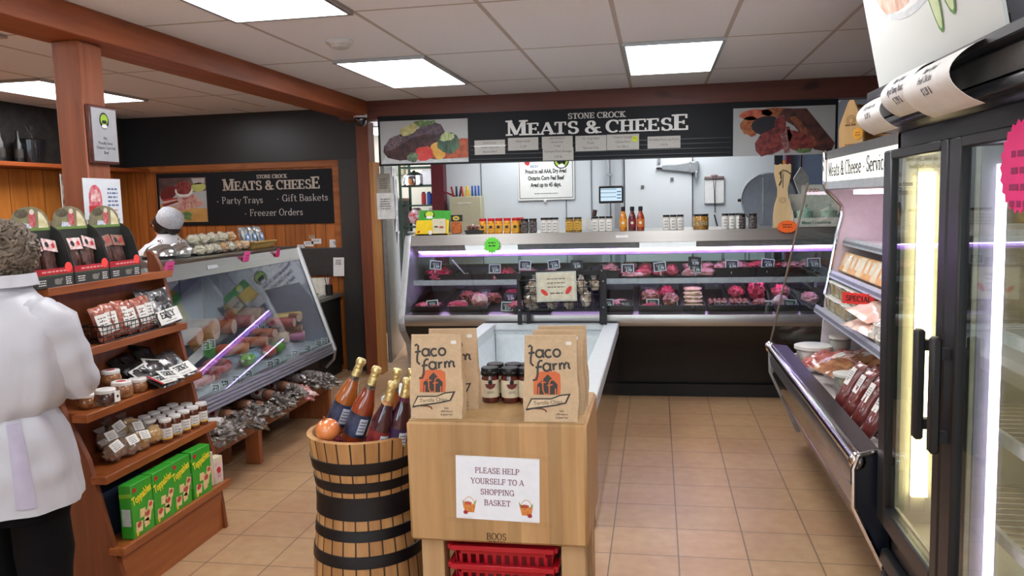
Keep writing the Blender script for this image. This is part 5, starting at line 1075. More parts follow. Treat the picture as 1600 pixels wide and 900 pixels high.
# poster leaning on the fridge top
t=thing('food_poster','white salad poster leaning forward on top of the fridge','poster',(.752,2.495,1.942),(rad(0),0,-pi/2))
m=MB(mat('poster_white',(222,226,222),.35,var=.02,scale=2)); X=Matrix.Rotation(rad(11),4,'X'); m.X=X; w=.515; m.bx(-w,w,0,.008,0,.56); m.build('poster_board',t)
m=MB(CREAM); Q=X@FY(0,-.0006,0)
PL=mat('poster_plate',(232,236,234),.3,var=.02); CRAB=mat('poster_crab',(232,214,196),.5,scale=26,stretch=(1,1,.4),rgb2=(206,150,120)); CUC=mat('poster_cucumber',(196,214,150),.45,scale=8,rgb2=(222,232,190)); CUS=mat('poster_cucumber_skin',(84,140,48),.45)
blob(m,Q,-.05,.36,.40,.20,mat('poster_shade',(206,212,214),.35),1,0,30); blob(m,Q,-.06,.38,.38,.20,PL,2,0,30); blob(m,Q,-.17,.40,.24,.22,CRAB,3,.1,26,.10,2); 
for i,(cx,cz,rx,rz,ro) in enumerate(((.10,.28,.045,.22,.25),(.18,.30,.05,.22,.35),(.28,.44,.10,.07,.1))): blob(m,Q,cx,cz,rx,rz,CUS,4+2*i,ro,22); blob(m,Q,cx,cz,rx*.82,rz*.95,CUC,5+2*i,ro,22)
m.build('poster_print',t)
MB(BLACKM).at((0,0,0)).box((.517,.02,.28),(.006,.01,.56),rot=(rad(11),0,0)).build('poster_edge',t)
t2=thing('dark_poster_board','dark board standing past the salad poster on the fridge','board',(.76,1.80,1.942),(0,0,-pi/2)); MB(mat('board_navy',(26,30,48),.4)).at((0,0,0),(rad(11),0,0)).bx(-.17,.17,0,.01,0,.5).build('board',t2); MB(BLACKM).bx(-.17,.17,.012,.05,0,.012).build('board_foot',t2)
# curled price sheets on the header rail
def sheet(label,y0,y1,z0,z1,lines,bul=.055):
    t=thing('price_sheet',label,'price sheet',(.708,(y0+y1)/2,z0),(0,0,-pi/2),None); w=(y0-y1); h=z1-z0; N=14
    arc=lambda q: (-bul*sin(pi*q)**.8-.004-.012*(1-q)*0, h*q)
    rows=[]
    for k in range(N+1):
        a,z=arc(k/N); rows.append([(-w/2,a,z),(w/2,a,z),(w/2,a+.0012,z),(-w/2,a+.0012,z)])
    MB(PAPER).loft(rows).build('sheet',t)
    m=MB(GREYINK)
    for r,(tx,fz,q) in enumerate(lines): sans(m,FY(0,0,q*h),tx,fz,mat('sheet_ink',(84,82,92),.7),xs=.72,d=.0004)
    for v in m.bm.verts:
        q=min(1,max(0,v.co.z/h)); a,z=arc(q); v.co.y=a-.0006+v.co.y
    m.build('lettering',t); return t
sheet('first curled price sheet, nearest the lit sign cooler',2.88,2.60,1.785,1.90,(('Rib Eye Roast & Loin',.016,.62),('$ 5.99 lb',.018,.38)))
sheet('middle curled price sheet, for aged rump roast',2.59,2.30,1.815,1.935,(("Manager's Special",.016,.70),('Aged Rump Roast',.021,.46),('$ 7.99 lb',.019,.22)))
sheet('last curled price sheet, bulging most and nearest the camera',2.29,1.955,1.785,1.925,(('Manager\'s Special',.014,.68),('Fresh Chicken',.018,.50),('$ 2.39 lb',.018,.30)),.075)
starburst('starburst_card','large pink starburst card on the second fridge door',FMX(.752,1.885,1.645),.100,mat('hot_pink',(226,36,120),.6,var=.04),22,.10,4,1,mat('pink_ink',(140,20,80),.7))
m=MB(mat('door_ink',(90,86,84),.6)); 
for k,(tx,zz) in enumerate((('Ask',1.645),('Free of hormones',1.615),('& antibiotics',1.588))): sans(m,FMX(FX0+.0135,2.83,zz),tx,.017,m.cur,align='l',xs=.9,d=.0003)
t=tag(m.build('door_lettering'),'faint grey lettering at the top of the first fridge door','lettering')
# ================================================================== stepped wooden stand
SY0,SY1=2.852,3.666  # stand and goods scaled about the camera, baked into numbers and object scale below
_before=set(bpy.data.objects)
st=thing('display_stand','stepped pine display stand with five shelves built around the near post','display stand',(-2.32,3.27,0))
endp=[(-2.150,0),(-2.164,.128),(-2.201,.404),(-2.271,.652),(-2.334,.979),(-2.415,1.333),(-2.438,1.388),(-2.466,1.407),(-2.480,1.407),(-2.480,0)]
endn=[(-2.150,0),(-2.160,.128),(-2.194,.266),(-2.271,.606),(-2.376,.821),(-2.392,1.002),(-2.410,1.27),(-2.480,1.27),(-2.480,0)]
MB(STANDZ).prism(endp,'y',SY1-.025,SY1,bev=.003).build('end_panel',st,local=False)
MB(STANDZ).prism(endn,'y',SY0,SY0+.025,bev=.003).prism([(-2.480,0),(-2.78,0),(-2.78,1.19),(-2.480,1.27)],'y',SY0,SY0+.025).build('end_panel',st,local=False)
MB(STANDZ).bx(-2.480,-2.466,SY0+.025,SY1-.025,.02,1.28).build('back_panel',st,local=False)
MB(STANDW).bx(-2.190,-2.168,SY0+.02,SY1-.02,0,.215).build('kick_board',st,local=False)
for k,(x,z) in enumerate(((-2.133,.243),(-2.188,.539),(-2.251,.792),(-2.314,1.041),(-2.375,1.304))):
    xb=-2.467
    m=MB(STANDW); m.bx(xb,x-.012,SY0+.024,SY1-.024,z-.028,z); m.prism([(x-.07,z-.030),(x,z-.030),(x+.002,z+.004),(x-.018,z+.004),(x-.024,z-.001),(x-.07,z-.001)],'y',SY0-.012,SY1+.018,bev=.002)
    m.build('shelf',st,local=False)
# jerky caddies on the top shelf
JK=mat('jerky_dark',(46,28,26),.35,scale=30,bump=.4,rgb2=(96,56,48),coat=.4); CDK=mat('caddy_charcoal',(50,52,50),.5); CGR=mat('caddy_green',(58,78,58),.5); CRD=mat('caddy_red',(176,32,44),.5)
def caddy(yc,label):
    t=thing('jerky_caddy',label,'display box',(-2.424,yc,1.305),(0,0,pi/2),None); w=.117; d=.05   # local -y faces the aisle
    m=MB(CDK); m.bx(-w,w,-d,-d+.003,0,.085); m.bx(-w,w,-d,d,0,.003)
    for s in (-1,1): m.prism([(-d,0),(d,0),(d,.27),(.0,.24),(-.022,.20),(-d,.085)],'x',s*w-.0015,s*w+.0015)
    m.build('box_body',t)
    m=MB(CDK); m.bx(-w,w,d-.003,d,0,.25); m.build('back_board',t)
    m=MB(mat('meadow_print',(112,104,84),.5,scale=14,rgb2=(140,138,100)));X=FY(0,d-.0042,.25)
    arch=[(-w,.0),(w,.0),(w,.04)]+[(w*cos(a)*.92,.04+.065*sin(a)) for a in [pi*k/14 for k in range(15)]]+[(-w,.04)]
    m.prism([(p[0],p[1]+.25) for p in arch],'y',d-.004,d-.001)
    patch(m,X,[(-.06,.0),(.01,.0),(-.0,.03),(-.05,.035)],mat('gingham_blue',(150,160,190),.5,scale=120,rgb2=(220,224,232)),1); patch(m,X,[(-w*.95,.0),(w*.95,0),(w*.95,.012),(-w*.95,.012)],mat('meadow_green',(110,140,70),.5),2)
    blob(m,X,.01,.050,.020,.034,mat('badge_red',(170,44,54),.5,scale=60,rgb2=(206,130,130)),3,0,14,.04,1,3); blob(m,X,.01,.082,.014,.012,mat('badge_cream',(216,206,190),.5),4); patch(m,X,[(.045,.012),(.105,.012),(.098,.04),(.07,.075),(.048,.085)],mat('badge_straw',(200,190,140),.5,scale=40,rgb2=(226,220,190)),2); blob(m,X,-.05,.075,.04,.02,mat('badge_dark',(70,64,48),.5,scale=40,rgb2=(100,92,70)),1)
    m.build('arched_header',t)
    m=MB(CRD); m.bx(-w,w,-d-.0012,-d,.058,.085,CRD); m.bx(-w,w,-d-.0012,-d,.050,.058,CGR)
    dashes(m,FY(0,-d-.0014,.068),.17,.012,mat('caddy_pink_ink',(226,150,150),.6),1,fill=1); dashes(m,FY(-.075,-d-.0002,.034),.06,.007,WLAB,3,1.4,seed=2); dashes(m,FY(.085,-d-.0002,.038),.05,.007,WLAB,4,1.3,seed=3)
    blob(m,FY(.02,-d,.026),0,0,.022,.014,mat('cow_grey',(120,118,110),.6),1,0,12,.15,4,3); blob(m,FY(.02,-d,.026),.022,.008,.008,.007,mat('cow_grey',(120,118,110)),1); m.build('front_print',t)
    m=MB(mat('neon_dot',(250,76,70),.5)); m.at((w-.03,-d-.001,.085),(pi/2,0,0)); m.lathe([(0,0),(.022,0),(.022,.002),(0,.002)],n=18); m.build('price_dot',t)
    return t
cads=[caddy(3.443-.112-.2236*k,('jerky caddy with arched farm header at the far end of the top shelf','middle jerky caddy on the top shelf','jerky caddy behind the shopper\'s grey hair')[k]) for k in range(3)]
for k,t in enumerate(cads):
    for j in range(2):
        q=thing('jerky_pouch','dark jerky stick pouch, %s one in the %s'%(('first','second')[j],('far end caddy','middle caddy','caddy behind the grey hair')[k]),'pouch',(-2.436,3.443-.112-.2236*k+(-.041+.087*j),1.309),(rad(-6),rad((-4,6,2)[k]),pi/2),'jerky pouches in the caddies')
        m=MB(JK); m.at((0,0,.10)); m.pillow(.085,.20,.055,seed=k*2+j,crink=.008)
        m.build('pouch_body',q)
        m=MB(mat('pouch_label',(226,222,220),.4,scale=40,rgb2=(200,120,120)) if k!=0 else mat('pouch_label_brown',(150,104,84),.4,scale=40,rgb2=(110,60,50))); m.at((.0,-.022,.178),(rad(-14),rad(14*(j-.4)),0)); m.box((0,0,0),(.085,.003,.055)); m.X=m.X; blob(m,m.X@FY(0,-.002,0),-.018,.0,.012,.014,INK,1); blob(m,m.X@FY(0,-.002,0),.02,0,.010,.012,RED,1); m.build('header_label',q)
# tier under: wire basket with sausage packs, silver jerky bags
bk=thing('wire_basket','black wire basket of sausage packs on the second shelf from the top','wire basket',(-2.364,3.248,1.046))
m=MB(BLACKWIRE); x0,x1,y0,y1=-.075,.05,-.20,.22; r=.0022
for z in (.004,.03,.056,.078):
    m.tube([(x1,y0,z),(x1,y1,z),(x0,y1,z),(x0,y0,z),(x1,y0,z)],r if z<.07 else .0034,n=5)
for k in range(15): 
    y=y0+(y1-y0)*k/14; m.tube([(x0,y,.078),(x0,y,.004),(x1,y,.004),(x1,y,.078)],.0018,n=5)
for k in range(5):
    x=x0+(x1-x0)*k/4; m.tube([(x,y0,.078),(x,y0,.004),(x,y1,.004),(x,y1,.078)],.0018,n=5)
m.build('wire_frame',bk)
SAUP=mat('sausage_pack_red',(132,52,42),.25,scale=40,bump=.4,rgb2=(190,120,100),coat=.7)
for k in range(6):
    y=3.11+.066*k; lean=rad(-16+4*(k%2)); 
    q=pack('sausage_pack','white labelled sausage pack in the wire basket, %s from the shopper'%('first second third fourth fifth sixth'.split()[k]),'sausage pack',(-2.36-.01*(k%2),y,1.122+.005*(k%3)),(lean,rad(-8+5*(k%3)),pi/2-.35+.08*k),(.075,.17,.045),SAUP,'sausage packs in the wire basket',(.062,.095,0,-.005) if k!=2 else (.036,.10,.012,0),seed=140+k,crink=.008)
SILV=mat('silver_foil',(150,150,152),.22,.75,scale=14,bump=.5,rgb2=(70,70,74)); JWH=mat('jerky_white',(224,224,220),.4)
def jerky_bag(label,loc,rot,seed,col=SILV):
    t=thing('jerky_bag',label,'jerky bag',loc,rot,'silver jerky bags'); m=MB(col); m.pillow(.15,.20,.035,seed=seed,crink=.012); m.build('bag_body',t)
    m=MB(JWH); m.box((0,-.0185,-.055),(.142,.003,.075)); serif(m,FY(-.01,-.0203,-.062),'JERKY',.034,INK,T=.2,thin=.6,xs=.85,d=.0006); dashes(m,FY(.0,-.0203,-.082),.10,.006,GREYINK,1); m.build('white_band',t)
    m=MB(mat('bag_dark_art',(60,56,58),.35,.4)); blob(m,FY(0,-.0185,.045),0,0,.028,.022,m.cur,1,0,12,.2,seed); m.build('logo',t); return t
jerky_bag('silver JERKY bag standing at the end of the basket shelf',(-2.355,3.551,1.138),(rad(-22),rad(-8),pi/2-.25),1)
jerky_bag('second silver JERKY bag behind the standing one on the basket shelf',(-2.397,3.496,1.142),(rad(-18),rad(6),pi/2-.1),2)
jerky_bag('silver JERKY bag lying at the end of the spread jar shelf',(-2.314,3.551,.856),(rad(-52),rad(-6),pi/2-.2),3)
jerky_bag('silver JERKY bag beside the red trimmed one on the spread jar shelf',(-2.30,3.422,.850),(rad(-58),rad(8),pi/2-.1),4)
jerky_bag('dark silver jerky bag heaped on the back of the spread jar shelf',(-2.392,3.459,.90),(rad(-48),rad(14),pi/2-.2),5,mat('dark_foil',(70,70,74),.25,.6,scale=14,bump=.5,rgb2=(36,36,40)))
jerky_bag('dark jerky bag heaped next to the jars on the spread jar shelf',(-2.383,3.330,.885),(rad(-55),rad(-10),pi/2),6,mat('dark_foil',(70,70,74)))
t=jerky_bag('white JERKY bag with red edge beside the spread jars',(-2.288,3.340,.838),(rad(-66),rad(4),pi/2+.05),7); MB(RED).box((-.068,-.02,-.05),(.012,.004,.09)).build('red_edge',t)
# spread jars
SPG=mat('brown_spread',(120,76,44),.2,scale=40,rgb2=(160,108,66),coat=.8); SPD=mat('dark_spread',(56,34,34),.2,scale=40,rgb2=(86,54,50),coat=.8); SLID=mat('jar_lid_white',(230,228,226),.35)
def spread(px,py,z,dark,label,red=False,tg=False):
    p=at(px,py,z=z); t=thing('spread_jar',label,'jar',(p.x,p.y,z+.001),(0,0,rad(60)),'squat spread jars'); f=SPD if dark else SPG
    MB(f).lathe([(0,0),(.036,0),(.044,.008),(.047,.028),(.042,.046),(.038,.052)],n=22).build('jar_body',t); MB(SLID).lathe([(.04,.050),(.042,.052),(.042,.064),(.039,.067),(0,.067)],n=22).build('lid',t)
    if red: m=MB(mat('lid_print_red',(200,80,90),.5)); m.lathe([(0,.0672),(.02,.0672),(.02,.068),(0,.068)],n=14); m.build('lid_print',t)
    if tg: m=MB(WLAB); m.box((.03,-.042,.035),(.034,.002,.045),rot=(0,0,.5)); blob(m,FY(.03,-.0445,.035),0,0,.006,.006,INK,1); m.build('hang_tag',t)
z2=.7925
spread(140,637,z2,False,'brown spread jar alone at the near edge of its shelf, red print on the lid',True)
spread(168,632,z2,True,'dark spread jar at the bottom of the tagged stack',False,True)
spread(166,632,z2+.0626,True,'dark spread jar with a hang tag on top of the stack',False,True)
spread(193,621,z2,False,'brown spread jar under the red printed lid',False)
spread(191,619,z2+.0626,False,'amber spread jar with red printed lid, upper of its stack',True)
spread(216,612,z2,False,'brown spread jar beside the white JERKY bag')
spread(150,612,z2+.001,True,'dark spread jar at the back of the shelf by the shopper\'s sleeve'); spread(175,600,z2+.001,False,'brown spread jar at the back behind the tagged stack'); spread(174,600,z2+.0635,False,'brown spread jar topmost at the back of the shelf',True)
# nut bags and labelled jars
NUTB=mat('nut_brown',(120,78,48),.35,scale=70,bump=.9,rgb2=(184,138,94),coat=.6); NUTG=mat('nut_gold',(198,140,50),.35,scale=60,bump=.8,rgb2=(228,186,96),coat=.6)
for k,(px,py,dz,g,lb,hasl) in enumerate(((182,722,0,0,'brown nut bag at the near front corner of the nut shelf',1),(205,712,0,0,'brown nut bag second along the front of the nut shelf',1),(222,704,0,1,'gold snack bag with label third along the nut shelf front',1),(244,694,0,1,'round gold snack bag without label at the end of the nut shelf front',0),(172,706,.035,0,'large labelled brown nut bag stacked behind the front corner',1),(212,690,.03,1,'gold bag with a big label stacked in the second row',1),(186,690,.045,0,'dark brown nut bag with label at the back of the nut shelf',1),(205,682,.05,1,'gold snack bag at the very back of the nut shelf',0))):
    dz*=.92; p=at(px,py,z=.541+dz); t=thing('nut_bag',lb,'snack bag',(p.x-.01,p.y,.541+dz+.046),(rad(-35),rad(-20+13*(k%3)),pi/2-.3),'bags on the nut shelf')
    m=MB(NUTG if g else NUTB); m.ell((0,0,0),(.048,.036,.042),jit=.4,seed=k+3,nu=18,nv=12); m.build('nuts',t)
    m=MB(FILM); m.ell((0,0,0),(.053,.041,.047),jit=.4,seed=k+3,nu=18,nv=12); m.prism([(-.012,.04),(.012,.04),(.03,.075),(-.03,.075)],'y',-.004,.004); m.build('clear_bag',t)
    if hasl: m=MB(WLAB); m.box((.006,-.043,.008),(.055,.003,.045),bev=.001); dashes(m,FY(.006,-.0448,.018),.045,.005,GREYINK,4,1.7,seed=k); m.build('paper_label',t)
t=thing('crumpled_bag','small empty clear twist of film beside the gold bag on the nut shelf','bag',(-2.226,3.404,.558),(.4,.3,.5)); MB(FILM).pillow(.05,.07,.03,seed=5,crink=.02).build('film',t); MB(FILM).pillow(.03,.03,.012,seed=6,crink=.01).build('twist',t)
j=None; HON=mat('dark_honey',(74,36,24),.15,scale=20,rgb2=(110,60,34),coat=.9)
for r in range(3):
    for k in range(5):
        y=3.636-.0755*k-(.018*r); x=-2.24-.066*r
        if r and k==0 and False: continue
        lb='white labelled dark jar, %s from the far end, %s row'%('first second third fourth fifth'.split()[k],('front','middle','back')[r])
        if j is None:
            j=jar_proto('preserve_jar',lb,.031,.118,SLID,HON,WLAB,(.22,.72),.12,'white lidded preserve jars',(x,y,.540),20)
            MB(mat('gold_band',(222,176,60),.5)).lathe([(.0313,.018),(.0318,.018),(.0318,.026),(.0313,.026)],n=20,caps=False).build('gold_band',j); j.rotation_euler=(0,0,rad(55))
        else: dup(j,(x,y,.540),rad(55),lb)
# green cracker boxes and cream boxes
GB=mat('cracker_green',(52,160,44),.4,var=.06,coat=.3); GBD=mat('cracker_dark_green',(34,110,40),.4); CRK=mat('cracker_print',(226,196,130),.5,scale=40,rgb2=(236,214,160)); MEATT=mat('topping_red',(186,70,70),.5)
for k,(y,x) in enumerate(((3.001,-2.148),(3.151,-2.148),(3.296,-2.151),(3.455,-2.145))):
    t=thing('cracker_box','green cracker box with yellow lettering, %s on the bottom shelf'%(('nearest the shopper','second','third','set forward at the end')[k]),'box',(x,y,.2442),(0,rad(0),pi/2-(.06 if k==3 else 0)),'green cracker boxes'); w,d,h=.155,.062,.25
    MB(GB).bx(-w/2,w/2,0,d,0,h,bev=.002).build('carton',t)
    m=MB(YELLOW); X=FY(0,0,.17); X=X@Matrix.Rotation(rad(-14),4,'Y'); sans(m,X@FY(0,-.0008,.0),'Toppables',.040,mat('topp_yellow',(250,226,60),.5),xs=.62,bold=.02,d=.001)
    for (cx,cz,s_,r_) in ((-.035,.045,.048,.12),(.03,.075,.05,.3),(.02,.045,.036,-.2),(-.005,.10,.04,.1),(.055,.115,.04,.35)): patch(m,FY(cx,0,cz)@Matrix.Rotation(r_,4,'Y'),[(-s_/2,-s_/2),(s_/2,-s_/2),(s_/2,s_/2),(-s_/2,s_/2)],CRK,2)
    for (cx,cz,r_) in ((-.035,.055,.018),(.03,.085,.017),(.055,.12,.014)): blob(m,FY(cx,0,cz),0,0,r_,r_*.8,MEATT,4,.4,12,.15,k)
    blob(m,FY(-.055,0,.222),0,0,.014,.011,RED,2); blob(m,FY(-.05,0,.016),0,0,.009,.009,YELLOW,2)
    m.build('front_print',t)
    m=MB(mat('panel_grey',(190,200,196),.5)); X=Matrix.Translation((-w/2,d/2,.0))@Matrix.Rotation(-pi/2,4,'Z'); patch(m,X@FY(0,-.0006,.10),[(-.022,-.04),(.022,-.04),(.022,.04),(-.022,.04)],m.cur,1); patch(m,X@FY(0,-.0006,.2),[(-.03,-.012),(.03,-.004),(.03,.014),(-.03,.008)],mat('side_lime',(140,190,50),.5),1); m.build('side_print',t)
for k,(y,h,x) in enumerate(((3.559,.185,-2.171),(3.620,.145,-2.157))):
    t=thing('cream_box',('tall cream box behind the pink printed one on the bottom shelf','cream box with a pink printed face at the end of the bottom shelf')[k],'box',(x,y,.2442),(0,0,pi/2-.15),'cream boxes'); MB(mat('cream_card',(216,206,176),.5)).bx(-.035,.035,0,.09,0,h,bev=.002).build('carton',t); m=MB(mat('cream_print_pink',(224,190,190),.5)); m.bx(-.026,.026,-.001,0,.02,h-.03); blob(m,FY(0,-.001,h*.5),0,0,.018,.02,RED,1,.5,12,.2); dashes(m,FY(0,-.0012,h*.3),.04,.006,GREYINK,2); m.build('front_print',t)
t=thing('dark_carton','dark blue carton in shadow behind the green boxes','box',(-2.318,2.93,.244)); MB(mat('dark_blue_card',(30,40,60),.5)).bx(-.06,.06,-.03,.30,0,.21).build('carton',t); MB(mat('dark_blue_lid',(40,52,76),.5)).bx(-.062,.062,-.032,.302,.21,.222).build('lid',t)
# plaque and flyer on the post
t=thing('framed_plaque','dark wood framed silver plaque with a green cow badge on the near post','plaque',(-2.599,3.532,1.966),(0,0,pi/2)); w,h=.108,.148
MB(wood('plaque_wood',(70,30,26),(96,44,36),'x',.35)).bx(-w,w,-.022,0,-h,h,bev=.004).build('frame_board',t); MB(mat('plaque_silver',(176,178,182),.35,.35,var=.04)).bx(-w+.014,w-.012,-.0245,-.022,-h+.014,h-.014).build('plate',t)
m=MB(BLACKM); X=FY(.0,-.0248,.072); blob(m,X,0,0,.036,.042,INK,1,0,24); blob(m,X,0,.006,.028,.028,mat('lime_badge',(150,190,50),.6),2,0,20); blob(m,X,0,-.006,.018,.009,INK,3,0,12,.1,1,3); blob(m,X,0,-.028,.022,.010,WHITE,3)
for k,s_ in enumerate(('We','Proudly Serve','Ontario Corn Fed','Beef')): sans(m,FY(0,-.0247,-.025-.024*k),s_,.0165,mat('plaque_ink',(70,66,74),.6),xs=.85,d=.0005)
m.build('plaque_print',t)
t=thing('taped_flyer','white flyer with a red arched emblem taped to the near post behind the caddies','flyer',(-2.599,3.510,1.653),(0,0,pi/2)); w,h=.145,.118
MB(mat('flyer_paper',(214,220,226),.6,var=.03)).bx(-w,w,-.003,0,-h,h).build('sheet',t)
m=MB(RED); X=FY(-.06,-.0032,.0); FR=mat('flyer_red',(196,66,84),.6,scale=40,rgb2=(214,130,140)); patch(m,X,[(-.05,-.11),(.05,-.11),(.05,.02)]+[(.05*cos(a),.02+.065*sin(a)) for a in [pi*k/10 for k in range(1,10)]]+[(-.05,.02)],FR,1); patch(m,X,[(-.054,-.06),(.054,-.06),(.054,-.022),(-.054,-.022)],RED,2); patch(m,X,[(-.036,.0),(.036,.0)]+[(.036*cos(a),.015+.045*sin(a)) for a in [pi*k/8 for k in range(0,9)]],mat('flyer_pale',(232,214,210),.6,scale=50,rgb2=(206,120,120)),3); dashes(m,X@FY(0,-.001,-.05),.08,.014,WLAB,1,fill=1)
dashes(m,FY(.075,-.0032,.06),.11,.014,mat('flyer_blue',(90,104,150),.6),5,1.5,seed=3); dashes(m,FY(.075,-.0032,-.05),.10,.013,FR,3,1.7,seed=4); m.build('flyer_print',t)
t=thing('leaflet_strip','narrow strip of leaflets at the dark side of the near post','leaflet',(-2.753,3.45,1.658)); MB(mat('leaflet_mix',(196,190,180),.6,scale=20,rgb2=(84,70,60))).bx(-.004,.004,-.012,.05,-.13,.13).build('leaflets',t); MB(PAPER).bx(-.009,-.004,-.014,.04,-.13,.14).build('paper_edge',t)
for o in set(bpy.data.objects)-_before:
    if o.parent is None and o is not st: o.scale=(.92,)*3
# ledge pot
t=thing('black_pot','black pot with a glinting star on the ledge of the pine wall','pot',(-5.10,6.05,2.021)); MB(mat('pot_black',(16,16,18),.25,coat=.5)).lathe([(0,0),(.085,0),(.10,.10),(.105,.19),(.11,.195),(.10,.2),(0,.195)],n=22).build('pot_body',t); m=MB(mat('glint',(190,190,196),.2,.9));
for k in range(6): m.box((.02*cos(k),-.02,.25+.0),(.004,.004,.12),rot=(0,k*pi/6,0))
m.build('star_ornament',t); MB(mat('pot_black',(16,16,18))).ell((-.12,-.03,.03),(.035,.035,.03)).build('side_bulb',t)
for k in range(9):
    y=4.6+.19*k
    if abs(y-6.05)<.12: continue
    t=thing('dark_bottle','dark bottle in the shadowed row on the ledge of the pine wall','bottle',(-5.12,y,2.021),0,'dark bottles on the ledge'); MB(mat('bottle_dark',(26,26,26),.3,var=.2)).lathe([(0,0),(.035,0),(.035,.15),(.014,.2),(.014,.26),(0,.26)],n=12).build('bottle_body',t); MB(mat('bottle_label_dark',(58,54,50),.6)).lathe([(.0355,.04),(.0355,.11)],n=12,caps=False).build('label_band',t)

# ================================================================== sloping deli case
DY0,DY1=4.03,6.02
dc=thing('deli_case','sloping glass deli case with steel top behind the sausage bench','deli case',(-3.1,5.0,0))
MB(mat('deli_base',(40,36,34),.5)).bx(-3.45,-2.86,DY0+.03,DY1-.03,0,.42).build('base',dc,local=False)
MB(mat('deli_under',(86,58,46),.45)).prism([(-2.60,.445),(-2.90,.42),(-3.5,.42),(-3.5,.50),(-2.60,.50)],'y',DY0+.02,DY1-.02).build('lower_body',dc,local=False)
m=MB(ALU)
for k in range(4): 
    z=.452+.021*k; m.prism([(-2.515-.006*k,z),(-2.505-.006*k,z+.004),(-2.509-.006*k,z+.017),(-2.520-.006*k,z+.021)],'y',DY0,DY1)
m.prism([(-2.515,.452),(-2.535,.536),(-2.60,.536),(-2.60,.452)],'y',DY0,DY1); m.build('ribbed_sill',dc,local=False)
MB(CASEGLASS).prism([(-2.537,.537),(-2.531,.537),(-2.762,1.205),(-2.768,1.205)],'y',DY0+.03,DY1-.03).build('front_glass',dc,local=False)
MB(STEELY).prism([(-2.752,1.195),(-2.778,1.285),(-2.80,1.298),(-3.50,1.298),(-3.50,1.285),(-2.81,1.285),(-2.775,1.195)],'y',DY0,DY1).build('steel_top',dc,local=False)
MB(mat('deli_plate',(206,208,212),.4,.4)).box((-2.762,4.72,1.242),(.004,.12,.022),rot=(0,-.28,0)).build('maker_plate',dc,local=False)
EPM=mat('deli_end_lilac',(172,170,186),.4,.1,var=.04)
ep=[(-2.525,.50),(-2.785,1.285),(-3.50,1.285),(-3.50,.50)]
MB(EPM).prism(ep,'y',DY1-.024,DY1-.004).build('end_panel',dc,local=False); MB(EPM).prism(ep,'y',DY0+.004,DY0+.024).build('end_panel',dc,local=False)
for y in (DY0+.012,DY1-.012):
    MB(ALU).tube([(-2.515,y,.47),(-2.785,y,1.285)],.022,n=6).build('end_frame',dc,local=False)
MB(mat('end_curve',(150,148,146),.4,.5)).tube([(-2.515,DY1,.47),(-2.53,DY1,.40),(-2.60,DY1,.33)],.012,n=8).build('end_curve_trim',dc,local=False)
MB(mat('deli_deck',(206,206,214),.4,.2)).prism([(-2.58,.54),(-2.98,.56),(-2.98,.54),(-2.58,.52)],'y',DY0+.03,DY1-.03).build('deck',dc,local=False)
MB(mat('deli_step',(64,66,78),.4,.2)).bx(-3.42,-2.99,DY0+.03,DY1-.03,.50,.70).build('raised_step',dc,local=False)
MB(mat('deli_back',(176,180,190),.35,.2,var=.04)).bx(-3.45,-3.43,DY0+.03,DY1-.03,.50,1.285).build('back_door',dc,local=False)
m=MB(ALU)
for y in (4.6,5.0,5.4,5.7): m.bx(-3.43,-3.415,y-.012,y+.012,.70,1.28)
m.build('back_rail',dc,local=False)
MB(emit('deli_tube',(206,190,255),5.0)).bx(-2.855,-2.84,DY0+.06,DY1-.06,1.235,1.25).build('light_tube',dc,local=False)
MB(mat('deli_lilac_rail',(150,140,190),.3,.4)).bx(-2.90,-2.83,DY0+.05,DY1-.05,1.255,1.27).build('light_rail',dc,local=False)
# contents
PINKR=mat('ring_sausage',(196,70,74),.3,scale=20,rgb2=(222,120,116),coat=.4); ORS=mat('orange_sausage',(206,84,48),.35,scale=14,rgb2=(228,130,84),coat=.4); SALM=mat('salami_brown',(140,84,66),.45,scale=50,rgb2=(176,120,98)); CUT=mat('salami_cut',(226,170,150),.45,scale=90,rgb2=(240,206,190)); BOL=mat('bologna_tan',(206,160,128),.4,scale=10,rgb2=(222,180,150)); YELS=mat('yellow_sausage',(214,168,90),.4,scale=14,coat=.3)
def logp(name,label,x,y,z,r,l,mm,rz,group=None,cut=CUT,tilt=0):
    t=thing(name,label,'deli meat',(x,y,z+r),(0,tilt,rz),group); m=MB(mm); m.at((0,0,0),(0,pi/2,0)); m.lathe([(0,-l/2-.02),(r*.5,-l/2-.015),(r*.9,-l/2),(r,-l/2+.02),(r,l/2-.006),(r*.97,l/2)],n=18,caps=True); m.build('log',t)
    m=MB(cut); m.at((l/2,0,0),(0,pi/2,0)); m.lathe([(0,-.002),(r*.96,-.002),(r*.96,.002),(0,.002)],n=18); m.build('cut_face',t); return t
t=thing('ring_sausage','large pink ring sausage at the front of the deli case','deli meat',(-2.72,4.42,.598),(0,rad(3),.2)); 
m=MB(PINKR); m.tube([(.085*cos(a)*.9,.19*sin(a),0) for a in [2*pi*k/20 for k in range(1,20)]],.032,n=10); m.build('ring',t); MB(CUT).ell((.083,-.0,.0),(.012,.02,.018)).build('tie_end',t)
t=thing('ring_sausage','second ring sausage lying behind the large pink one','deli meat',(-2.79,4.74,.60),(0,rad(2),.5)); MB(PINKR).tube([(.07*cos(a),.15*sin(a),0) for a in [2*pi*k/20 for k in range(1,20)]],.028,n=10).build('ring',t); MB(CUT).ell((.07,0,0),(.012,.018,.016)).build('tie_end',t)
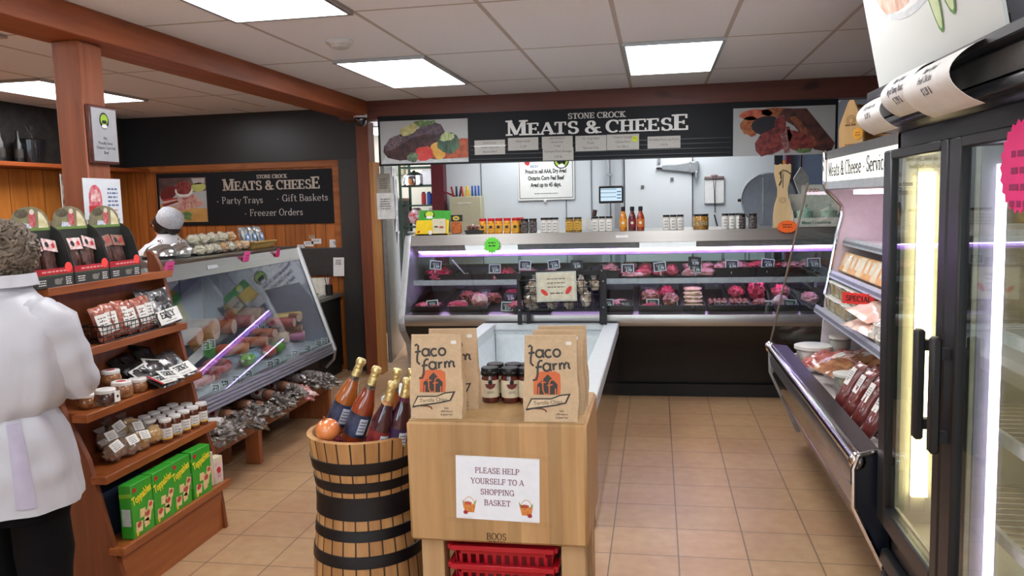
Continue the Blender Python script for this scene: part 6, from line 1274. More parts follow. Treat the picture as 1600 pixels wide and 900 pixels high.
for k,(px,py,z,r,l,mm,rz,lb) in enumerate(((365,548,.62,.04,.26,ORS,.5,'long orange red sausage before the ring sausages'),(395,535,.63,.035,.24,ORS,.2,'orange sausage in the middle of the deli case front'),(430,530,.60,.04,.24,BOL,.35,'pale log with pink cut face beside the green lime'),(412,520,.66,.032,.2,ORS,-.2,'short red sausage above the pale log'),(455,520,.60,.038,.26,SALM,.5,'brown salami with pale cut end near the far glass'),(470,508,.62,.034,.24,SALM,.3,'second brown salami near the far glass'),(492,512,.60,.036,.22,mat('pink_wrap',(214,120,160),.3,scale=12,coat=.5),.4,'magenta wrapped log at the far corner of the deli case'),(480,488,.66,.04,.3,YELS,.9,'long yellow sausage at the far end of the deli case'),(440,505,.66,.036,.22,PINKR,.1,'red sausage on the heap in the deli case middle'),(455,495,.68,.034,.22,SALM,-.2,'dark salami topping the heap in the deli case'))):
    p=at(px,py,z=z); x=min(max(p.x,-2.83),-2.70); p=at(px,py,x=x); logp('sausage_log',lb,x,min(max(p.y,4.2),5.88),max(.562,p.z-.03),r,min(l,.2),mm,rz)
for k,(px,py,r,mm,lb) in enumerate(((286,520,.06,BOL,'tan ham log on the raised step by the wooden stand'),(312,505,.075,BOL,'big tan bologna with round cut face on the raised step'),(340,482,.055,ORS,'orange log leaning on the raised step'),(400,470,.06,ORS,'orange ham log in the middle of the raised step'),(428,478,.068,BOL,'grey tan bologna at the far part of the raised step'),(372,498,.05,PINKR,'red log between the bologna and the orange ham'))):
    p=at(px,py,x=-3.12); logp('deli_log',lb,-3.14,min(max(p.y,4.25),5.8),.702,r,.26,mm,.15)
for k,(px,py,c,lb) in enumerate(((298,535,(60,180,60),'bright green wrapped cheese at the near end of the deli case'),(390,545,(140,180,70),'green lime at the front of the deli case'),(440,560,(110,160,50),'lime green ball next to the price cards'),(400,572,(150,180,206),'pale blue wrapped ball in the deli case'),(424,545,(200,70,50),'round red ball in the deli case'))):
    p=at(px,py,x=-2.68); t=thing('wrapped_ball',lb,'deli item',(-2.70,max(4.14,p.y),.60),0); MB(mat('ball_%d'%k,c,.3,coat=.6)).ell((0,0,0),(.05,.07,.042),jit=.2,seed=k).build('ball',t); MB(mat('ball_tie',(220,210,200),.5)).ell((0,-.068,.0),(.012,.012,.012)).build('tie',t)
for k,(px,py,lb) in enumerate(((313,523,'price card on the tan ham log'),(322,528,'second price card under the tan ham'),(392,513,'price card by the red log'),(412,504,'price card on the orange ham'),(421,503,'price card just past the orange ham'),(429,500,'price card on the grey tan bologna'))):
    p=at(px,py,x=-2.985); price_tag(-2.98,p.y,.705,('3.49','5.99','4.99','6.49','7.99','5.49')[k],'black and white '+lb+' in the deli case',rz=pi/2,w=.06,h=.055)
for k,(px,py,lb) in enumerate(((330,615,'first front price card by the wooden stand'),(345,608,'second front price card, touching the first'),(362,600,'third front price card below the ring sausage'),(382,590,'fourth front price card below the ring sausage'),(416,574,'fifth front card beside the lime green ball'),(426,568,'sixth front card, touching the fifth'),(455,557,'front card below the brown salami'),(475,546,'front card below the magenta log'),(492,536,'second to last front card at the far corner'),(502,531,'last front card at the far corner'))):
    p=at(px,py,x=-2.60); price_tag(-2.60,min(5.95,p.y),.548,('3.99','4.99','5.99','6.99','2.99','4.49','5.49','6.49','3.49','8.99')[k],'black and white '+lb+' of the deli case',rz=pi/2,w=.058,h=.052,tilt=-.5)
t=thing('snack_packet','green and yellow packet leaning inside the deli case back','packet',(-3.22,5.15,.745),(rad(-12),rad(-24),pi/2)); m=MB(mat('packet_yellow',(204,186,40),.4,scale=6,rgb2=(150,130,60))); m.at((0,0,.16)); m.pillow(.17,.32,.04,seed=8,crink=.006); m.build('packet_body',t); MB(GREEN).box((0,-.024,.26),(.15,.004,.07)).build('green_band',t)
# things on the steel top
def tagcard(y,label,star=False):
    t=thing('pink_tag',label,'price card',(-2.752,y,1.30),(0,0,pi/2),None); h=.085
    if star:
        m=MB(mat('hot_pink',(226,36,120),.6)); pts=[]
        for k in range(36):
            a=2*pi*k/36; r=1 if k%2 else .9; pts.append((.034*r*cos(a),-.045+.05*r*sin(a)))
        m.at((0,0,0),(rad(14),0,0)); m.prism(pts,'y',-.003,-.001); m.build('card',t)
    else: MB(PINK).at((0,0,0),(rad(15),0,0)).bx(-.042,.042,-.003,-.001,-h,.012).build('card',t)
    m=MB(mat('pink_ink2',(170,40,100),.7)); dashes(m,FY(0,.003-.005,-.02,rad(15)),.06,.012,m.cur,3,1.6,seed=int(y*10)); m.build('handwriting',t)
tagcard(4.25,'pink handwritten card over the steel edge beside the wooden stand'); tagcard(5.15,'pink handwritten card below the bagged cheese curds'); tagcard(5.62,'hot pink ragged round card near the far end of the steel top',True)
for k,(px,lb) in enumerate(((252,'steel dome cover, first from the wooden stand'),(283,'steel dome cover, second from the wooden stand'),(320,'steel dome cover alone beside the curd bags'))):
    p=at(px,402 if k<2 else 392,x=-3.12); y=p.y
    t=thing('dome_cover',lb,'dome cover',(-3.12,y,1.299),0,'dome covers on the deli case')
    MB(BLACKM).lathe([(0,0),(.115,0),(.118,.018),(0,.018)],n=28).build('tray_base',t)
    MB(mat('dome_steel',(206,206,208),.16,.85,var=.03)).lathe([(.105,.018),(.100,.042),(.082,.07),(.05,.088),(0,.093)],n=28).build('dome',t); MB(CHROME).lathe([(.008,.091),(.008,.102),(.016,.107),(.014,.117),(0,.121)],n=14).build('knob',t)
CURD=mat('cheese_curds',(228,220,180),.4,scale=40,bump=.9,rgb2=(244,240,222),coat=.5); CURO=mat('cheese_curds_orange',(232,170,84),.4,scale=40,bump=.9,rgb2=(244,206,140),coat=.5)
rn=random.Random(5)
for k in range(19):
    y=4.93+.098*(k//2)+.03*(k%2) if k<14 else 4.98+.118*(k-14); o=k in (7,11,12,13,18); z=1.336 if k<14 else 1.405
    t=thing('curd_bag','%s curd bag, number %d in the heap counting from the dome covers'%('orange' if o else 'pale',k+1),'curd bag',(-3.09+.10*(k%2) if k<14 else -3.04,y,z),(0,0,rn.uniform(-.25,.25)+pi/2),'bags of cheese curds'); MB(CURO if o else CURD).ell((0,0,0),(.040,.044,.032),jit=.4,seed=k,nu=18,nv=12).build('curds',t); MB(FILM).ell((0,0,0),(.046,.047,.036),jit=.4,seed=k,nu=18,nv=12).build('clear_bag',t)
t=thing('wicker_tray','low wicker tray at the far end of the deli case top','tray',(-3.05,5.78,1.299)); MB(wood('wicker',(166,128,62),(196,160,90),'y',.6)).prism([(-.10,0),(.10,0),(.12,.05),(-.12,.05)],'y',-.17,.17,bev=.004).build('tray_body',t); MB(wood('wicker',(166,128,62),(196,160,90),'y')).tube([(-.12,-.175,.05),(.12,-.175,.05),(.12,.175,.05),(-.12,.175,.05),(-.12,-.175,.05)],.008,n=6).build('rim',t)
for k in range(6):
    t=thing('cheese_packet','clear packet with blue label standing in the wicker tray, %s in the row'%('first second third fourth fifth sixth'.split()[k]),'packet',(-3.02-.05*(k%2),5.64+.055*k,1.40),(rad(-14),rad(6*(k%3-1)),pi/2),'packets in the wicker tray'); MB(mat('packet_silver',(196,196,196),.2,.3,scale=20,bump=.5,rgb2=(120,120,124),coat=.5)).pillow(.09,.13,.03,seed=k,crink=.01).build('packet_body',t); m=MB(mat('blue_label',(84,140,200),.4)); m.box((0,-.017,-.015),(.055,.002,.05)); blob(m,FY(0,-.0185,-.015),0,0,.016,.014,WHITE,1); m.build('blue_label',t)
t=thing('glass_dish','small clear dish between the dome covers and the curds','dish',(-3.0,4.76,1.299)); MB(CLEARP).lathe([(0,0),(.05,0),(.075,.04),(.07,.04),(.046,.005),(0,.005)],n=20).build('dish',t); MB(BLACKM).lathe([(0,-.0),(.06,-.0),(.06,.006)],n=16).build('dish_base',t)
# bench with summer sausages
bn=thing('wooden_bench','low wooden bench of wrapped sausages in front of the deli case','bench',(-2.6,4.9,0))
BW=wood('bench_wood',(128,68,34),(160,92,50),'y',.4,coat=.2); BWZ=wood('bench_wood_z',(132,72,38),(160,94,54),'z',.45)
MB(BW).bx(-2.78,-2.46,4.05,5.80,.262,.292,bev=.004).build('bench_top',bn,local=False); MB(BW).bx(-2.50,-2.475,4.08,5.74,.215,.262).build('apron',bn,local=False)
for y in (4.62,): MB(BWZ).bx(-2.56,-2.465,y,y+.045,0,.262,bev=.003).build('leg',bn,local=False)
MB(BWZ).bx(-2.56,-2.465,4.07,4.115,0,.262,bev=.003).build('leg',bn,local=False); MB(BWZ).bx(-2.78,-2.45,5.70,5.745,0,.262,bev=.003).build('leg',bn,local=False); MB(BWZ).bx(-2.77,-2.68,4.62,4.665,0,.262).build('leg',bn,local=False)
SS=mat('summer_sausage',(110,72,58),.3,scale=30,rgb2=(150,108,88),coat=.7); WRAP=mat('foil_wrap',(170,164,158),.2,.35,scale=24,bump=.9,rgb2=(96,88,84)); PRL=mat('sausage_label',(226,222,220),.45,var=.03)
lbs=('first wrapped sausage on the bench, by the wooden stand','second wrapped sausage lying over the first','third sausage with a red shield label on the bench','fourth bare brown sausage on the bench','fifth white labelled sausage on the bench','sixth white labelled sausage stacked on the bench','seventh sausage with a red shield label further along the bench','eighth wrapped sausage amid the crumpled ends','ninth sausage with red checked end','tenth dark wrapped sausage at the far bench end','eleventh silver speckled sausage at the far bench end','twelfth sausage lying behind at the far bench end')
rn=random.Random(9)
for k in range(12):
    y=4.25+.128*k; z=.325+.045*(k%2) if k<10 else .33
    t=thing('wrapped_sausage',lbs[k],'sausage',(-2.575+.02*(k%3),y,z+.012),(rn.uniform(-.4,.1),rad(-2+(4 if k%2 else 0)),rn.uniform(-.45,-.1)),'wrapped sausages on the bench'); dk=k>=9
    m=MB(SS if not dk else mat('dark_speckle',(70,52,54),.3,scale=60,rgb2=(170,160,160),coat=.6)); m.at((-.02,0,0),(0,pi/2,0)); m.lathe([(0,-.15),(.02,-.145),(.034,-.11),(.036,.06),(.024,.10),(.01,.11)],n=14); m.build('sausage_body',t)
    if k not in (3,9,10): m=MB(PRL); m.at((-.04,0,0),(0,pi/2,0)); m.lathe([(.0368,-.07),(.0372,-.07),(.0372,.03),(.0368,.03)],n=14,caps=False); m.X=I4(); blob(m,Matrix.Translation((-.06,0,.0372))@Matrix.Rotation(-pi/2,4,'X')@I4(),0,0,.018,.014,RED,1,0,10,.1,k); blob(m,FY(-.05,-.0374,0),0,0,.018,.014,RED,1,0,10,.1,k); m.build('paper_label',t)
    m=MB(WRAP if k!=8 else mat('red_check_wrap',(206,70,76),.3,scale=30,rgb2=(236,220,216),coat=.5)); m.at((.12,0,-.012),(0,.25,0)); m.ell((-.01,0,0),(.04,.042,.03),jit=1.2,seed=k,nu=16,nv=10,freq=14); m.ell((.045,.01,-.012),(.04,.05,.028),jit=1.3,seed=k+40,nu=16,nv=10,freq=14); m.build('crumpled_wrap',t)
t=thing('silver_wrap_heap','crumpled silver wrapped sausages spilling over the bench by the wooden stand','sausage',(-2.47,4.12,.335),0); 
m=MB(WRAP); 
for k in range(6): m.ell((.05*(k%2),-.02+.03*k,.02-.03*(k%2)),(.055,.06,.04),jit=1.2,seed=70+k,nu=16,nv=10,freq=14)
m.build('crumpled_wrap',t); m=MB(PRL); m.at((-.04,.05,.05),(.2,pi/2,.4)); m.lathe([(0,-.1),(.036,-.1),(.036,.06),(0,.06)],n=14); m.build('sausage_body',t)

# ================================================================== wall sign behind the deli counter
ws=thing('wall_sign','black wall sign with a sliced ham picture, raised lettering and three listed services','sign',(-3.985,7.498,1.706),(0,rad(.25),0)); W=.945
MB(NAVY).bx(-W,W,-.02,0,-.262,.262,bev=.002).build('sign_board',ws)
def draw_ham(m,X,w,h):
    patch(m,X,[(-.5*w,-.5*h),(.5*w,-.5*h),(.5*w,-.2*h),(-.1*w,-.16*h),(-.5*w,-.1*h)],mat('photo_board',(186,136,70),.5,scale=8,rgb2=(206,160,96)),1)
    patch(m,X,[(-.5*w,.5*h),(.5*w,.5*h),(.5*w,.2*h),(-.5*w,.1*h)],mat('photo_dark_back',(70,50,50),.5,scale=5,rgb2=(120,96,90)),1); blob(m,X,.34*w,.28*h,.16*w,.10*h,mat('photo_lettuce',(186,190,110),.5),2,.1); patch(m,X,[(.2*w,.48*h),(.48*w,.48*h),(.48*w,.36*h),(.25*w,.34*h)],mat('photo_white_slice',(190,180,176),.5),2)
    blob(m,X,-.3*w,.16*h,.2*w,.14*h,mat('photo_salami',(110,34,34),.5),2,.5)
    for k in range(7):
        a=-.2+k*.16; patch(m,X,[(-.02*w+.03*k*w,.12*h),(.06*w+.03*k*w,.12*h),(.02*w+(.09*k-.08)*w,-.26*h+.02*k*h),(-.10*w+(.09*k-.08)*w,-.24*h+.02*k*h)],mat('photo_ham_%d'%(k%2),((196,140,126),(168,104,98))[k%2],.5,rgb2=(214,170,156)),3+k%2)
    for k in range(4): patch(m,X,[(-.46*w,.02*h-.05*k*h),(-.12*w,.06*h-.03*k*h),(-.1*w,.02*h-.03*k*h),(-.42*w,-.02*h-.06*k*h)],mat('photo_ham_r%d'%(k%2),((170,60,54),(224,190,176))[k%2],.5),5)
    blob(m,X,.03*w,.20*h,.19*w,.14*h,mat('photo_bowl',(224,220,214),.4),6,0,20); blob(m,X,.03*w,.27*h,.175*w,.15*h,mat('photo_bowl_meat',(110,34,36),.5,scale=30,rgb2=(150,70,66)),7,0,18,.08,3); blob(m,X,.08*w,-.36*h,.10*w,.11*h,mat('photo_herb',(62,90,48)),8,0,14,.3,5)
m=MB(PBG); m.bx(-W+.03,-W+.54,-.022,-.02,-.225,.215,PBG); draw_ham(m,FY(-W+.285,-.0222,-.005),.51,.44); m.build('ham_picture',ws)
LG=mat('letter_warm_grey',(196,188,176),.35,.45,var=.03)
m=MB(LG); s='MEATS & CHEESE'; sz=[1.28]+[1]*12+[1.28]; serif(m,FY(.29,-.026,.075),s,.088,LG,T=.2,thin=.5,d=.005,xs=1.02/(twidth(s,sz,.05)*.088),sizes=sz,gap=.05); m.build('metal_lettering',ws)
m=MB(LG); serif(m,FY(.30,-.024,.185),'STONE CROCK',.036,LG,T=.2,thin=.5,d=.003,xs=.32/(twidth('STONE CROCK')*.036)); m.build('small_lettering',ws)
m=MB(LETD); serif(m,FY(-.05,-.0225,-.052),'* Party Trays',.066,LETD,T=.11,thin=.6,xs=.50/(twidth('* Party Trays')*.066)); serif(m,FY(.605,-.0225,-.042),'* Gift Baskets',.066,LETD,T=.11,thin=.6,xs=.54/(twidth('* Gift Baskets')*.066)); serif(m,FY(.30,-.0225,-.178),'* Freezer Orders',.066,LETD,T=.11,thin=.6,xs=.62/(twidth('* Freezer Orders')*.066)); m.build('service_lettering',ws)
# work counter under the sign
ct=thing('work_counter','dark work counter against the pine wall beyond the deli case','counter',(-3.9,7.2,0))
MB(mat('counter_black',(30,29,29),.4)).bx(-5.1,-3.03,6.95,7.44,.06,.73).build('cabinet_body',ct,local=False); MB(mat('counter_top_grey',(120,118,112),.4)).bx(-5.12,-3.01,6.92,7.47,.73,.765,bev=.003).build('worktop',ct,local=False)
MB(mat('counter_kick',(20,20,20),.6)).bx(-5.1,-3.03,7.0,7.4,0,.06).build('kick_plate',ct,local=False)
for k in range(4): MB(mat('counter_front',(38,37,36),.4)).bx(-3.06-.5*k-.46,-3.06-.5*k,6.94,6.952,.10,.55).build('door',ct,local=False); MB(mat('counter_front',(38,37,36))).bx(-3.06-.5*k-.46,-3.06-.5*k,6.94,6.952,.57,.71).build('drawer',ct,local=False)
t=thing('dark_splash_panel','charcoal panel on the pine wall above the work counter','panel',(-3.75,7.485,1.06)); MB(mat('splash_charcoal',(60,60,60),.4)).bx(-.72,.78,-.014,.0,-.125,.135).build('panel',t); MB(mat('splash_edge',(84,84,82),.4)).bx(-.72,.78,-.018,.0,.135,.145).build('top_edge',t)
t=thing('white_cutting_board','white board with green leaves lying on the work counter','board',(-3.3,7.2,.766)); MB(mat('board_white',(226,224,214),.5)).bx(-.22,.22,.10,.125,0,.16).bx(-.22,.22,-.15,.10,0,.015).build('board',t); m=MB(mat('leaf_green',(170,190,120),.5)); 
for k in range(7): m.ell((-.16+.05*k,-.06+.015*(k%3),.022),(.04,.03,.01),jit=.5,seed=k)
m.build('leaves',t)['kind']='stuff'
t=thing('half_partition','grey half height partition at the end of the work counter','partition panel',(-2.93,7.1,0)); MB(mat('partition_grey',(74,73,71),.35,var=.05)).prism([(6.82,0),(7.44,0),(7.44,.98),(6.82,.93)],'x',-.015,.015).build('partition_panel',t); MB(mat('partition_edge',(110,106,100),.4)).prism([(-.29,.925),(.34,.975),(.34,.985),(-.29,.94)],'x',-.018,.018).build('cap_strip',t)
t.children[0].data.transform(Matrix.Translation((0,-7.1,0)))
t=thing('info_card','white card leaning over a pen cup at the counter end','card',(-3.02,7.42,.93)); MB(PAPER).at((0,0,0),(rad(-6),0,0)).bx(-.06,.05,0,.003,.0,.18).build('card',t); m=MB(GREYINK); dashes(m,FY(0,-.002,.15,rad(-6)),.08,.012,GREYINK,3); m.build('print',t)
t=thing('pen_cup','black pen cup with pens on the counter end','pen cup',(-3.06,7.25,.766)); MB(BLACKM).lathe([(0,0),(.035,0),(.035,.1),(.03,.1),(.03,.01),(0,.01)],n=14).build('cup',t)
for k in range(4): MB(mat('pen_%d'%k,((180,40,40),(40,40,90),(30,30,30),(200,150,60))[k],.4)).tube([(.01*cos(k*1.6),.01*sin(k*1.6),.02),(.035*cos(k*1.6),.035*sin(k*1.6),.17)],.004,n=6).build('pen',t)
for k,(px,py,w,h,lb) in enumerate(((530,381,.20,.085,'long white sheet pinned to the pine wall beside the charcoal jamb'),(482,381,.10,.05,'first white card of the stepped cards on the pine wall'),(494,377,.10,.05,'second white card of the stepped cards on the pine wall'),(470,386,.08,.045,'lowest white card of the stepped cards on the pine wall'),(487,370,.06,.035,'small beige card above the stepped cards'))):
    p=at(px,py,y=7.49); q=thing('pinned_card',lb,'card',(p.x,7.497,p.z),0,'cards pinned on the pine wall' if k else None); MB(PAPER if k<4 else mat('beige_card',(190,160,130),.6)).bx(-w/2,w/2,-.003,0,-h/2,h/2).build('card',q); m=MB(GREYINK); dashes(m,FY(0,-.0032,h*.15),w*.8,h*.14,GREYINK,2,seed=k); m.build('print',q)
# ================================================================== chest freezer in the aisle
fz=thing('chest_freezer','open topped chest freezer with pale rim and steel side in the aisle','chest freezer',(-.83,5.05,0))
fx0,fx1,fy0,fy1=-1.36,-.305,3.84,6.27
MB(steel('freezer_side',(196,184,172),.16,(1,40,1))).bx(fx0,fx1,fy0,fy1,.03,.565).build('freezer_body',fz,local=False)
MB(BLACKM).bx(fx0+.02,fx1-.02,fy0-.012,fy0,.0,.57).bx(fx0+.05,fx1-.03,fy0+.03,fy1-.03,0,.03).build('end_cover',fz,local=False)
RIM=mat('freezer_rim',(206,214,214),.4,var=.03); LIN=mat('freezer_liner',(222,230,232),.45,var=.04)
m=MB(RIM); r=.105
m.bx(fx0-.01,fx0+r,fy0-.012,fy1+.01,.565,.645,bev=.006); m.bx(fx1-r,fx1+.01,fy0-.012,fy1+.01,.565,.645,bev=.006); m.bx(fx0+r,fx1-r,fy0-.012,fy0+r,.565,.645); m.bx(fx0+r,fx1-r,fy1-.06,fy1+.01,.565,.645); m.build('rim',fz,local=False)
m=MB(LIN); m.bx(fx0+r-.012,fx0+r-.004,fy0+r,fy1-.06,.18,.64); m.bx(fx1-r+.004,fx1-r+.012,fy0+r,fy1-.06,.18,.64); m.bx(fx0+r,fx1-r,fy1-.062,fy1-.056,.18,.64); m.bx(fx0+r,fx1-r,fy0+r-.006,fy0+r,.18,.64); m.bx(fx0+r,fx1-r,fy0+r,fy1-.06,.17,.18); 
m.build('liner',fz,local=False)
# hollow out the body: replace the solid block with walls
b=[o for o in fz.children if o.name.startswith('freezer_body')][0]; bm_=b.data; mt=bm_.materials[0]
m=MB(mt); m.bx(fx0,fx0+.09,fy0,fy1,.03,.565); m.bx(fx1-.09,fx1,fy0,fy1,.03,.565); m.bx(fx0+.09,fx1-.09,fy0,fy0+.09,.03,.565); m.bx(fx0+.09,fx1-.09,fy1-.05,fy1,.03,.565); m.bx(fx0+.09,fx1-.09,fy0+.09,fy1-.05,.03,.16)
nb=m.build('freezer_body',fz,local=False); bpy.data.objects.remove(b); nb.name='freezer_body'
MB(ALU).bx(fx0+r,fx1-r,fy1-.12,fy1-.1,.60,.612).build('divider_rail',fz,local=False)

# ================================================================== wire rack of wrapped bones on the freezer rim
wr=thing('wire_rack','black wire rack of bagged goods standing on the far rim of the freezer','wire rack',(-.73,6.2,.646))
xl,xr=-1.055,-.415
def post(x,y,w,z0,z1): MB(BLACKM).bx(x-w/2,x+w/2,y-.012,y+.012,z0,z1,bev=.002).build('rack_post',wr,local=False)
post(xl,6.20,.034,.646,1.05); post(xl+.06,6.25,.028,.646,.80); post(xr+.01,6.20,.050,.646,1.07); post(xr-.01,6.25,.030,.646,1.10)
m=MB(BLACKWIRE); yb,yf=6.25,6.08
m.tube([(xl+.02,yf,1.0),(xr,yf,1.0),(xr,yb,1.02),(xl+.02,yb,1.02),(xl+.02,yf,1.0)],.005,n=6); m.tube([(xl+.05,yf+.03,.77),(xr-.01,yf+.03,.77),(xr-.01,yb,.77),(xl+.05,yb,.77),(xl+.05,yf+.03,.77)],.005,n=6)
for k in range(11):
    x=xl+.03+(xr-xl-.04)*k/10; x2=xl+.055+(xr-xl-.07)*k/10; m.tube([(x,yf,1.0),(x2,yf+.03,.77),(x2,yb,.77),(x,yb,1.02)],.0024,n=5)
for z in (.83,.89,.945): m.tube([(xl+.04,yf+.018,z),(xr-.005,yf+.018,z)],.0024,n=5)
for k in range(9):
    a=k/8; m.tube([(xl+.022,yf+.005+a*.15,1.0),(xl+.05,yf+.03+(a*.13),.77)],.0018,n=4); m.tube([(xl+.022+.004*k,yf+.01,.99-.025*k),(xl+.022+.004*k,yb,.99-.025*k)],.0018,n=4)
m.build('wire_bin',wr,local=False)
MB(BLACKM).bx(xl,xr,6.23,6.27,.755,.768).bx(xl,xr,6.255,6.268,.94,1.06).build('rear_bar',wr,local=False)
m=MB(ALU)
for x,z in ((xl,.76),(xr+.01,.98),(xr+.01,.78),(xr+.0,1.06)): m.ell((x,6.186,z),(.006,.004,.006))
m.build('bolts',wr,local=False)
BON=mat('smoked_bones',(150,118,84),.3,scale=22,bump=.8,rgb2=(224,206,176),coat=.6); BOD=mat('dark_bones',(84,62,44),.3,scale=22,bump=.7,rgb2=(180,150,110),coat=.6)
for k,(x,y,z,r_,mm,lb) in enumerate(((-.95,6.15,.84,.085,BOD,'bag in the wire rack at the narrow post, lower'),(-.93,6.16,.95,.075,BON,'bag in the wire rack rising beside the hanging card'),(-.80,6.16,.84,.08,BOD,'dark bag in the wire rack below the hanging card'),(-.66,6.15,.83,.08,BOD,'dark bag in the wire rack below the card middle'),(-.53,6.15,.85,.085,BON,'bag in the wire rack beside the broad post, lower'),(-.57,6.17,.945,.075,BON,'bag in the wire rack at the card edge, upper'),(-.47,6.17,.955,.06,BON,'bag in the wire rack topmost by the broad post'))):
    t=thing('bone_bag','clear crinkled '+lb,'bag',(x,y,z),(0,0,.4*k),'bags in the wire rack'); MB(mm).ell((0,0,0),(r_*.68,r_*.46,r_*.68),jit=.6,seed=k+20,nu=20,nv=14,freq=12).build('contents',t); m=MB(FILM); m.ell((0,0,0),(r_*.74,r_*.52,r_*.74),jit=.6,seed=k+20,nu=20,nv=14,freq=12); m.prism([(-.01,r_*.75),(.01,r_*.75),(.03,r_*1.15),(-.02,r_*1.2)],'y',-.01,.01); m.build('clear_bag',t)
t=thing('rack_card','cream handwritten card with two red chillies hanging on the wire rack','card',(-.748,6.068,.955),(rad(-3),rad(-1.5),0)); w,h=.138,.10
MB(mat('card_sleeve',(186,190,176),.25,coat=.6)).bx(-w-.014,w+.014,-.004,.0,-h-.012,h+.012).build('sleeve',t); MB(mat('card_cream',(206,200,176),.7)).bx(-w,w,-.006,-.004,-h,h).build('card',t)
m=MB(mat('pencil_ink',(110,100,90),.8)); 
dashes(m,FY(0,-.0062,.055),.18,.012,m.cur,3,2.6,seed=6); dashes(m,FY(0,-.0062,-.055),.11,.016,m.cur,1,fill=1); m.build('handwriting',t)
m=MB(RED); blob(m,FY(-.092,-.0062,-.042),0,0,.034,.016,mat('chilli_red',(206,60,50),.6),1,-.75,16); blob(m,FY(.092,-.0062,-.030),0,0,.036,.017,mat('chilli_red',(206,60,50)),1,.95,16); m.build('chilli_print',t)

# ================================================================== butcher block
bb=thing('butcher_block','thick maple butcher block table with paper notice in the aisle','butcher block',(-.54,2.83,0))
MAPLE=wood('maple_upright',(170,130,84),(190,152,106),'z',.42,plank=('x',.047,.01),knots=False,pv=.34)
MAPT=wood('maple_end_grain',(150,118,76),(168,136,92),'z',.5,plank=('x',.045),knots=False,pv=.2)
MB(MAPLE).bx(-.846,-.232,2.60,3.06,.447,.868,bev=.010).build('block',bb,local=False); MB(MAPT).bx(-.838,-.240,2.608,3.052,.866,.8695).build('work_surface',bb,local=False)
LEGM=wood('maple_leg',(176,140,98),(194,160,118),'z',.45,knots=False)
for x0,x1 in ((-.818,-.738),(-.328,-.246)):
    for y0,y1 in ((2.635,2.715),(2.955,3.035)): MB(LEGM).bx(x0,x1,y0,y1,0,.447,bev=.004).build('leg',bb,local=False)
m=MB(mat('burn_mark',(70,46,30),.7)); X=FY(-.542,2.5995,.462); serif(m,X,'BOOS',.024,m.cur,T=.14,xs=.9,d=.0005); dashes(m,FY(-.542,2.5995,.4545),.065,.006,m.cur,1,fill=1); m.build('burnt_brand',bb,local=False)
t=thing('paper_notice','white PLEASE HELP YOURSELF TO A SHOPPING BASKET notice taped to the butcher block','notice',(-.534,2.5985,.642),(0,rad(1.2),0)); w,h=.143,.110
MB(mat('notice_paper',(232,236,244),.7,var=.02)).bx(-w,w,-.0012,.0,-h,h).build('sheet',t)
NI=mat('maroon_ink',(122,62,84),.7)
m=MB(NI)
for k,s_ in enumerate(('PLEASE HELP','YOURSELF TO A','SHOPPING','BASKET')): serif(m,FY(0,-.0014,.052-.037*k),s_,.0195,NI,T=.135,thin=.6,d=.0004,xs=1.0)
m.build('lettering',t)
for sx in (-1,1):
    m=MB(mat('clip_orange',(226,146,70),.6,scale=160,rgb2=(190,110,50))); X=FY(.098*sx,-.0013,-.065); patch(m,X,[(-.022,.006),(.022,.006),(.017,-.022),(-.015,-.022)],m.cur,1); ribbon(m,X@Matrix.Translation((0,-.0003,0)),[(.018*cos(a),.006+.026*sin(a)) for a in [pi*k/10 for k in range(11)]],lambda t:.0022,.0003,mat('clip_tan',(220,180,130),.6)); blob(m,X,.012*sx,-.022,.008,.007,mat('clip_apple',(170,50,60),.6),3); blob(m,X,-.004,.010,.014,.006,mat('clip_red',(190,80,60),.6),2); patch(m,X,[(-.022*sx,.006),(-.012*sx,.006),(-.026*sx,.026)],mat('clip_leaf',(150,160,80),.6),2); patch(m,X,[(.022*sx,.006),(.012*sx,.006),(.022*sx,.022)],mat('clip_leaf',(150,160,80)),2)
    m.build('basket_drawing',t)
for x,z in ((-.135,-.115),(.135,-.115),(-.135,.115),(.13,.115)): MB(pane('tape',(254,253,252),1.2,.3,haze=.01,gain=.4)).box((x,-.0018,z),(.10,.0006,.02),rot=(0,.06*(1 if x>0 else -1),0)).build('tape_strip',t)
# chips bags
KR=mat('kraft_paper',(200,172,138),.7,var=.06,scale=60,bump=.05); KRD=mat('kraft_ink',(62,58,54),.7); KOR=mat('kraft_orange',(206,104,58),.65,var=.05); KRL=mat('kraft_light',(212,188,154),.7); KBR=mat('kraft_brown',(112,66,44),.7)
def uv(x,y): return ((x-252)*.000428,(775-y)*.000452)
def stroke(m,X,pts,w=.0070,mm=KRD,d=.0004): ribbon(m,X,[uv(*p) for p in pts],lambda t:w,d,mm)
def ring(m,X,c,rx,ry,a0=0,a1=360,w=.0070):
    n=max(8,int(abs(a1-a0)/20)); pts=[(c[0]+rx*cos(rad(a0+(a1-a0)*k/n)),c[1]-ry*sin(rad(a0+(a1-a0)*k/n))) for k in range(n+1)]
    full=abs(a1-a0)>=360; ribbon(m,X,[uv(*p) for p in (pts[:-1] if full else pts)],lambda t:w,.0004,KRD,full)
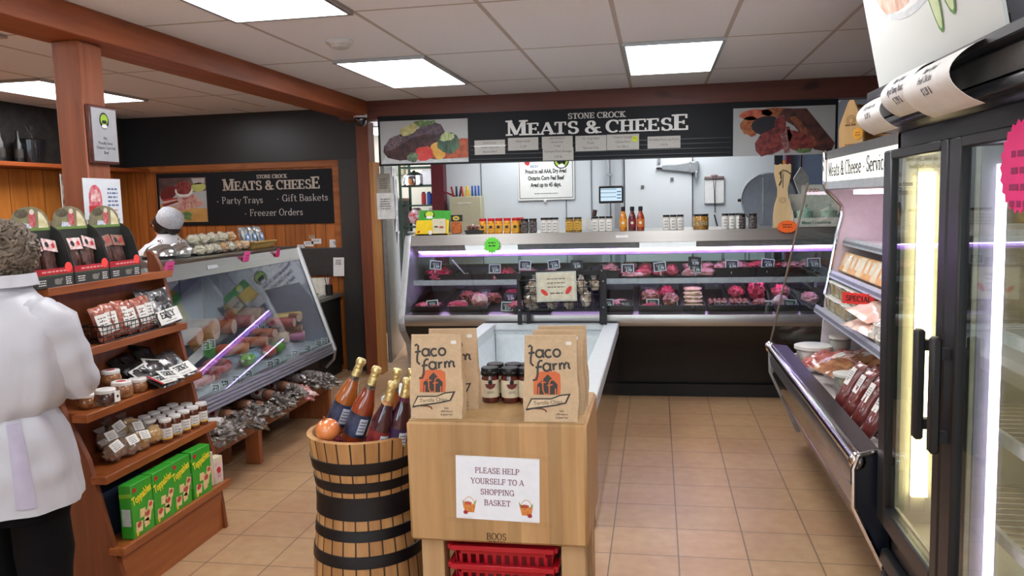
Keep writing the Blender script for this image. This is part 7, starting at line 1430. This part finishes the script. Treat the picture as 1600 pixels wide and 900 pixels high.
def chips(label,loc,rz,printed=True,seed=0):
    t=thing('chips_bag',label,'chips bag',loc,(0,0,rz),None); w,dp,h=.178,.085,.285; rn=random.Random(seed)
    def ringp(q):
        hw=w/2*(1-.03*q**2)+(.004 if .1<q<.5 else 0); yf=-dp/2+dp*.5*q; yb=dp/2-dp*.5*q*.96; g=.022*sin(pi*min(1,q*1.1))
        j=lambda a:.0022*mnoise.noise(Vector((a*3,q*6,seed)))
        return [(-hw,yf,h*q),(-hw*.33,yf-.000,h*q),(hw*.33,yf,h*q),(hw,yf,h*q),(hw-g+j(1),(yf+yb)/2,h*q),(hw,yb,h*q),(-hw,yb,h*q),(-hw+g+j(2),(yf+yb)/2,h*q)]
    MB(KR).loft([ringp(q/10) for q in range(11)]).build('bag_body',t)
    tilt=math.atan2(dp*.5,h); X=Matrix.Translation((0,-dp/2-.0006,0))@Matrix.Rotation(-tilt,4,'X')
    m=MB(KRL); m.X=X; m.bx(-w/2*.97,w/2*.97,-.0008,.001,h*1.0,h*1.006); m.X=I4(); m.X=X; m.cur=WLAB; m.bx(.052,.070,-.0012,0,.255,.266); m.build('top_fold',t)
    if not printed: return t
    m=MB(KRD)
    stroke(m,X,[(78,224),(95,214),(107,226),(104,270),(97,310),(98,345),(120,366)]); stroke(m,X,[(80,272),(128,266)])
    ring(m,X,(166,274),27,27); stroke(m,X,[(194,244),(194,290),(202,304)]); ring(m,X,(238,274),27,27,50,320); ring(m,X,(301,270),27,27)
    stroke(m,X,[(190,328),(170,326),(156,345),(152,380),(150,440),(140,466),(112,470)]); stroke(m,X,[(134,376),(184,370)])
    ring(m,X,(222,374),27,28); stroke(m,X,[(250,344),(250,390),(258,402)]); stroke(m,X,[(272,346),(276,396)]); stroke(m,X,[(275,370),(286,352),(304,350)]); stroke(m,X,[(322,342),(326,392)]); stroke(m,X,[(326,362),(340,343),(356,350),(360,388)]); stroke(m,X,[(360,360),(374,340),(392,346),(394,376),(406,386)])
    arch=[(118,575),(118,470),(150,412),(200,404),(290,406),(326,425),(330,520),(326,575)]; patch(m,X,[uv(*p) for p in arch],KOR,1)
    patch(m,X,[uv(*p) for p in ((146,575),(148,500),(185,470),(230,425),(275,470),(305,500),(302,575))],KRD,2)
    for pts in ([(190,462),(192,545),(206,572),(236,572)],[(174,488),(214,484)],[(278,468),(256,466),(242,485),(240,572)],[(226,508),(268,502)],[(160,520),(158,575)],[(290,530),(290,575)]): ribbon(m,X@Matrix.Translation((0,-.0012,0)),[uv(*p) for p in pts],lambda t:.0042,.0004,KOR)
    ban=[(54,688),(98,602),(258,600),(322,575),(408,566),(372,638),(300,655),(62,690)]; patch(m,X,[uv(*p) for p in ban],KRD,5)
    patch(m,X,[uv(*p) for p in ((68,676),(106,612),(258,610),(324,586),(388,578),(362,630),(296,645))],KRL,6)
    sans(m,X@Matrix.Translation((uv(230,0)[0],-.0028,uv(0,645)[1]))@Matrix.Rotation(rad(-3.5),4,'Y'),'Tortilla Chips',.0125,KRD,xs=1.0,d=.0003)
    ribbon(m,X@Matrix.Translation((0,-.0005,0)),[uv(*p) for p in ((62,688),(110,676),(180,678),(212,690),(216,704))],lambda t:.005,.0004,KBR)
    for k,s_ in enumerate(('fresh','100% natural','& gluten free')): sans(m,X@Matrix.Translation((uv(335,0)[0],-.0004,uv(0,700+24*k)[1])),s_,.0062,KRD,xs=.9,d=.0003)
    m.build('bag_print',t); return t
BZ=.870
chips('kraft chips bag with an orange barn emblem, front of the pair beside the barrel',(-.748,2.672,BZ),rad(3))
chips('kraft chips bag mostly hidden, standing behind the front one beside the barrel',(-.722,2.80,BZ),rad(4),True,2)
chips('kraft chips bag with an orange barn emblem, front of the trio on the aisle side',(-.352,2.662,BZ),rad(2),True,3)
chips('second kraft chips bag of the trio on the aisle side of the block',(-.340,2.765,BZ),rad(1),True,4)
chips('rearmost kraft chips bag of the trio on the aisle side of the block',(-.337,2.868,BZ),rad(3),True,5)
JAM=mat('dark_salsa',(62,22,20),.15,scale=40,rgb2=(104,40,30),coat=.9); CRL=mat('salsa_label',(222,210,184),.55)
j=None
for r_ in range(2):
    for k in range(3):
        p=at(766+30*k,(628,630,626)[k],z=BZ); x=p.x+.006*r_*(1-k); y=2.885+.072*r_
        lb='salsa jar between the chips bags, %s in the %s row'%(('nearest the barrel','middle one','half hidden on the aisle side')[k],('front','back')[r_])
        if j is None:
            j=jar_proto('salsa_jar',lb,.033,.128,BLID,JAM,CRL,(.2,.82),.2,'salsa jars on the butcher block',(x,y,BZ),24,printed=False); j.rotation_euler=(0,0,.2)
            m=MB(mat('crest_maroon',(110,44,40),.6)); X=FY(0,-.0345,.066); patch(m,X,[(-.02,.006),(.02,.006),(.014,-.008),(0,-.014),(-.014,-.008)],m.cur,1); blob(m,X,0,.012,.008,.009,INK,2,0,10); dashes(m,X@FY(0,-.0004,-.024),.034,.003,GREYINK,2); m.build('crest',j)
            MB(mat('lid_band',(34,34,36),.25,.5)).lathe([(.0335,.100),(.0345,.102),(.0345,.112),(.0335,.113)],n=24,caps=False).build('lid_band',j)
        else: dup(j,(x,y,BZ),.2+.15*k,lb)
# red baskets under the block
RB=mat('basket_red',(176,16,34),.35,var=.06)
def red_basket(label,z):
    t=thing('shopping_basket',label,'basket',(-.533,2.885,z),0,'red shopping baskets'); W_,D_,H_=.152,.215,.215
    def wall(m,X,w,h,n,slope):
        m.X=X
        bands=((0,.35),(.52,.62),(.85,1.0))
        for a,b in bands: m.bx(-w/2,w/2,0,.004,h*a,h*b)
        for a,b in ((.35,.52),(.62,.85)):
            for k in range(n+1):
                x=-w/2+w*k/n; m.bx(x-.006,x+.006,0,.004,h*a,h*b)
    m=MB(RB)
    for rz,w,d in ((0,2*W_,D_),(pi,2*W_,D_),(pi/2,2*D_,W_),(-pi/2,2*D_,W_)):
        wall(m,Matrix.Rotation(rz,4,'Z')@Matrix.Translation((0,-d,0))@Matrix.Rotation(rad(7),4,'X'),w*.98,H_,10 if d==D_ else 12,0)
    m.X=I4(); m.bx(-W_,W_,-D_,D_,0,.004); m.build('basket_shell',t)
    q=MB(RB); a,b=W_+.03,D_+.03
    for x0,x1,y0,y1 in ((-a-.012,-a+.008,-b,b),(a-.008,a+.012,-b,b),(-a,a,-b-.012,-b+.008),(-a,a,b-.008,b+.012)): q.bx(x0,x1,y0,y1,H_-.016,H_+.004,bev=.003)
    q.build('rim',t)
    h=MB(BLACKM); h.tube([(-a,-.16,H_),(-a-.006,-.15,H_+.014),(-a-.006,.15,H_+.014),(-a,.16,H_)],.006,n=8); h.tube([(a,-.16,H_),(a+.006,-.15,H_+.014),(a+.006,.15,H_+.014),(a,.16,H_)],.006,n=8); h.build('handle',t); return t
red_basket('red plastic shopping basket topmost under the butcher block',.205)
for k in range(3): red_basket('red plastic shopping basket nested beneath the top one under the butcher block',.137-.068*k)

# ================================================================== barrel of cider
bc=(-1.118,2.925)
br=thing('wooden_barrel','waisted wooden barrel with black hoops holding cider bottles','barrel',(*bc,0))
RAD=[(0,.207),(.10,.214),(.2,.218),(.30,.210),(.41,.196),(.47,.190),(.54,.190),(.62,.200),(.68,.209),(.745,.218)]
def rr(z):
    for (z0,r0),(z1,r1) in zip(RAD,RAD[1:]):
        if z<=z1: return r0+(r1-r0)*(z-z0)/(z1-z0)
    return RAD[-1][1]
ST=[wood('stave_%d'%k,c,d,'z',.5,knots=k==1) for k,(c,d) in enumerate((((164,118,72),(192,146,94)),((152,106,62),(180,134,84)),((176,130,82),(200,156,104))))]
SD=mat('stave_gap',(60,38,22),.8); rn=random.Random(4); pick=[rn.randrange(3) for _ in range(26)]
prof=[(rr(z)-.0,z) for z in [i*.745/20 for i in range(21)]]
m=MB(ST[0]); N=26*8
m.lathe([(0,0.001)]+[(r_,z) for r_,z in prof]+[(prof[-1][0]-.020,.748),(prof[-1][0]-.026,.735),(.17,.655)],n=N,m=ST[0],caps=False,mfun=lambda a,k:(SD if k%8==7 and a<21 else ST[pick[k//8]]))
m.build('staves',br)
MB(mat('barrel_inside',(70,46,28),.8)).lathe([(0,.655),(.175,.655),(.175,.665),(0,.665)],n=40).build('inner_board',br)
HO=mat('hoop_black',(24,24,28),.42,.3,var=.15)
for z0,z1 in ((.622,.668),(.553,.592),(.447,.534),(.37,.411),(.272,.318),(.10,.145)):
    MB(HO).lathe([(rr(z0)+.0005,z0),(rr(z0)+.004,z0+.002),(rr((z0+z1)/2)+.004,(z0+z1)/2),(rr(z1)+.004,z1-.002),(rr(z1)+.0005,z1)],n=64,caps=False).build('hoop',br)
GOLD=mat('gold_foil',(214,190,120),.28,.8,scale=60,bump=.5,rgb2=(240,226,170)); 
AMB=mat('amber_cider',(150,76,24),.08,scale=6,rgb2=(176,100,36),coat=1); ROSE=mat('amber_red_cider',(120,44,24),.08,scale=6,rgb2=(160,70,30),coat=1); PURP=mat('dark_grape',(42,14,28),.08,scale=6,rgb2=(70,20,40),coat=1)
def cider(label,cap,foot,body,lab,neck,seed=0,backlab=True):
    c=Vector(cap); f=Vector(foot); d=(c-f).normalized(); Lb=.315; f=c-d*Lb
    t=thing('cider_bottle',label,'bottle',tuple(f),0,'foil necked bottles in the barrel'); t.rotation_euler=d.to_track_quat('Z','Y').to_euler()
    MB(body).lathe([(0,.004),(.030,0),(.041,.006),(.042,.02),(.042,.135),(.038,.165),(.026,.205),(.018,.235),(.0155,.26)],n=24).build('bottle_glass',t)
    MB(GOLD).lathe([(.0185,.228),(.0172,.25),(.0155,.285),(.0148,.29),(.0185,.292),(.0195,.297),(.0195,.305),(.0165,.313),(0,.315)],n=20).build('gold_foil',t)
    MB(neck).lathe([(.0215,.218),(.0195,.232),(.0185,.243),(.0181,.243)],n=20,caps=False).build('neck_label',t)
    m=MB(lab); n=24; m.lathe([(.0423,.035),(.0428,.035),(.0428,.128),(.0423,.128)],n=n,caps=False); m.build('body_label',t)
    if backlab:
        inv=t.rotation_euler.to_matrix().inverted(); v=inv@Vector((-c.x*.5+.55,-1,.1)); a=math.atan2(v.y,v.x); m=MB(mat('white_back_label',(196,206,220),.5))
        ra=.0434; m.loft([[(ra*cos(a+q),ra*sin(a+q),z) for z in (.05,.115)] for q in [-.38+.76*i/6 for i in range(7)]],closed=False,caps=False)
        m.cur=GREYINK
        for z in (.062,.075,.088,.1): m.loft([[((ra+.0004)*cos(a+q),(ra+.0004)*sin(a+q),zz) for zz in (z,z+.004)] for q in (-.3,-.1,.1,.3)],closed=False,caps=False)
        m.build('back_label',t)
    return t
LB1=mat('label_blueblack',(30,34,52),.4,scale=20,rgb2=(70,80,110)); LB2=mat('label_wine',(96,20,34),.4,scale=30,rgb2=(140,50,50)); NB=mat('neck_dark',(34,30,36),.4,scale=60,rgb2=(140,120,90)); NP=mat('neck_purple',(90,34,66),.4)
for lb,cp,ft,bo,la,nk in (('amber cider bottle leaning outermost by the onion',(-1.124,2.95,1.013),(-1.262,2.95,.715),AMB,LB1,NB),('red amber cider bottle with white back label beside the onion',(-1.031,2.86,1.0),(-1.155,2.87,.70),ROSE,LB1,NB),('dark red bottle at the barrel front with a wine label',(-.953,2.80,.957),(-1.045,2.825,.68),PURP,LB2,mat('neck_red',(150,40,40),.4,scale=50,rgb2=(210,180,120))),('purple bottle at the barrel front beside the butcher block',(-.906,2.83,.965),(-.975,2.85,.68),PURP,mat('label_purple',(50,30,70),.4),NP),('amber bottle standing behind the dark red one',(-.987,2.965,.972),(-1.056,2.965,.69),AMB,LB2,NB),('bottle behind the purple one near the chips bag',(-.942,3.01,.962),(-1.00,3.01,.67),PURP,LB2,NP),('bottle half hidden by the chips bag beside the barrel rim',(-.893,2.95,.925),(-.94,2.96,.65),PURP,LB2,NP)):
    cider(lb,cp,ft,bo,la,nk)
t=thing('onion','round orange onion in frayed red netting on the barrel rim','onion',(-1.215,2.80,.772),(.2,-.2,0)); MB(mat('onion_skin',(206,104,50),.25,scale=5,stretch=(1,1,.2),rgb2=(226,140,80),coat=.8)).ell((0,0,0),(.046,.046,.043),nu=26,nv=18).build('skin',t)
m=MB(mat('red_netting',(150,30,70),.5)); rn=random.Random(2)
for k in range(34):
    a=rn.uniform(0,2*pi); b=rn.uniform(-1.4,-.5); p0=Vector((.048*cos(a)*cos(b),.048*sin(a)*cos(b),.045*sin(b))); q=p0*1.25+Vector((rn.uniform(-.012,.012),rn.uniform(-.012,.012),-.002)); m.tube([p0*.9,p0*1.06,q],.0011,n=4)
m.build('netting',t)['kind']='stuff'
MB(mat('onion_tip',(150,84,40),.6)).tube([(0,0,.04),(.004,0,.055)],[.008,.003],n=8).build('tip',t)
t=thing('red_shred','tuft of dark red shredded paper under the onion','paper shred',(-1.18,2.86,.695)); m=MB(mat('shred_red',(120,24,46),.6))
for k in range(60):
    x,y=rn.uniform(-.05,.12),rn.uniform(-.03,.10); m.tube([(x,y,rn.uniform(-.03,.01)),(x+rn.uniform(-.03,.03),y+rn.uniform(-.03,.03),rn.uniform(.0,.035)),(x+rn.uniform(-.04,.04),y+rn.uniform(-.04,.04),rn.uniform(-.02,.02))],.0016,n=4)
m.build('shreds',t); t['kind']='stuff'
# ================================================================== people
SKIN=mat('skin',(214,160,136),.5,var=.06,scale=14)
def skin_body(name,J,parent):
    "one continuous figure grown on a joint skeleton; J = list of (x,y,z,radius,parent index[,ry])"
    me=bpy.data.meshes.new(name); me.from_pydata([j[:3] for j in J],[(k,j[4]) for k,j in enumerate(J) if j[4]>=0],[])
    o=bpy.data.objects.new(name,me); COL.objects.link(o)
    bm=bmesh.new(); bm.from_mesh(me); ly=bm.verts.layers.skin.verify(); bm.verts.ensure_lookup_table()
    for k,j in enumerate(J): bm.verts[k][ly].radius=(j[3],j[5] if len(j)>5 else j[3]); bm.verts[k][ly].use_root=(k==0)
    bm.to_mesh(me); bm.free()
    sk=o.modifiers.new('skin','SKIN'); sk.branch_smoothing=.3; sb=o.modifiers.new('smooth','SUBSURF'); sb.levels=sb.render_levels=2
    dg=bpy.context.evaluated_depsgraph_get(); m2=bpy.data.meshes.new_from_object(o.evaluated_get(dg)); bpy.data.objects.remove(o)
    for p in m2.polygons: p.use_smooth=True
    m2.materials.clear(); m2.materials.append(SKIN); o=bpy.data.objects.new(name,m2); COL.objects.link(o); o.parent=parent; return o
def skeleton(P):
    J=[(0,P['py'],P['pz'],.125,-1,.10)]; add=lambda x,y,z,r,p,ry=None:(J.append((x,y,z,r,p,ry or r)),len(J)-1)[1]
    sp=add(0,P['sp'][0],P['sp'][1],.115,0,.09); ch=add(0,P['ch'][0],P['ch'][1],.125,sp,.10); nk=add(0,P['nk'][0],P['nk'][1],.052,ch); 
    hx,hy,hz=P['hd']; dx,dy=P['face']                      # face direction
    h1=add(hx,hy,hz-.055,.068,nk,.075); h2=add(hx-dx*.012,hy-dy*.012,hz+.015,.088,h1,.092); add(hx-dx*.012,hy-dy*.012,hz+.075,.062,h2)
    ns=add(hx+dx*.088,hy+dy*.088,hz-.005,.022,h2); add(hx+dx*.108,hy+dy*.108,hz-.022,.012,ns); add(hx+dx*.062,hy+dy*.062,hz-.085,.028,h1)
    for s in (-1,1): add(hx+s*dy*.088,hy-s*dx*.088,hz-.012,.018,h2,.010)
    for s in (-1,1):
        sh=add(s*P['sh'][0],P['sh'][1],P['sh'][2],.046,ch); e=P['el'][s]; el=add(*e,.045,sh); w=P['wr'][s]; wr=add(*w,.029,el)
        d=(Vector(w)-Vector(e)).normalized(); side=d.cross(Vector((0,0,1))).normalized()*s; dn=side.cross(d)*(-s)
        pm=Vector(w)+d*.075; pa=add(*pm,.036,wr,.018)
        for q,(o_,l) in enumerate(((-.028,.066),(-.009,.078),(.010,.074),(.028,.058))):
            b=pm+side*o_+d*.03; i0=add(*b,.0095,pa); m_=b+d*l*.5-Vector((0,0,.006)); i1=add(*m_,.0088,i0); add(*(m_+d*l*.4-Vector((0,0,.026))),.0078,i1)
        tb=Vector(w)+d*.035-side*.034; i0=add(*tb,.012,pa); add(*(tb+d*.045-side*.014-Vector((0,0,.012))),.0095,i0)
        hp=add(s*.088,P['py'],P['pz']-.06,.088,0); kn=add(s*.095,P['py']+.02,P['pz']*.53,.060,hp); an=add(s*.095,P['py']-.02,.085,.040,kn); add(s*.10,P['py']+.11,.035,.036,an)
    return J
def ringz(z,cx,cy,rx,ry,n=36,fold=0,seed=0,p=2.3,k=9):
    out=[]
    for i in range(n):
        a=2*pi*i/n; c,s=cos(a),sin(a); f=1+fold*sin(k*a+seed+z*9)+fold*.8*mnoise.noise(Vector((c*2.2,s*2.2,z*6+seed)))
        out.append((cx+rx*f*abs(c)**(2/p)*(1 if c>=0 else -1),cy+ry*f*abs(s)**(2/p)*(1 if s>=0 else -1),z))
    return out
def sleeve(m,pts,rad_,mm,seed=0):
    P=[]; R_=[]
    for a in range(len(pts)-1):
        for q in range(6):
            t=q/6; P.append(Vector(pts[a]).lerp(Vector(pts[a+1]),t)); R_.append((rad_[a]*(1-t)+rad_[a+1]*t)*(1+.05*sin(len(P)*1.9+seed)))
    P.append(Vector(pts[-1])); R_.append(rad_[-1]); m.tube(P,R_,mm,n=18)
def fabric(name,rgb):
    t=NT(name); f=t.noise(t.coord((1.2,1,.4)),6,2,.4); g=t.noise(t.coord((.8,1,1.3)),5,1)
    t.link(t.mix(f,tuple(.93*q for q in lin(rgb)),lin(rgb)),t.b.inputs['Base Color']); t.b.inputs['Roughness'].default_value=.42; t.b.inputs['Sheen Weight'].default_value=.2
    t.bump(t.math('ADD',f,g),.75,.045); return t.m
# --- shopper in the white coat
pw=thing('person','shopper seen from behind, grey curly hair, white coat with lilac stripes, black trousers','person',(-2.165,2.33,0),rad(4))
P=dict(py=0,pz=.86,sp=(.0,1.05),ch=(.02,1.22),nk=(.05,1.37),hd=(-.005,.085,1.465),face=(-.25,.97),sh=(.165,.03,1.285),el={-1:(-.23,.12,1.04),1:(.205,.10,1.03)},wr={-1:(-.10,.34,1.04),1:(.02,.31,1.06)})
skin_body('body',skeleton(P),pw)
COAT=fabric('white_coat',(186,186,194)); BAND=mat('coat_band',(170,164,184),.5,var=.05)
secs=[(.635,.0,0,.228,.185,.03),(.66,0,0,.226,.183,.045),(.76,0,0,.216,.176,.045),(.82,0,0,.205,.168,.05),(.88,0,0,.190,.156,.055),(.925,0,0,.170,.140,.06),(.945,0,0,.158,.132,.07),(.96,0,.0,.176,.146,.065),(1.0,0,.005,.204,.162,.05),(1.06,0,.01,.220,.170,.04),(1.14,0,.012,.226,.170,.03),(1.20,0,.015,.224,.163,.014),(1.255,0,.02,.205,.148,.008),(1.30,0,.03,.160,.122,.005),(1.335,0,.04,.110,.098,.003),(1.355,0,.045,.092,.088,.003),(1.40,0,.05,.097,.092,.003),(1.405,0,.05,.103,.098,.003),(1.365,0,.045,.114,.106,.003)]
m=MB(COAT); m.loft([ringz(z,cx,cy,rx,ry,48,f,2.0) for z,cx,cy,rx,ry,f in secs])
for s in (-1,1): sleeve(m,[(s*.105,.03,1.262),(s*.180,.04,1.228),(s*.208,.10,1.035),(s*(.04 if s>0 else .11),.29,1.055)],[.080,.082,.072,.052],COAT,s)
m.build('coat',pw,angle=60)
def coat_strip(xs,z0,z1,w,name,mm=BAND,off=.006):
    rows=[]; n=26
    for i in range(n+1):
        z=z0+(z1-z0)*i/n
        for (za,_,ca,ra,ya,fa),(zb,_,cb,rb,yb,fb) in zip(secs[1:14],secs[2:15]):
            if za<=z<=zb+1e-6:
                t=(z-za)/(zb-za); rx=ra+(rb-ra)*t; ry=ya+(yb-ya)*t; cy=ca+(cb-ca)*t; break
        row=[]
        for q in range(4):
            x=(xs+w*(q/3-.5))*rx/.235; c=min(.98,abs(x)/rx); a=math.acos(min(1,c**(2.3/2)))
            ang=-a if x>=0 else -(pi-a); f=1+fa*sin(9*(ang%(2*pi))+2.0+z*9)+fa*.8*mnoise.noise(Vector((cos(ang)*2.2,sin(ang)*2.2,z*6+2.0)))
            y=cy-ry*f*abs(sin(ang))**(2/2.3); row.append((x*f,y-off,z))
        rows.append(row)
    MB(mm).loft(rows,closed=False,caps=False).build(name,pw)
coat_strip(.085,.665,1.19,.036,'coat_stripe'); coat_strip(.172,.665,.935,.045,'coat_stripe'); coat_strip(-.085,.665,1.19,.036,'coat_stripe')
m=MB(BAND); m.tube([(.222*cos(a),.016+.166*sin(a)-.0,1.20) for a in [pi+pi*k/16 for k in range(17)]],.0022,n=5); m.build('yoke_seam',pw)
TRO=mat('black_trousers',(9,9,12),.9,var=.2,spec=.15); m=MB(TRO)
m.loft([ringz(z,0,0,rx,ry,28,.01,1) for z,rx,ry in ((.60,.19,.15),(.72,.19,.15),(.86,.16,.125))])
for s in (-1,1): sleeve(m,[(s*.092,0,.80),(s*.098,.015,.46),(s*.098,-.01,.07)],[.108,.088,.078],TRO,s)
m.build('trousers',pw,angle=60)
for s in (-1,1): m=MB(mat('black_shoe',(20,20,22),.4)); m.ell((s*.098,.05,.04),(.048,.135,.04),nu=18,nv=10); m.build('shoe',pw)
HAIR=mat('grey_brown_hair',(82,70,58),.65,scale=40,bump=.6,rgb2=(128,114,98),stretch=(1,1,.6)); m=MB(HAIR); hc=Vector((-.005,.07,1.475))
m.ell(tuple(hc),(.107,.112,.105),jit=.28,seed=3,nu=40,nv=26,freq=24); rn=random.Random(12)
for k in range(620):
    a=rn.uniform(0,2*pi); b=rn.uniform(-.75,1.5); d=Vector((cos(a)*cos(b),sin(a)*cos(b),sin(b)))
    if d.y>.72 and b<.5: continue
    c=hc+Vector((d.x*.102,d.y*.108,d.z*.10)); tx=d.cross(Vector((rn.uniform(-1,1),rn.uniform(-1,1),rn.uniform(-1,1)))).normalized(); r_=rn.uniform(.010,.020); m.tube([c+tx*(-r_),c+d*r_*.6,c+tx*r_,c+tx*r_*.6-d*r_*.4],[.002,.0055,.0045,.0012],n=5)
m.build('hair',pw,angle=80)
m=MB(mat('eye_dark',(40,30,26),.3))
f=Vector((-.25,.97,0)); r_=Vector((.97,.25,0)); h=Vector((-.005,.085,1.465))
for s in (-1,1): m.ell(tuple(h+f*.088+r_*s*.032+Vector((0,0,.012))),(.011,.008,.007),nu=10,nv=6)
m.build('eyes',pw); MB(mat('lips',(170,96,90),.5)).ell(tuple(h+f*.087+Vector((0,0,-.05))),(.022,.008,.007),nu=12,nv=6).build('mouth',pw)
# --- deli worker with white cap
ew=thing('person','deli worker with white cap, glasses and white coat behind the sloping deli case','person',(-3.89,6.02,0),rad(72))
P=dict(py=0,pz=.90,sp=(.0,1.05),ch=(.01,1.20),nk=(.02,1.375),hd=(0,.045,1.485),face=(0,1.0),sh=(.16,.01,1.295),el={-1:(-.24,.05,1.0),1:(.24,.05,1.0)},wr={-1:(-.16,.27,.98),1:(.16,.27,.98)})
skin_body('body',skeleton(P),ew)
WC=mat('white_workcoat',(226,226,230),.55,var=.03,scale=6)
sec2=[(.60,0,0,.22,.17,.02),(.80,0,0,.21,.165,.015),(.95,0,0,.20,.155,.015),(1.08,0,.0,.212,.15,.012),(1.22,0,.005,.218,.145,.01),(1.295,0,.005,.205,.128,.006),(1.34,0,.008,.165,.108,.004),(1.38,0,.012,.10,.085,.003),(1.40,0,.015,.078,.075,.002),(1.415,0,.016,.074,.07,.002)]
m=MB(WC); m.loft([ringz(z,cx,cy,rx,ry,40,f,1.0) for z,cx,cy,rx,ry,f in sec2])
for s in (-1,1): sleeve(m,[(s*.12,.01,1.29),(s*.195,.015,1.262),(s*.24,.05,1.0),(s*.17,.25,.985)],[.075,.075,.062,.048],WC,s)
m.build('work_coat',ew,angle=60)
m=MB(mat('black_hair',(24,20,20),.45,scale=40,rgb2=(44,36,34))); m.ell((0,.022,1.495),(.098,.102,.105),jit=.1,seed=2,nu=24,nv=16); m.ell((0,-.06,1.455),(.06,.045,.05),nu=16,nv=10); m.build('hair',ew)
c=MB(mat('white_cap',(214,216,220),.6,scale=90,bump=.3,rgb2=(176,180,188))); c.at((0,-.018,1.515),(rad(34),0,0)); c.lathe([(.100,-.015),(.106,.0),(.104,.05),(.088,.085),(.05,.105),(0,.110)],n=28,sx=.98,sy=1.02); c.build('cap',ew)
m=MB(BLACKM); 
for s in (-1,1): m.tube([(s*.034+.026*cos(a),.133,1.494+.02*sin(a)) for a in [2*pi*k/12 for k in range(13)]],.0028,n=5); m.tube([(s*.058,.131,1.498),(s*.096,.03,1.500)],.0026,n=5)
m.tube([(-.01,.135,1.498),(.01,.135,1.498)],.0026,n=5); m.build('glasses',ew)
m=MB(mat('eye_dark',(40,30,26),.3))
for s in (-1,1): m.ell((s*.033,.125,1.494),(.011,.007,.007),nu=10,nv=6)
m.build('eyes',ew); MB(mat('lips',(170,96,90),.5)).ell((0,.126,1.432),(.022,.008,.007),nu=12,nv=6).build('mouth',ew)
m=MB(TRO)
for s in (-1,1): sleeve(m,[(s*.09,0,.82),(s*.098,.015,.46),(s*.098,-.01,.07)],[.10,.082,.07],TRO,s)
m.build('trousers',ew,angle=60)
for s in (-1,1): m=MB(mat('black_shoe',(20,20,22),.4)); m.ell((s*.098,.05,.04),(.048,.135,.04),nu=18,nv=10); m.build('shoe',ew)
